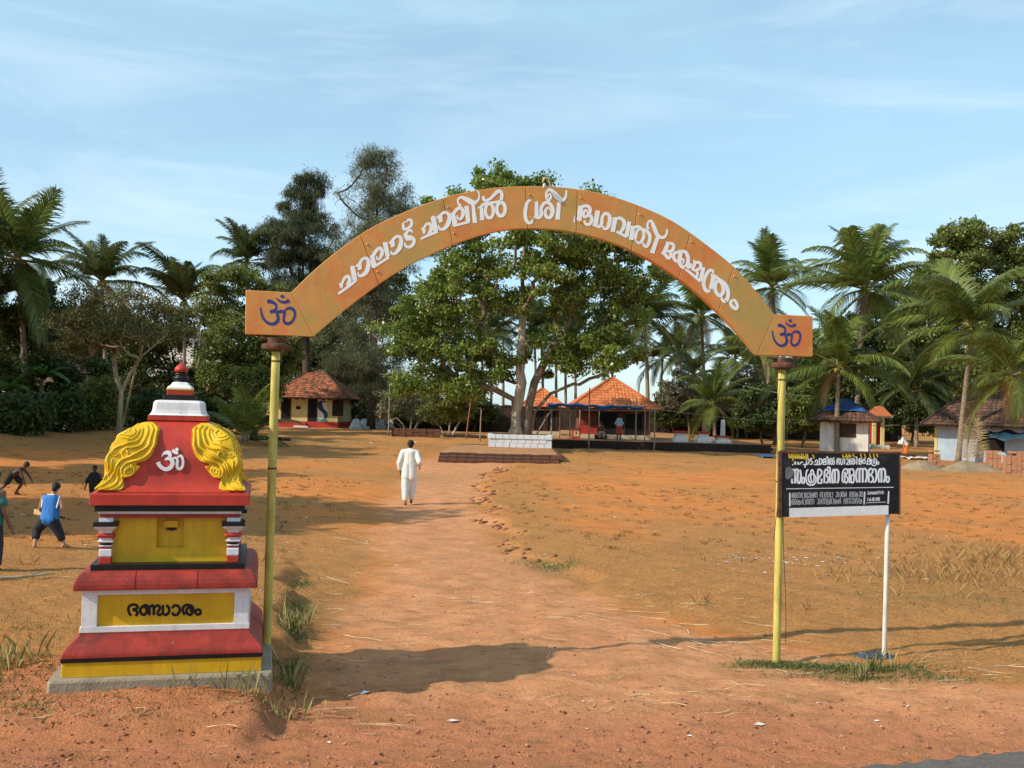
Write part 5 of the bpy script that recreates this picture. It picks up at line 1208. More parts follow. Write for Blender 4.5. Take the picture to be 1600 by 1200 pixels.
def brick_stack(px, py, cols, rows, lab, seed, deep=2):
    q = gp(px, py); root = thing('brick_stack', (q.x, q.y, Hf(q.x, q.y)), lab, 'bricks', random.uniform(-.15, .15)); rg = random.Random(seed); mesh = None
    bl, bh, bd = .24, .10, .17; bm_ = tile_mat('fired_brick', (.62, .26, .14), (.40, .13, .07), .9)
    bm_ = mat('fired_brick_clay', (.50, .24, .13), .9, .35, 3, .3, 30)
    for r_ in range(rows):
        for c in range(cols):
            if r_ > rows - 3 and rg.random() < .35: continue
            for e in range(deep):
                if mesh is None: mb = MB(); mb.box(-bl / 2 + .006, bl / 2 - .006, -bd / 2, bd / 2, 0, bh - .006); o = mb.build('brick', bm_, root); mesh = o.data
                else: o = link(bpy.data.objects.new('brick', mesh), root)
                o.location = ((c - cols / 2 + .5) * bl + rg.uniform(-.012, .012), e * (bd + .01) + rg.uniform(-.02, .02), r_ * bh - .02); o.rotation_euler = (0, 0, rg.uniform(-.06, .06))
brick_stack(1553, 730, 3, 9, 'short stack of orange bricks standing apart from the dark sand heap', 1)
brick_stack(1590, 741, 5, 11, 'tall broad stack of orange bricks in front of the blue house', 2)
brick_stack(1461, 730, 2, 9, 'narrow column of orange bricks beside the heap of grey sand', 3)
def heap(px, py, rx, ry, h, m, lab, name='sand_heap'):
    q = gp(px, py); V = []; Fs = []; n, r_ = 22, 8; rg = random.Random(px)
    for i in range(r_ + 1):
        t = i / r_
        for j in range(n):
            a = 2 * PI * j / n; w = 1 + .18 * math.sin(a * 3 + px) + .1 * rg.uniform(-1, 1); x, y = rx * t * w * math.cos(a), ry * t * w * math.sin(a)
            V.append((x, y, h * (math.cos(t * PI) * .5 + .5) * (1 + .12 * rg.uniform(-1, 1)) + (Hf(q.x + x, q.y + y) - Hf(q.x, q.y)) - (.03 if t == 1 else 0)))
    for i in range(r_):
        for j in range(n): a = i * n + j; b = i * n + (j + 1) % n; Fs.append((a, a + n, b + n, b))
    mb = MB(); mb.add(V, Fs); o = mb.build(name, m, None, True); o.location = (q.x, q.y, Hf(q.x, q.y)); tag(o, lab, 'heap')
sandm = mat('grey_sand', (.30, .22, .14), .95, .2, 3, .4, 30)
heap(1440, 733, 1.3, .9, .42, sandm, 'small dark heap of grey sand beside the narrow brick column'); heap(1510, 736, 1.9, 1.0, .5, sandm, 'broad low heap of grey sand in front of the blue house')
def sheet(px0, px1, py, d_, m, lab, name, cat):
    a, b = gp(px0, py), gp(px1, py); V = []; Fs = []; n = 8
    for i in range(n + 1):
        for j in range(4):
            x = a.x + (b.x - a.x) * i / n; y = a.y + j * d_ / 3; V.append((x, y, Hf(x, y) + .06 + .10 * abs(math.sin(i * 1.3 + j * 2))))
    for i in range(n):
        for j in range(3): k = i * 4 + j; Fs.append((k, k + 1, k + 5, k + 4))
    mb = MB(); mb.add(V, Fs); o = mb.build(name, m, None, True); o.modifiers.new('t', 'SOLIDIFY').thickness = .02; tag(o, lab, cat)
sheet(1191, 1214, 716, 2, M_TARP, 'crumpled bright blue plastic sheet on the ground behind the right post', 'plastic_sheet', 'sheet'); sheet(1420, 1456, 719, 1.6, M_WWALL, 'pale flat sheet lying beside the sand heap', 'flat_sheet', 'sheet')
wall_root = None
# far left cottage half hidden by trees
def left_cottage():
    d = 68; p = at(80, 640, d); root = thing('cottage', (p.x - 1, d + 2, Hf(p.x, d)), 'cottage with tiled roof half hidden in the dark trees', 'house'); k = d / F_PX
    zt = at(80, 582, d).z - root.location.z
    wall_box(root, -2.2, 2.0, -2, 2, -.3, zt, M_WWALL); hip_roof(root, 4.2, 4, zt, zt + 1.0, .6, 2, M_DARK_T); wall_box(root, -1.2, -.3, -2.03, -1.9, 1.0, 2.2, M_DARK, 'window'); wall_box(root, .6, 1.5, -2.03, -1.9, 0, 2.1, M_DARK, 'door')
left_cottage()
def far_house(px, py0, py1, d, w, lab, m):
    p = at(px, py1, d); t = at(px, py0, d); root = thing('far_house', (p.x, d, Hf(p.x, d)), lab, 'house'); z = t.z - root.location.z
    wall_box(root, -w / 2, w / 2, 0, 5, -.3, z, m); wall_box(root, -w / 2 - .2, w / 2 + .2, -.3, 5.3, z + .002, z + .22, M_WWALL, 'roof')
    for x in (-.28, .12): 
        wn = wall_box(root, w * x, w * (x + .16), -.03, .1, z - 2.2, z - 1.0, M_DARK, 'window'); wall_box(wn, w * x - .05, w * (x + .16) + .05, -.12, -.001, z - 2.32, z - 2.22, M_WWALL, 'sill')
far_house(266, 522, 668, 118, 5, 'pale tall house glimpsed between trees behind the shrine finial', M_WWALL); far_house(560, 585, 668, 125, 7, 'cream house glimpsed between dark trunks right of the yellow house', M_YWALL)
far_house(1262, 625, 690, 105, 6, 'white low house glimpsed through palms beside the right post', M_WWALL)
def cable(a, b, sag, lab):
    P = [Vector(a).lerp(Vector(b), t) - Vector((0, 0, sag * 4 * t * (1 - t))) for t in np.linspace(0, 1, 24)]
    o = thing('cable', a, lab, 'cable'); mb = MB(); mb.tube([p - Vector(a) for p in P], .016, 5); mb.build('wire', mat('grey_cable', (.25, .25, .24), .6, .1, 4, 0), o)
cable(at(1030, 640, 66), at(1452, 664, 62), .35, 'thin grey cable slung from the temple eave to the blue house'); cable(at(1088, 577, 72), at(1300, 620, 64), .5, 'thin grey cable running through the palms')
# ------------------------------------------------------------------ trees
M_BARK = mat('grey_brown_bark', (.20, .15, .10), .95, .35, 5, .6, 18, stretch=(1, 1, .3))
M_BARKP = mat('pale_bark', (.40, .33, .23), .95, .3, 4, .4, 18, stretch=(1, 1, .3))
M_BARKD = mat('dark_bark', (.085, .06, .045), .95, .35, 5, .6, 18, stretch=(1, 1, .3))
M_PALMB = mat('palm_bark', (.26, .20, .14), .95, .3, 5, .5, 14, stretch=(1, 1, 2.5))
L_PEEPAL = leaf_mat('peepal_leaf', (.066, .108, .018), (.20, .275, .046), .36, .34, (.36, .40, .10))
L_DARK = leaf_mat('dark_leaf', (.026, .046, .012), (.085, .12, .026), .25, .5)
L_MID = leaf_mat('mid_leaf', (.055, .085, .018), (.18, .22, .045), .32, .45, (.30, .29, .08))
L_OLIVE = leaf_mat('olive_leaf', (.06, .068, .02), (.15, .15, .045), .3, .6, (.30, .2, .04))
L_CAS = leaf_mat('casuarina_needle', (.075, .09, .045), (.17, .18, .09), .3, .8)
L_PALM = leaf_mat('palm_leaflet', (.055, .095, .018), (.19, .23, .05), .36, .34, (.44, .40, .12))
L_PALMD = leaf_mat('palm_leaflet_far', (.035, .06, .018), (.10, .13, .035), .28, .45, (.22, .2, .06))
L_DRYP = leaf_mat('dry_frond', (.25, .17, .08), (.45, .33, .18), .2, .8)
L_GREY = leaf_mat('grey_scrub_leaf', (.09, .09, .05), (.21, .20, .12), .25, .8)
L_BAN = leaf_mat('banana_leaf', (.03, .075, .012), (.08, .15, .025), .35, .45)
def leaf_quads(P, size, shape=.55, droop=.3, rg=RNG, flat=0.):
    """one rhombus leaf per point of P"""
    n = len(P); s = size * (.6 + .8 * rg.random(n))[:, None]
    d = rg.normal(size=(n, 3)); d[:, 2] -= droop; d /= np.linalg.norm(d, axis=1)[:, None]
    u = rg.normal(size=(n, 3)); u[:, 2] += flat * np.sign(u[:, 2] + 1e-6); w = np.cross(d, u); w /= np.linalg.norm(w, axis=1)[:, None] + 1e-9
    V = np.stack([P, P + d * s * .45 + w * s * shape * .5, P + d * s, P + d * s * .45 - w * s * shape * .5], 1)
    return V.reshape(-1, 3), np.arange(n * 4).reshape(-1, 4)
def build_tree(name, base, lobes, trunk_pts, r0, leafm, barkm, label, group=None, n_clump=120, per=220, clump_r=.8, size=.22, seed=1, shape=.55, droop=.3, bare=0.0, inner=.55, twig=.02, flat=.0, cat='tree', extra_tr=None, limbm=None):
    """lobes: crown ellipsoids (centre, radii) in metres relative to base; limbs are grown to every leaf clump"""
    rg = np.random.default_rng(seed); root = thing(name, base, label, cat, 0, group)
    vol = np.array([r[0] * r[1] * r[2] for c, r in lobes]) ** (2 / 3); pick = rg.choice(len(lobes), n_clump, p=vol / vol.sum())
    C = []
    for i in pick:
        c, r = lobes[i]; d = rg.normal(size=3); d /= np.linalg.norm(d); t = inner + (1 - inner) * rg.random() ** .6
        C.append(np.array(c) + d * np.array(r) * t)
    C = np.array(C)
    nodes = [np.array(p, float) for p in trunk_pts]; par = [-1] + list(range(len(trunk_pts) - 1)); nt_ = len(nodes)
    if extra_tr:
        for tr in extra_tr:
            s = len(nodes); nodes += [np.array(p, float) for p in tr]; par += [0] + list(range(s, s + len(tr) - 1))
    fork0 = max(1, int(nt_ * .45))
    top = nodes[nt_ - 1]; order = np.argsort(np.linalg.norm(C - nodes[fork0], axis=1))
    leafnode = []
    for ci in order:
        c = C[ci]; A = np.array(nodes); dd = np.linalg.norm(A - c, axis=1) + .9 * np.maximum(0, A[:, 2] - c[2] + .15 * np.linalg.norm((A - c)[:, :2], axis=1)); dd[:fork0] += 50
        j = int(dd.argmin()); p = nodes[j]; k = max(2, min(7, int(np.linalg.norm(c - p) / .9) + 1)); prev = j; side = rg.normal(size=3) * np.linalg.norm(c - p) * .09
        for q in range(1, k + 1):
            t = q / k; nodes.append(p + (c - p) * t + side * math.sin(PI * t) + np.array([0, 0, -.10 * np.linalg.norm(c - p) * math.sin(PI * t)])); par.append(prev); prev = len(nodes) - 1
        leafnode.append(prev)
    N_ = len(nodes); w = np.zeros(N_)
    for l in leafnode: w[l] += 1
    for i in range(N_ - 1, 0, -1):
        if par[i] >= 0: w[par[i]] += w[i]
    tot = max(w[0], 1); rad = np.maximum(twig, r0 * (w / tot) ** .42)
    kids = {}
    for i, p in enumerate(par): kids.setdefault(p, []).append(i)
    mt, ml = MB(), MB(); V = []; 
    def chain(i, prevp):
        pts = [prevp, i] if prevp >= 0 else [i]
        while True:
            ch = kids.get(pts[-1], [])
            if not ch: break
            ch = sorted(ch, key=lambda a: -w[a]); pts.append(ch[0])
            for o_ in ch[1:]: stack.append((o_, pts[-2]))
        return pts
    stack = [(0, -1)]; first = True
    while stack:
        i, pp = stack.pop(); ch = chain(i, pp)
        if len(ch) < 2: continue
        P = [Vector(nodes[k]) for k in ch]; R = [rad[k] for k in ch]
        if pp >= 0: R[0] = min(R[0], R[1] * 1.15)
        if first:
            R[0] = r0 * 1.35; mt.tube(P, R, 16); first = False
            for ri in range(len(P)):
                for j in range(16):
                    a_ = 2 * PI * j / 16; k_ = 1 + .16 * math.sin(3 * a_ + ri * .7 + seed) + .09 * math.sin(5 * a_ - ri * 1.1); v_ = Vector(mt.v[ri * 16 + j]); mt.v[ri * 16 + j] = tuple(P[ri] + (v_ - P[ri]) * k_)
        else: (ml).tube(P, R, 5 if max(R) < .08 else 8)
    mt.build('trunk', barkm, root, True)
    if ml.v: o = ml.build('limbs', limbm or barkm, root, True); o['kind'] = 'stuff'
    keep = C[rg.random(len(C)) >= bare] if bare else C
    P = []
    for c in keep:
        n = int(per * (.5 + rg.random())); r = clump_r * (.6 + .8 * rg.random()); g = rg.normal(size=(n, 3)); g /= np.linalg.norm(g, axis=1)[:, None]; g *= (rg.random(n) ** .5)[:, None]
        P.append(c + g * np.array([r, r, r * .62]))
    P = np.concatenate(P); V, Fq = leaf_quads(P, size, shape, droop, rg, flat)
    me = np_mesh('crown', V, Fq, rg.random(len(P))); o = obj('crown', me, leafm, root); o['kind'] = 'stuff'
    return root
def px_lobes(base, d, L):
    """lobes from photo pixels (cx, cy, rx, ry) at depth d -> metres relative to base"""
    k = d / F_PX; out = []
    for i, (cx, cy, rx, ry) in enumerate(L):
        p = at(cx, cy, d) - Vector(base); out.append(((p.x, (i % 3 - 1) * rx * k * .35, p.z), (rx * k, rx * k * .9, ry * k)))
    return out
# the big peepal tree on its plinth
B = TREE_BASE; d0 = B.y
lob = px_lobes(B, d0, [(770, 285, 42, 26), (838, 278, 34, 22), (800, 310, 105, 30), (700, 330, 40, 30), (920, 320, 50, 25), (735, 385, 95, 50), (880, 380, 110, 55), (815, 440, 150, 70), (700, 470, 90, 55), (985, 430, 66, 34), (950, 470, 85, 48), (975, 510, 60, 42), (930, 400, 70, 40), (650, 520, 80, 42), (640, 560, 55, 35), (690, 590, 60, 30), (745, 560, 85, 42), (860, 545, 95, 40), (940, 545, 60, 38), (640, 600, 40, 20), (1010, 450, 35, 20), (900, 580, 50, 18), (735, 610, 40, 14)])
tp = [(-.2, 0, -.1), (-.22, 0, .5), (-.26, 0, 1.2), (-.18, .06, 1.8), (-.12, .1, 2.4), (-.02, .1, 3.0), (-.1, .1, 3.6), (-.05, 0, 5.2), (.0, 0, 7), (-.1, 0, 9), (.0, 0, 11.2), (.1, 0, 12.6)]
build_tree('peepal_tree', B, lob, tp, .38, L_PEEPAL, M_BARKP, 'huge leafy green tree rising behind the arch from the whitewashed plinth', limbm=M_BARK, group=None, n_clump=640, per=190, clump_r=.66, size=.17, seed=5, shape=.75, droop=.6, bare=.04, inner=.25, twig=.016, extra_tr=[[(.35, .1, 0), (.45, .1, 1.5), (.75, .2, 3.0), (1.5, .2, 4.6), (2.4, 0, 6)], [(.6, .2, 0), (.8, .3, 1.3), (1.7, .3, 2.4), (3.0, .2, 3.0), (4.2, .1, 3.9)], [(-.4, .1, 2), (-1.6, 0, 2.6), (-3, -.2, 2.8), (-4.3, -.3, 3.6)]])
def tree_px(name, d, px, L, leafm, barkm, label, group=None, trunk_top=None, r0=.2, lean=0, **kw):
    b = at(px, 690, d); base = Vector((b.x, d, Hf(b.x, d))); lob = px_lobes(base, d, L)
    zt = max(c[2] for c, r in lob); xm = np.mean([c[0] for c, r in lob]); n = 8
    zt = zt if trunk_top is None else trunk_top; rr = random.Random(int(px)); 
    tp = [(xm * t ** 1.3 + .12 * math.sin(t * 7 + px), .12 * math.cos(t * 5 + px) - .12, -.15 + zt * t) for t in np.linspace(0, 1, n)]
    return build_tree(name, base, lob, tp, r0, leafm, barkm, label, group, **kw)
# casuarinas
tree_px('casuarina_tree', 88, 578, [(590, 258, 36, 26), (580, 295, 58, 40), (605, 340, 72, 45), (575, 395, 70, 55), (635, 385, 45, 40), (575, 470, 60, 50), (560, 540, 60, 50), (590, 590, 50, 30)], L_CAS, M_BARKD, 'tallest feathery grey-green casuarina tree with dark straight trunk', 'casuarina trees', r0=.3, n_clump=440, per=170, clump_r=.95, size=.44, shape=.08, droop=.6, seed=21, inner=.15)
tree_px('casuarina_tree', 92, 478, [(490, 292, 30, 26), (468, 320, 36, 28), (425, 358, 32, 26), (480, 370, 55, 40), (445, 400, 45, 36), (510, 420, 40, 45), (470, 470, 60, 50)], leaf_mat('casuarina_needle_dark', (.03, .042, .018), (.085, .10, .04), .25, .8), M_BARKD, 'dark drooping casuarina tree with two-tiered ragged top', 'casuarina trees', r0=.34, n_clump=320, per=200, clump_r=.8, size=.48, shape=.09, droop=1.6, seed=22, inner=.2)
# broadleaf trees left
tree_px('leafy_tree', 74, 372, [(372, 440, 48, 26), (345, 480, 40, 34), (410, 480, 45, 40), (375, 530, 60, 45), (430, 545, 45, 40), (350, 580, 45, 35), (400, 600, 60, 30)], L_MID, M_BARK, 'rounded olive-green tree left of the left arch plate', None, r0=.24, n_clump=320, per=220, clump_r=.72, size=.19, seed=31, shape=.6, inner=.3)
tree_px('leafy_tree', 108, 520, [(520, 560, 70, 45), (460, 545, 60, 40), (560, 600, 55, 40), (530, 490, 60, 45), (630, 520, 60, 50), (470, 470, 50, 40), (600, 450, 50, 40)], L_DARK, M_BARKD, 'dark evergreen tree behind the yellow house roof', None, r0=.25, n_clump=420, per=240, clump_r=1.1, size=.27, seed=32, inner=.3)
tree_px('leafy_tree', 60, 40, [(40, 470, 60, 45), (85, 520, 50, 45), (20, 540, 60, 50), (60, 600, 70, 45), (120, 590, 45, 40)], L_DARK, M_BARKD, 'dense dark tree under the big coconut palm beside the cottage', None, r0=.25, n_clump=150, per=300, clump_r=.8, size=.22, seed=33)
tree_px('leafy_tree', 92, 300, [(310, 520, 60, 50), (250, 530, 60, 50), (330, 590, 50, 40), (190, 530, 70, 55), (290, 610, 70, 35), (120, 520, 70, 55), (60, 540, 70, 60), (220, 600, 80, 40)], L_DARK, M_BARKD, 'dark broad tree mass behind the pale forked tree', None, r0=.25, n_clump=380, per=220, clump_r=1.0, size=.26, seed=34, inner=.3)
# pale forked tree with thin canopy
def forked():
    d = 50; b = at(186, 672, d); base = Vector((b.x, d, Hf(b.x, d))); lob = px_lobes(base, d, [(190, 470, 75, 22), (130, 500, 60, 25), (250, 490, 45, 28), (190, 520, 80, 25), (120, 540, 45, 20), (280, 520, 30, 18)])
    P = lambda L: [tuple(at(x, y, d + dy) - base) for x, y, dy in L]
    build_tree('forked_tree', base, lob, [(0, 0, -.1)] + P([(187, 640, 0), (190, 612, 0), (200, 590, 0), (218, 560, 0), (224, 535, .1), (222, 505, .1), (222, 470, .2)]), .13, L_OLIVE, M_BARKP, 'pale-trunked forked tree with thin sparse canopy near the shrine', None, 330, 90, .55, .12, 41, .5, .2, .15, .1, .011,
               extra_tr=[P([(190, 612, 0), (182, 590, .2), (178, 560, .3), (182, 530, .3), (180, 500, .2), (186, 470, .2)]), P([(215, 562, 0), (235, 545, -.2), (262, 522, -.3)])])
forked()
def bare_bush(px, py, L, lab, seed, d=None, per=45, nc=130, lm=L_GREY):
    q = gp(px, py); base = Vector((q.x, q.y, Hf(q.x, q.y))); lob = px_lobes(base, q.y, L); 
    build_tree('bush', base, lob, [(0, 0, -.1), (.05, 0, .4), (.1, .1, .8), (.15, .1, 1.3)], .10, lm, M_BARKP, lab, None, nc, per, .55, .16, seed, .5, .2, .1, .2, .02, cat='bush', extra_tr=[[(.3, 0, .0), (.6, .1, .7), (1.0, .1, 1.4)], [(-.3, 0, 0), (-.6, .1, .7), (-1.1, 0, 1.2)]])
bare_bush(640, 676, [(630, 612, 38, 25), (660, 600, 40, 25), (610, 640, 20, 20), (665, 640, 35, 22)], 'pale twiggy half-bare bush above the low laterite wall', 51, per=60, nc=170)
bare_bush(700, 682, [(700, 610, 45, 28), (730, 625, 32, 26), (690, 645, 40, 18), (745, 600, 25, 20)], 'twiggy bush with sparse green leaves left of the tree plinth', 52, per=150, nc=150, lm=L_MID)
# scrub and shrubs along the back
def shrub(px, d, cy, rx, ry, lm, lab, seed, nc=70, per=220, size=.2):
    tree_px('shrub', d, px, [(px, cy, rx, ry), (px - rx * .6, cy + ry * .35, rx * .5, ry * .6), (px + rx * .6, cy + ry * .3, rx * .5, ry * .65)], lm, M_BARK, lab, None, r0=.09, n_clump=nc, per=per, clump_r=.6, size=size, seed=seed, cat='shrub')
shrub(1075, 88, 612, 45, 36, L_GREY, 'greyish dry scrub behind the larger temple', 61); shrub(1150, 88, 610, 45, 40, L_GREY, 'greyish dry scrub between the white pillar and the right post', 62)
shrub(1190, 76, 640, 40, 36, L_DARK, 'dark low shrub beside the right post', 63); shrub(1255, 72, 640, 32, 36, L_MID, 'green shrub left of the white hut', 64); shrub(1425, 80, 620, 50, 60, L_DARK, 'dark bushy thicket between the white hut and the blue house', 65, 130)
shrub(1110, 92, 650, 60, 20, L_DARK, 'low dark hedge along the boundary wall', 66); shrub(160, 54, 630, 26, 40, L_MID, 'bright green young tree left of the forked tree', 67, 60, 220, .16); shrub(90, 52, 640, 45, 26, L_DARK, 'dark undergrowth in front of the cottage', 68); shrub(25, 48, 650, 40, 30, L_DARK, 'dark undergrowth in the yard below the banana plants', 69); shrub(255, 62, 640, 40, 30, L_DARK, 'dark undergrowth behind the shrine finial', 70); shrub(325, 70, 645, 45, 28, L_DARK, 'dark undergrowth right of the shrine', 71)
shrub(430, 96, 640, 60, 34, L_DARK, 'dark hedge behind the yellow house', 72); shrub(590, 98, 630, 60, 36, L_DARK, 'dark hedge between the yellow house and the bare bush', 73); shrub(680, 98, 640, 50, 24, L_DARK, 'dark hedge behind the bare bush', 74)
shrub(190, 66, 650, 50, 26, L_DARK, 'dark undergrowth behind the forked tree', 76)
for i, (px_, cy, rx, ry, lab) in enumerate(((1050, 640, 30, 22, 'dark low shrub against the boundary wall right behind the larger temple corner'), (1090, 632, 34, 30, 'dark leafy shrub against the boundary wall behind the offering stones'), (1165, 625, 40, 34, 'dense green shrub against the boundary wall beyond the white pillar'), (1225, 610, 36, 46, 'tall dense shrub hiding the boundary wall by the right post'), (740, 640, 34, 18, 'low dark shrub against the boundary wall by the stakes'), (650, 630, 40, 26, 'dense dark shrub behind the pale twiggy bush'), (1480, 610, 60, 60, 'dense thicket rising behind the blue house roof'), (1590, 600, 60, 60, 'dense thicket behind the dry fronds and blue house gable'))):
    shrub(px_, 90.5, cy, rx, ry, L_DARK if i % 2 == 0 else L_MID, lab, 170 + i, 90, 240, .22)
# right hand trees
tree_px('leafy_tree', 84, 1500, [(1500, 372, 45, 24), (1545, 390, 50, 30), (1600, 375, 40, 25), (1480, 430, 60, 45), (1560, 440, 70, 45), (1620, 450, 60, 50), (1450, 500, 60, 50), (1530, 520, 80, 50), (1600, 540, 60, 50), (1440, 570, 60, 50), (1550, 590, 80, 40)], L_MID, M_BARKP, 'large spreading pale-limbed tree behind the blue house and its palms', None, r0=.4, n_clump=320, per=280, clump_r=.95, size=.24, seed=81, shape=.7)
tree_px('leafy_tree', 92, 1390, [(1405, 480, 60, 45), (1360, 530, 60, 50), (1420, 570, 65, 50), (1340, 600, 65, 45), (1300, 560, 50, 45), (1460, 540, 60, 50)], L_DARK, M_BARKD, 'dark evergreen tree behind the tall coconut palm', None, r0=.28, n_clump=330, per=240, clump_r=1.0, size=.26, seed=82, inner=.3)
tree_px('leafy_tree', 96, 1260, [(1270, 580, 45, 35), (1220, 600, 45, 35), (1300, 620, 50, 30)], L_DARK, M_BARKD, 'dark evergreen tree behind the right arch plate', None, r0=.22, n_clump=220, per=240, clump_r=.9, size=.26, seed=83, inner=.3)
# trees standing beyond the left edge of the frame; their shade falls across the boys' pitch
for i, (x, y, h, r) in enumerate(((-18.2, 17.2, 11, 4.4), (-24.5, 28.0, 12, 4.0), (-34, 38, 15, 6.5), (-40, 44, 15, 6), (-28.5, 41, 14, 5.5), (-34, 51, 14, 6))):
    base = Vector((x, y, Hf(x, y))); build_tree('roadside_tree', base, [((0, 0, h * .72), (r, r, h * .26)), ((r * .5, 1, h * .6), (r * .6, r * .6, h * .2)), ((-r * .5, -1, h * .62), (r * .6, r * .6, h * .2))], [(0, 0, -.1), (.1, 0, h * .2), (0, .1, h * .4), (.1, 0, h * .6), (0, 0, h * .8)], .25, L_DARK, M_BARK, 'shade tree standing left of the playing boys', 'shade trees beyond the pitch', n_clump=170, per=260, clump_r=1.0, size=.34, seed=91 + i, inner=.2)
# ------------------------------------------------------------------ coconut palms
def frond_mesh(el, seed, droop=1.0, nl=70, lw=.075, hang=.5):
    """a unit-length frond leaving the origin along +X at elevation el, curving down"""
    rg = np.random.default_rng(seed); n = 18; a = el; p = np.array([0., 0, 0]); R = [p.copy()]; D = []
    for i in range(n):
        t = i / n; a -= droop * (.035 + .11 * t ** 1.2) * (1 if a > -1.25 else .15); dv = np.array([math.cos(a), 0, math.sin(a)]); D.append(dv); p = p + dv / n; R.append(p.copy())
    R = np.array(R); D.append(D[-1]); D = np.array(D)
    V = []; Fs = []; rn = []
    # rachis: a flat-sided tapering strip (triangular section)
    for i in range(n + 1):
        w = .016 * (1 - .85 * i / n); up = np.array([-D[i][2], 0, D[i][0]])
        V += [R[i] + np.array([0, w, 0]), R[i] - np.array([0, w, 0]), R[i] - up * w * 1.2]
    for i in range(n):
        for j in range(3): a_, b_ = i * 3 + j, i * 3 + (j + 1) % 3; Fs.append((a_, b_, b_ + 3, a_ + 3)); rn.append(.9)
    for s in (-1, 1):
        for k in range(nl):
            t = .12 + .88 * (k + rg.random() * .6) / nl; x = t * n; i = min(int(x), n - 1); f = x - i; q = R[i] * (1 - f) + R[i + 1] * f; d = D[i]
            L = (.25 * math.sin(PI * (.18 + .74 * t)) ** .8 + .02) * (.85 + .3 * rg.random()); up = np.array([-d[2], 0, d[0]])
            v = d * (.55 + .5 * t) + np.array([0, s, 0]) * (.9 - .45 * t) + up * .25; v /= np.linalg.norm(v)
            g = np.array([0, 0, -1.]); m1 = q + v * L * .5 + g * L * .07; v2 = v + g * (hang + .5 * rg.random()); v2 /= np.linalg.norm(v2); e = m1 + v2 * L * .5
            w = d * lw * .22 * (1 - .3 * t) + np.array([0, 0, 1]) * .002; b0 = len(V)
            V += [q - w * .5, q + w * .5, m1 + w * .55, m1 - w * .55, e + w * .08, e - w * .08]; r_ = rg.random() * .9
            Fs += [(b0, b0 + 1, b0 + 2, b0 + 3), (b0 + 3, b0 + 2, b0 + 4, b0 + 5)]; rn += [r_, r_]
    return np_mesh('frond', np.array(V), np.array(Fs), rn)
ELS = [1.45, 1.2, .95, .7, .4, .1, -.2, -.5]
FR = [[frond_mesh(e, 100 + i * 7 + s, .45 + .3 * s, hang=.35 + .35 * s) for s in range(3)] for i, e in enumerate(ELS)]
FRD = [frond_mesh(-.5, 300 + s, 1.3) for s in range(2)]
for row in FR:
    for me in row: me.materials.append(L_PALM)
FRF = [[m_.copy() for m_ in row] for row in FR]
for row in FRF:
    for me in row: me.materials.clear(); me.materials.append(L_PALMD)
for me in FRD: me.materials.append(L_DRYP)
NUT = None
def palm(crown, d, base_px, flen, nf, label, seed, far=False, r=.16, group=None, nuts=True, young=False, dry=1, upright=0., name='coconut_palm', bend=.6):
    global NUT
    flen *= 1.15; rg = random.Random(seed); c = at(crown[0], crown[1], d); bx = at(base_px, 690, d).x; base = Vector((bx, d, Hf(bx, d)))
    if d > CY_D + .5 and at(862, 690, d).x < bx < at(1200, 690, d).x and d < 91: base.z = CY_Z
    root = thing(name, base, label, 'palm', 0, group); top = c - base
    n = 14; P = []
    for i in range(n + 1):
        t = i / n; P.append((top.x * (t ** (1 + bend)), .25 * math.sin(t * 2 + seed) * t, -.15 + (top.z + .15) * t))
    P[-1] = (top.x, P[-1][1], top.z); tip = Vector(P[-1])
    mb = MB(); mb.tube(P, [r * (1.5 if i == 0 else 1.12 - .38 * i / n) * (1 + .05 * (i % 2)) for i in range(n + 1)], 10); mb.build('trunk', M_PALMB, root, True)
    S_ = FRF if far else FR
    for i in range(nf):
        t = i / (nf - 1); k = min(7, max(0, int((t ** 1.0) * 7.6 * (1 - upright) + rg.uniform(-.5, .5)))); me = S_[k][rg.randrange(3)]
        o = link(bpy.data.objects.new('frond', me), root); o.location = tip + Vector((0, 0, rg.uniform(-.12, .1))); s = flen * rg.uniform(.68, 1.08) * (.85 if k == 0 else 1)
        o.scale = (s, s, s); o.rotation_euler = (rg.uniform(-.35, .35), rg.uniform(-.18, .18), i * 2.39996 + rg.uniform(-.5, .5))
    for i in range(dry):
        o = link(bpy.data.objects.new('dry_frond', FRD[i % 2]), root); o.location = tip - Vector((0, 0, .15)); o.scale = (flen * .55,) * 3; o.rotation_euler = (0, 0, rg.uniform(0, 6.28))
    if nuts:
        if NUT is None:
            mb = MB(); mb.lathe([(.02, -.14), (.09, -.1), (.125, 0), (.1, .09), (.02, .14)], 9); t_ = mb.build('coconut', mat('green_coconut', (.28, .24, .05), .6)); NUT = t_.data; NUT.shade_smooth(); bpy.data.objects.remove(t_)
        for i in range(8):
            a = rg.uniform(0, 6.28); o = link(bpy.data.objects.new('coconut', NUT), root); o.location = tip + Vector((.24 * math.cos(a), .24 * math.sin(a), -.22 + rg.uniform(-.15, .1)))
    return root
palm((1352, 452), 66, 1336, 6.0, 24, 'tallest coconut palm, its crown clear against the sky above the white hut', 1, r=.17, bend=.2)
palm((1309, 572), 62, 1308, 4.6, 20, 'shorter coconut palm with straight trunk in front of the white hut', 2, r=.16, bend=.1)
palm((1516, 512), 58, 1497, 5.2, 24, 'coconut palm with leaning trunk in front of the blue house', 3, r=.15, bend=.0)
palm((1206, 448), 80, 1218, 4.8, 20, 'coconut palm rising behind the right end of the arch', 4, r=.16, bend=.4)
palm((1190, 545), 76, 1212, 4.2, 18, 'coconut palm half hidden behind the right arch plate', 14, r=.16)
palm((1096, 492), 86, 1100, 5.0, 22, 'coconut palm with yellowing fronds next to the dark palm and big tree', 5, r=.16, dry=3)
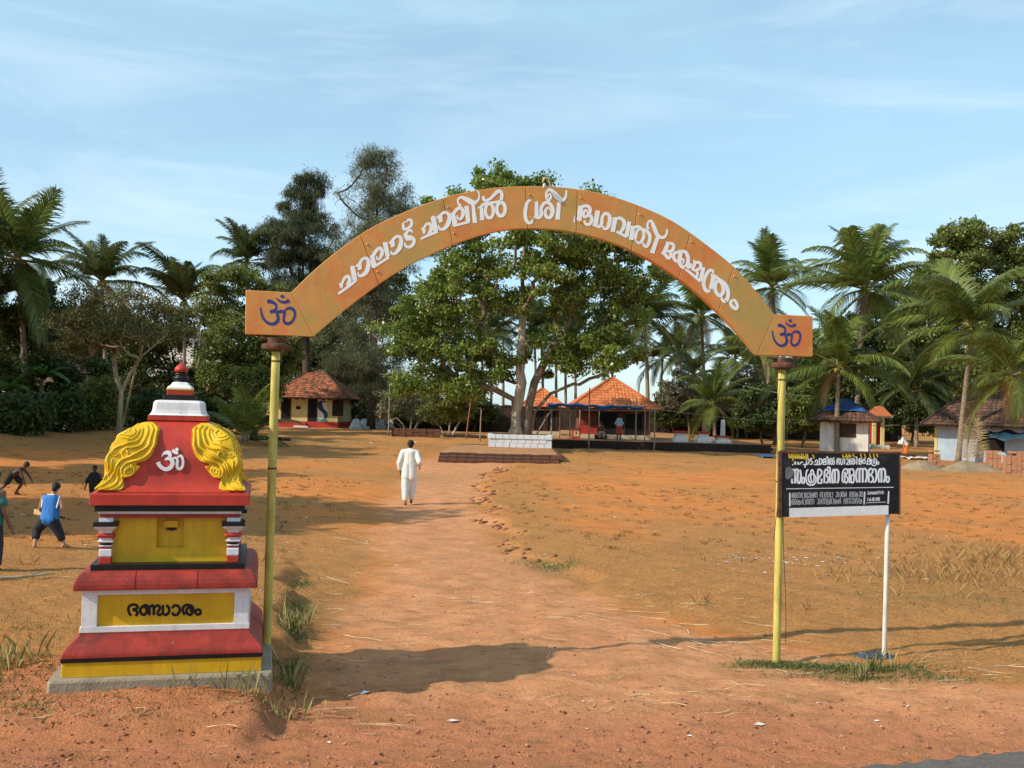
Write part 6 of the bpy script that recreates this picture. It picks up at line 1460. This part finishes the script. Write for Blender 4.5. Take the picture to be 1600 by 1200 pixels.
palm((1008, 500), 82, 1012, 5.0, 22, 'dark coconut palm beside the big tree crown', 6, far=True, r=.17)
palm((1115, 628), 70, 1117, 3.2, 16, 'small young coconut palm beside the white pillar', 7, r=.12, nuts=False, dry=1)
palm((28, 402), 58, 40, 5.0, 24, 'big coconut palm towering over the dark tree beside the cottage', 8, r=.17, bend=.3)
palm((-10, 400), 64, -5, 5.0, 20, 'coconut palm just behind the big palm beside the cottage', 9, r=.17, far=True)
palm((160, 440), 76, 165, 4.6, 20, 'coconut palm behind the canopy of the forked tree', 10, far=True, r=.16, upright=.25)
palm((287, 470), 80, 287, 4.8, 18, 'slim coconut palm with upright fronds behind the shrine', 11, far=True, r=.14, upright=.45)
palm((384, 408), 92, 390, 4.6, 20, 'coconut palm behind the olive-green tree', 12, far=True, r=.15, upright=.15)
palm((1585, 585), 50, 1625, 4.0, 18, 'coconut palm whose fronds hang over the blue house roof', 13, r=.15, bend=.2)
palm((1430, 600), 78, 1432, 4.0, 16, 'coconut palm standing in the thicket by the blue house', 15, far=True, r=.15)
for i, (x, y, d, bx) in enumerate(((1062, 548, 104, 1066), (1150, 560, 108, 1148), (1085, 585, 112, 1088), (1035, 560, 110, 1030), (768, 520, 104, 766), (786, 500, 108, 785), (868, 520, 106, 868), (882, 500, 112, 883), (897, 530, 104, 899), (845, 515, 110, 848), (712, 530, 112, 713), (955, 540, 110, 957), (1180, 575, 114, 1183), (1240, 540, 104, 1240), (752, 540, 116, 752), (835, 505, 116, 836))):
    where = 'twiggy bush' if x < 740 else 'tree plinth and its stakes' if x < 800 else 'small orange temple' if x < 900 else 'larger orange temple' if x < 1070 else 'white pillar' if x < 1200 else 'shrub by the right arch post'
    palm((x, y), d, bx, 4.4, 16, 'distant slim coconut palm far behind the ' + where, 200 + i, far=True, r=.15, group='distant coconut palms behind the ' + where, nuts=False, dry=i % 2)
# young ground palms
def ground_palm(px, py, flen, nf, lab, seed):
    q = gp(px, py); root = thing('young_palm', (q.x, q.y, Hf(q.x, q.y)), lab, 'palm'); rg = random.Random(seed)
    mb = MB(); mb.lathe([(.16, -.1), (.2, .1), (.14, .35), (.08, .5)], 10); mb.build('stump', M_PALMB, root)
    for i in range(nf):
        k = min(5, int(i / nf * 5.5)); o = link(bpy.data.objects.new('frond', FR[k][rg.randrange(3)]), root); s = flen * rg.uniform(.8, 1.1); o.scale = (s,) * 3; o.location = (0, 0, .35); o.rotation_euler = (0, 0, i * 2.4)
ground_palm(383, 690, 3.2, 14, 'young stemless palm left of the yellow house', 1); ground_palm(203, 672, 2.4, 10, 'young stemless palm at the foot of the forked tree', 2)
# tree stump by the young palm
q = gp(396, 688); root = thing('tree_stump', (q.x, q.y, Hf(q.x, q.y)), 'short dark cut stump beside the young palm', 'stump'); mb = MB(); mb.lathe([(.3, -.1), (.24, .15), (.22, .55), (.2, .57)], 12); mb.build('trunk', M_BARKD, root, True)
mb = MB(); mb.tube([(.3, -.1, .12), (1.2, -.1, .14), (2.1, 0, .1)], [.12, .11, .09], 8); mb.build('fallen_limb', M_BARKD, root, True)
# banana plants at left
def banana(px, py, d, lab, seed, n=8, L=2.2):
    b = at(px, 680, d); root = thing('banana_plant', (b.x, d, Hf(b.x, d)), lab, 'banana plant'); rg = random.Random(seed); zt = at(px, py, d).z - root.location.z
    mb = MB(); mb.tube([(0, 0, -.1), (.05, 0, zt * .5), (0, 0, zt)], [.16, .13, .08], 10); mb.build('stem', mat('banana_stem', (.2, .2, .08), .7), root, True)
    for i in range(n):
        V = []; Fs = []; rn = []; el = rg.uniform(.4, 1.35); a = el; p = Vector((0, 0, 0)); m_ = 12
        for k in range(m_ + 1):
            t = k / m_; w = .32 * math.sin(PI * min(1, .08 + t * .92)) ** .7 + .01; ra = rg.uniform(-.03, .03)
            V += [(p.x, -w + ra, p.z - w * .35), (p.x, 0, p.z), (p.x, w + ra, p.z - w * .35)]; a -= .13 * (.5 + t); p = p + Vector((math.cos(a), 0, math.sin(a))) * L / m_
            if k: b_ = 3 * k; Fs += [(b_ - 3, b_ - 2, b_ + 1, b_), (b_ - 2, b_ - 1, b_ + 2, b_ + 1)]; rn += [rg.random()] * 2
        me = np_mesh('banana_leaf', np.array(V), np.array(Fs), rn); o = obj('leaf', me, L_BAN, root); o.location = (0, 0, zt); o.rotation_euler = (0, 0, i * 2.4 + rg.uniform(-.3, .3))
banana(62, 590, 57, 'banana plant with broad bright leaves near the cottage', 1); banana(12, 610, 54, 'smaller banana plant with broad leaves rising from the dark undergrowth', 2, 7, 1.9)
# dry fronds propped on the blue house
for i, (px, lab) in enumerate(((1528, 'taller dried palm frond propped against the blue house wall'), (1512, 'shorter dried palm frond propped against the blue house wall'))):
    q = gp(px, 726); o = obj('dried_frond', frond_mesh(1.5, 400 + i, .25, 40, .06), L_DRYP); o.location = (q.x, q.y, Hf(q.x, q.y)); o.scale = ((2.6, 2.2)[i],) * 3; o.rotation_euler = (0, 0, 1.3); tag(o, lab, 'frond')
# far woods closing the horizon on both sides
def wood(name, segs, lab):
    P = []
    for (x0, x1, y, hmin, hmax, n) in segs:
        nc = int((x1 - x0) / 2.2)
        for i in range(nc):
            cx = x0 + (x1 - x0) * RNG.random(); hh = hmin + (hmax - hmin) * (.5 + .5 * math.sin(cx * .31 + y) * math.sin(cx * .13 + 1)); cz = .4 + hh * RNG.random() ** .7; g = RNG.normal(size=(n, 3)); g /= np.linalg.norm(g, axis=1)[:, None]; g *= (RNG.random(n) ** .4)[:, None]
            P.append(np.array([cx, y + RNG.normal() * 3, cz]) + g * np.array([2.0, 2.0, 1.5]))
    P = np.concatenate(P); V, Fq = leaf_quads(P, .55, .7, .2); me = np_mesh(name, V, Fq, RNG.random(len(P))); o = obj(name, me, L_DARK); tag(o, lab, kind='stuff')
wood('far_wood', [(-95, -12, 132, 7, 14, 170), (-95, -12, 132, 4, 13, 170), (-95, -14, 126, 3, 9, 170), (34, 110, 130, 7, 13, 170), (34, 110, 130, 4, 12, 170), (32, 110, 124, 3, 8, 170), (-14, 38, 136, 1.0, 2.2, 120)], 'far dark wood closing off the view')
# ------------------------------------------------------------------ people
M_SKIN = mat('brown_skin', (.20, .095, .055), .55, .12, 8, .05)
M_SKIND = mat('deep_brown_skin', (.085, .042, .028), .55, .12, 8, .05)
M_SKINL = mat('tan_skin', (.40, .20, .11), .55, .12, 8, .05)
M_HAIR = mat('black_hair', (.008, .007, .007), .55, .3, 30, .4, 90)
def cap_geo(a, ra, b, rb, sx=1.0, n=12, m=5):
    """tapered capsule from a to b"""
    a, b = Vector(a), Vector(b); d = b - a; L = d.length
    q = (d.normalized() if L > 1e-6 else Vector((0, 0, 1))).to_track_quat('Z', 'Y').to_matrix()
    prof = [(-ra * math.cos(PI / 2 * i / m), ra * math.sin(PI / 2 * i / m)) for i in range(1, m + 1)] + [(L + rb * math.sin(PI / 2 * i / m), rb * math.cos(PI / 2 * i / m)) for i in range(0, m)]
    V = [a + q @ Vector((0, 0, -ra))]; Fs = []
    for z, r in prof: V += [a + q @ Vector((r * math.cos(2 * PI * j / n) , r * math.sin(2 * PI * j / n), z)) for j in range(n)]
    V.append(a + q @ Vector((0, 0, L + rb))); k = len(prof)
    for j in range(n):
        Fs.append((0, 1 + (j + 1) % n, 1 + j)); Fs.append((len(V) - 1, 1 + (k - 1) * n + j, 1 + (k - 1) * n + (j + 1) % n))
    for i in range(k - 1):
        for j in range(n): p = 1 + i * n + j; q_ = 1 + i * n + (j + 1) % n; Fs.append((p, q_, q_ + n, p + n))
    return V, Fs
def blob(name, caps, m, parent, vox, smooth=4, ell=()):
    """continuous surface around tapered capsules (a, ra, b, rb) and ellipsoids (centre, radii)"""
    mb = MB()
    for c in caps: mb.add(*cap_geo(*c))
    for c, r in ell:
        V, Fs = cap_geo((0, 0, 0), 1, (0, 0, 1e-5), 1, n=16, m=8); mb.add([Vector((v.x * r[0] + c[0], v.y * r[1] + c[1], v.z * r[2] + c[2])) for v in V], Fs)
    me = bpy.data.meshes.new(name); me.from_pydata(mb.v, [], mb.f); o = bpy.data.objects.new(name, me); COL.objects.link(o)
    r = o.modifiers.new('r', 'REMESH'); r.mode = 'VOXEL'; r.voxel_size = vox
    s = o.modifiers.new('s', 'SMOOTH'); s.iterations = smooth; s.factor = .5
    dg = bpy.context.evaluated_depsgraph_get(); nm = bpy.data.meshes.new_from_object(o.evaluated_get(dg)); bpy.data.objects.remove(o); bpy.data.meshes.remove(me); nm.name = name
    return obj(name, nm, m, parent, True)
def hand(wr, dirv, side, s, curl=.5):
    """palm and five unequal bent fingers; dirv = forearm direction, side = direction of the thumb"""
    d = Vector(dirv).normalized(); t = Vector(side); t = (t - d * t.dot(d)).normalized(); nrm = d.cross(t); wr = Vector(wr); C = []
    for i, (o_, L) in enumerate(((.030, .062), (.010, .072), (-.010, .067), (-.029, .052))):
        k = wr + d * .085 * s + t * o_ * s; C.append((wr + d * .012 * s + t * o_ * .6 * s, .015 * s, k, .0115 * s))
        m1 = k + (d * math.cos(curl * .5) + nrm * math.sin(curl * .5)) * L * .5 * s; m2 = m1 + (d * math.cos(curl * 1.3) + nrm * math.sin(curl * 1.3)) * L * .5 * s
        C += [(k, .0105 * s, m1, .009 * s), (m1, .009 * s, m2, .0075 * s)]
    b = wr + d * .03 * s + t * .032 * s; m1 = b + (d * .6 + t * .75).normalized() * .04 * s; C += [(b, .013 * s, m1, .011 * s), (m1, .011 * s, m1 + (d * .9 + t * .3 + nrm * .2).normalized() * .033 * s, .0085 * s)]
    return C
def foot(an, fwd, s):
    f = Vector((fwd[0], fwd[1], 0)).normalized(); an = Vector(an); z = .035 * s
    heel = Vector((an.x, an.y, an.z - .07 * s)) - f * .045 * s; toe = Vector((an.x, an.y, an.z - .078 * s)) + f * .15 * s
    C = [(an, .042 * s, heel + Vector((0, 0, .02 * s)), .036 * s), (heel + Vector((0, 0, .012 * s)), .036 * s, toe, .028 * s), (an, .04 * s, toe - f * .05 * s + Vector((0, 0, .01)), .034 * s)]
    return C
def person(name, loc, J, s, skin, label, wear, vox=.012, hair=True, look=(0, 1, 0), curls=(.5, .5), detail=True):
    """J: joints (metres, x right, y away, z up). wear: list of (part name, material, capsules, ellipsoids)"""
    root = thing(name, loc, label, 'person'); V = {k: Vector(v) for k, v in J.items()}
    hd = V['head']; nk = V['neck']; lk = Vector(look).normalized(); up = (hd - nk).normalized()
    C = [(nk, .052 * s, hd, .055 * s)]
    E = []
    sh = (V['shl'] + V['shr']) / 2; hip = (V['hipl'] + V['hipr']) / 2; mid = sh.lerp(hip, .5)
    for a, ra, b, rb in ((sh, .10, mid, .105), (mid, .105, hip, .115)): C.append((a, ra * s, b, rb * s))
    for sd in 'lr':
        C += [(sh.lerp(V['sh' + sd], .2), .085 * s, V['sh' + sd], .058 * s), (mid.lerp(V['sh' + sd], .35), .09 * s, hip.lerp(V['hip' + sd], .8), .105 * s),
              (V['sh' + sd], .056 * s, V['el' + sd], .041 * s), (V['el' + sd], .041 * s, V['wr' + sd], .029 * s),
              (V['hip' + sd], .092 * s, V['kn' + sd], .058 * s), (V['kn' + sd], .058 * s, V['kn' + sd].lerp(V['an' + sd], .35), .06 * s), (V['kn' + sd].lerp(V['an' + sd], .35), .06 * s, V['an' + sd], .036 * s)]
        fd = V['wr' + sd] - V['el' + sd]; tdir = (V['thumb' + sd] if 'thumb' + sd in V else Vector((0, 1, 0))); C += hand(V['wr' + sd], fd, tdir, s * 1.0, curls[0 if sd == 'l' else 1])
        C += foot(V['an' + sd], J.get('toe' + sd, (0, 1, 0)), s)
    C.append((nk, .06 * s, sh, .075 * s))
    # head: skull, jaw, nose, ears
    right = lk.cross(up).normalized(); fwd = up.cross(right).normalized()
    C += [(hd + up * .03 * s - fwd * .012 * s, .088 * s, hd + up * .035 * s + fwd * .015 * s, .084 * s), (hd - up * .045 * s + fwd * .03 * s, .058 * s, hd + up * .02 * s + fwd * .028 * s, .07 * s), (hd - up * .012 * s + fwd * .098 * s, .012 * s, hd + up * .02 * s + fwd * .09 * s, .009 * s), (hd - up * .05 * s + fwd * .082 * s - right * .014 * s, .010 * s, hd - up * .05 * s + fwd * .082 * s + right * .014 * s, .010 * s)]
    for e in (-1, 1): C.append((hd + right * e * .085 * s + up * .015 * s, .014 * s, hd + right * e * .09 * s - up * .018 * s - fwd * .006 * s, .011 * s))
    body = blob('body', C, skin, root, vox, 3)
    if hair: blob('hair', [(hd + up * .05 * s - fwd * .018 * s, .096 * s, hd + up * .055 * s + fwd * .018 * s, .088 * s), (hd + up * .03 * s - fwd * .03 * s, .088 * s, hd - up * .03 * s - fwd * .045 * s, .06 * s)], M_HAIR, root, vox, 2)
    for e in (-1, 1):
        mb = MB(); mb.lathe([(.002, -.008), (.008, -.005), (.010, 0), (.008, .005), (.002, .008)], 8); o = mb.build('eye', mat('eye_white', (.6, .58, .55), .3, .05, 5, 0), root, True); o.location = hd + up * .018 * s + fwd * .088 * s + right * e * .034 * s; o.scale = (s,) * 3
    for nm, m, caps, *ell in wear: blob(nm, caps, m, root, vox * 1.05, 4, ell[0] if ell else ())
    return root
# the man in white walking away up the path
q = gp(638, 789); base = (q.x, q.y, Hf(q.x, q.y)); s = 1.0
J = dict(head=(.01, .05, 1.56), neck=(.0, .02, 1.43), shl=(-.175, .0, 1.37), shr=(.175, .02, 1.36), ell=(-.26, -.06, 1.10), elr=(.27, -.10, 1.13), wrl=(-.235, .0, .86), wrr=(.255, .10, 1.00), hipl=(-.09, 0, .90), hipr=(.09, 0, .90), knl=(-.075, -.02, .49), knr=(.085, .10, .50), anl=(-.07, -.12, .085), anr=(.06, .10, .12), thumbl=(.2, 1, 0), thumbr=(-.2, 1, .3))
cloth = mat('white_cotton', (.72, .69, .62), .85, .06, 4, .25, 14)
V = {k: Vector(v) for k, v in J.items()}
shirt = [((-.03, 0, 1.36), .115, (-.035, 0, 1.05), .135), ((.03, 0, 1.36), .115, (.035, 0, 1.05), .135), ((-.06, -.01, 1.05), .13, (-.065, -.01, .74), .14), ((.06, .0, 1.05), .13, (.065, .0, .73), .14), ((0, .01, 1.40), .085, (0, .02, 1.44), .06)]
for sd, sg in (('l', -1), ('r', 1)): shirt += [((sg * .06, 0, 1.38), .095, V['sh' + sd], .08), (V['sh' + sd], .082, V['el' + sd], .072), (V['el' + sd], .072, V['el' + sd].lerp(V['wr' + sd], .62), .062)]
dhoti = [((-.06, 0, .92), .13, (-.085, -.02, .50), .115), ((.06, 0, .92), .13, (.085, .08, .50), .115), ((-.085, -.02, .50), .112, (-.08, -.10, .17), .075), ((.085, .08, .50), .112, (.07, .09, .19), .075)]
person('person', base, J, .97, M_SKIN, 'man in loose white shirt and white cloth walking away along the path', [('shirt', cloth, shirt), ('trousers', cloth, dhoti)])
# boy in the blue vest, back turned, legs wide, with a bat
q = gp(74, 857); base = (q.x, q.y, Hf(q.x, q.y)); k = q.y / F_PX
J = dict(head=(.05, .10, .96), neck=(.03, .06, .86), shl=(-.115, .04, .80), shr=(.145, .05, .80), ell=(-.18, .08, .62), elr=(.215, .0, .66), wrl=(-.19, .22, .54), wrr=(.265, .05, .50), hipl=(-.05, .0, .47), hipr=(.08, .0, .47), knl=(-.22, .10, .29), knr=(.16, .03, .27), anl=(-.19, -.04, .07), anr=(.25, .04, .07), thumbl=(.3, .2, 1), thumbr=(0, .3, 1), toel=(-.3, 1, 0), toer=(.5, .7, 0))
V = {k_: Vector(v) for k_, v in J.items()}
vest = [((.02, .045, .80), .08, (.02, .015, .50), .108), ((-.03, .05, .79), .085, (-.02, .02, .55), .10), ((.06, .05, .79), .085, (.06, .02, .55), .10), ((-.05, .045, .80), .07, (-.10, .045, .80), .05), ((.08, .05, .80), .07, (.13, .05, .80), .05), ((-.03, .02, .55), .10, (-.02, .01, .47), .115), ((.05, .02, .55), .1, (.05, .01, .47), .115)]
trou = [((-.03, 0, .47), .10, V['knl'], .075), ((.06, 0, .47), .10, V['knr'], .075), (V['knl'], .075, V['knl'].lerp(V['anl'], .5), .064), (V['knr'], .075, V['knr'].lerp(V['anr'], .5), .062)]
person('person', base, J, .72, M_SKINL, 'boy in a blue sleeveless vest with back turned, holding a bat', [('vest', mat('blue_vest', (.03, .17, .50), .7, .1), vest), ('trousers', mat('navy_trousers', (.018, .018, .03), .8), trou),
       ('vest_piping', mat('white_piping', (.75, .75, .75), .7), [((-.115, .03, .83), .016, (-.10, -.04, .66), .014), ((.155, .03, .83), .016, (.145, -.045, .66), .014), ((-.02, -.0, .865), .016, (.08, .0, .865), .016)])], .010)
bp = Vector(base); root = thing('cricket_bat', (base[0], base[1], base[2]), 'short wooden bat held by the boy in the blue vest', 'bat')
mb = MB(); A = Vector((.30, .06, .475)); Bv = Vector((-.38, .30, .555)); mb.tube([A, A.lerp(Bv, .55)], .014, 8); mb.build('handle', mat('bat_grip', (.06, .04, .03), .8), root)
mb = MB(); d_ = (Bv - A).normalized(); X = d_.to_track_quat('X', 'Z').to_matrix().to_4x4(); mb.box(0, .32, -.02, .02, -.042, .042, Matrix.Translation(A.lerp(Bv, .54)) @ X); mb.build('blade', mat('pale_bat_wood', (.55, .38, .2), .6), root, bevel=.008)
# running boy bent forward
q = gp(19, 774); base = (q.x, q.y, Hf(q.x, q.y)); s = .70
J = dict(head=(.33, 0, .79), neck=(.26, 0, .72), shl=(.22, .12, .68), shr=(.22, -.12, .68), ell=(.34, .14, .52), elr=(.33, -.15, .50), wrl=(.42, .12, .40), wrr=(.36, -.1, .33), hipl=(-.02, .07, .52), hipr=(-.02, -.07, .52), knl=(.20, .09, .31), knr=(-.16, -.05, .27), anl=(.06, .08, .08), anr=(-.34, -.05, .09), toel=(1, .1, 0), toer=(1, 0, 0))
V = {k_: Vector(v) for k_, v in J.items()}
sh_ = [((-.0, .05, .55), .085, V['hipl'].lerp(V['knl'], .7), .082), ((-.0, -.05, .55), .085, V['hipr'].lerp(V['knr'], .7), .082), ((0, 0, .53), .10, (.04, 0, .57), .095)]
person('person', base, J, .70, M_SKIND, 'bare-chested boy in dark shorts crouching forward as he runs', [('shorts', mat('black_shorts', (.015, .018, .015), .8), sh_)], .011, look=(1, -.2, -.1))
# small child behind the shrine
q = gp(146, 792); base = (q.x, q.y, Hf(q.x, q.y)); s = .58
J = dict(head=(0, 0, .90), neck=(0, 0, .80), shl=(.11, .02, .76), shr=(-.11, .0, .76), ell=(.16, .0, .60), elr=(-.17, .0, .60), wrl=(.15, -.06, .48), wrr=(-.20, -.02, .46), hipl=(.05, 0, .48), hipr=(-.05, 0, .48), knl=(.06, -.03, .27), knr=(-.05, .05, .27), anl=(.06, 0, .06), anr=(-.06, .12, .08), toel=(0, -1, 0), toer=(0, -1, 0))
V = {k_: Vector(v) for k_, v in J.items()}
sh_ = [((-.04, 0, .75), .075, (-.04, 0, .5), .085), ((.04, 0, .75), .075, (.04, 0, .5), .085), ((.05, 0, .76), .06, V['ell'], .05), ((-.05, 0, .76), .06, V['elr'], .05)]; tr_ = [((-.04, 0, .48), .085, V['knr'], .065), ((.04, 0, .48), .085, V['knl'], .065)]
person('person', base, J, .60, M_SKIND, 'small child in dark clothes standing just behind the shrine', [('shirt', mat('black_tshirt', (.015, .014, .016), .8), sh_), ('shorts', mat('black_shorts', (.015, .018, .015), .8), tr_)], .010, look=(0, -1, 0))
# youth cut by the left edge
q = gp(-17, 893); base = (q.x, q.y, Hf(q.x, q.y))
J = dict(head=(.0, .05, 1.26), neck=(0, .03, 1.13), shl=(-.14, 0, 1.06), shr=(.14, 0, 1.06), ell=(-.2, 0, .85), elr=(.175, -.02, .82), wrl=(-.2, .05, .65), wrr=(.235, .06, .60), hipl=(-.07, 0, .68), hipr=(.07, 0, .68), knl=(-.1, .02, .37), knr=(.09, 0, .37), anl=(-.1, 0, .075), anr=(.10, -.02, .075))
V = {k_: Vector(v) for k_, v in J.items()}
sh_ = [((-.04, 0, 1.05), .105, (-.04, 0, .66), .12), ((.04, 0, 1.05), .105, (.04, 0, .66), .12), ((.05, 0, 1.06), .08, V['shr'].lerp(V['elr'], .5), .06), ((-.05, 0, 1.06), .08, V['shl'].lerp(V['ell'], .5), .06)]; tr_ = [((-.04, 0, .68), .11, V['knl'], .085), ((.04, 0, .68), .11, V['knr'], .085), (V['knl'], .085, (-.1, 0, .12), .07), (V['knr'], .085, (.10, -.02, .12), .07)]
person('person', base, J, .82, M_SKIN, 'youth in teal shirt and dark trousers standing near the boy with the bat', [('shirt', mat('teal_shirt', (.03, .16, .15), .8), sh_), ('trousers', mat('dark_trousers', (.03, .03, .045), .8), tr_)], .011)
# man standing at the temple
d = 64.2; p = at(967, 688, d); base = (p.x, d, CY_Z)
J = dict(head=(0, 0, 1.53), neck=(0, 0, 1.40), shl=(-.17, 0, 1.33), shr=(.17, 0, 1.33), ell=(-.24, 0, 1.06), elr=(.24, 0, 1.06), wrl=(-.2, .12, .86), wrr=(.2, .12, .88), hipl=(-.09, 0, .88), hipr=(.09, 0, .88), knl=(-.09, 0, .47), knr=(.1, .03, .47), anl=(-.1, 0, .085), anr=(.1, .03, .085))
V = {k_: Vector(v) for k_, v in J.items()}
sh_ = [((-.05, 0, 1.31), .13, (-.05, 0, .85), .135), ((.05, 0, 1.31), .13, (.05, 0, .85), .135), ((-.05, 0, 1.33), .1, V['ell'], .07), ((.05, 0, 1.33), .1, V['elr'], .07)]; mu_ = [((-.06, 0, .88), .14, (-.08, 0, .45), .14), ((.06, 0, .88), .14, (.08, 0, .45), .14)]
person('person', base, J, .95, M_SKIND, 'man in pale blue shirt and red cloth standing before the temple', [('shirt', mat('pale_blue_shirt', (.36, .46, .56), .8), sh_), ('mundu', mat('red_cloth', (.38, .06, .04), .8), mu_)], .02)
# person sitting at the temple step
p = at(939, 686, 65); base = (p.x, 65, CY_Z)
J = dict(head=(0, 0, 1.05), neck=(0, .02, .93), shl=(.16, .03, .86), shr=(-.16, .03, .86), ell=(.22, -.05, .62), elr=(-.22, -.05, .62), wrl=(.12, -.25, .52), wrr=(-.12, -.25, .52), hipl=(.09, .08, .42), hipr=(-.09, .08, .42), knl=(.12, -.32, .45), knr=(-.12, -.32, .45), anl=(.12, -.30, .085), anr=(-.12, -.30, .085), toel=(0, -1, 0), toer=(0, -1, 0))
sh_ = [((-.05, .03, .85), .13, (-.05, .06, .45), .14), ((.05, .03, .85), .13, (.05, .06, .45), .14)]; mu_ = [((-.07, .08, .42), .13, (-.12, -.32, .45), .09), ((.07, .08, .42), .13, (.12, -.32, .45), .09), ((-.12, -.32, .43), .1, (-.12, -.3, .2), .1), ((.12, -.32, .43), .1, (.12, -.3, .2), .1)]
person('person', base, J, .95, M_SKIND, 'seated person in pinkish cloth on the temple step', [('shirt', mat('dark_maroon_shirt', (.10, .04, .035), .8), sh_), ('mundu', mat('pinkish_cloth', (.42, .30, .25), .8), mu_)], .02, look=(0, -1, 0))
bx = MB(); bx.box(-.4, .4, -.12, .4, -.02, .30); so = bx.build('stone_seat', M_LAT, None, bevel=.02); so.location = (p.x, 65, CY_Z); tag(so, 'rough laterite seat block under the seated person', 'seat')
# stooping man at the right
q = gp(1412, 717); d = q.y; base = (q.x, d, Hf(q.x, d))
J = dict(head=(-.28, -.05, 1.22), neck=(-.20, 0, 1.17), shl=(-.12, .15, 1.15), shr=(-.12, -.15, 1.15), ell=(-.25, .18, .88), elr=(-.25, -.18, .88), wrl=(-.36, .1, .68), wrr=(-.36, -.1, .68), hipl=(.14, .08, .84), hipr=(.14, -.08, .84), knl=(.06, .09, .46), knr=(.10, -.09, .46), anl=(.10, .1, .085), anr=(.12, -.1, .085), toel=(-1, 0, 0), toer=(-1, 0, 0))
sh_ = [((-.10, .06, 1.13), .14, (.12, .05, .86), .15), ((-.10, -.06, 1.13), .14, (.12, -.05, .86), .15), ((-.12, .12, 1.15), .1, (-.22, .18, .92), .08), ((-.12, -.12, 1.15), .1, (-.22, -.18, .92), .08)]; mu_ = [((.13, .05, .82), .15, (.08, .07, .42), .14), ((.13, -.05, .82), .15, (.10, -.07, .42), .14)]
person('person', base, J, .97, M_SKIND, 'stooping man in white shirt and orange cloth near the sand heap', [('shirt', cloth, sh_), ('mundu', mat('orange_cloth', (.60, .15, .03), .8), mu_)], .018, look=(-1, -.1, -.5))
# stick lying on the left of the pitch
q = gp(20, 906); a, b = gp(-20, 908), gp(85, 903); so = thing('dry_branch', (a.x, a.y, Hf(a.x, a.y)), 'long dry branch lying on the ground at the boys pitch', 'branch')
mb = MB(); mb.tube([Vector((b.x - a.x, b.y - a.y, 0)) * t + Vector((0, .03 * math.sin(t * 9), .02)) for t in np.linspace(0, 1, 7)], [.02, .022, .02, .018, .015, .012, .006], 7); mb.build('stem', M_BARKP, so, True)
mb = MB(); mb.tube([Vector((b.x - a.x, b.y - a.y, 0)) * .6 + Vector((0, 0, .03)), Vector((b.x - a.x, b.y - a.y, 0)) * .8 + Vector((0, .12, .06))], [.01, .005], 6); mb.build('twig', M_BARKP, so, True)
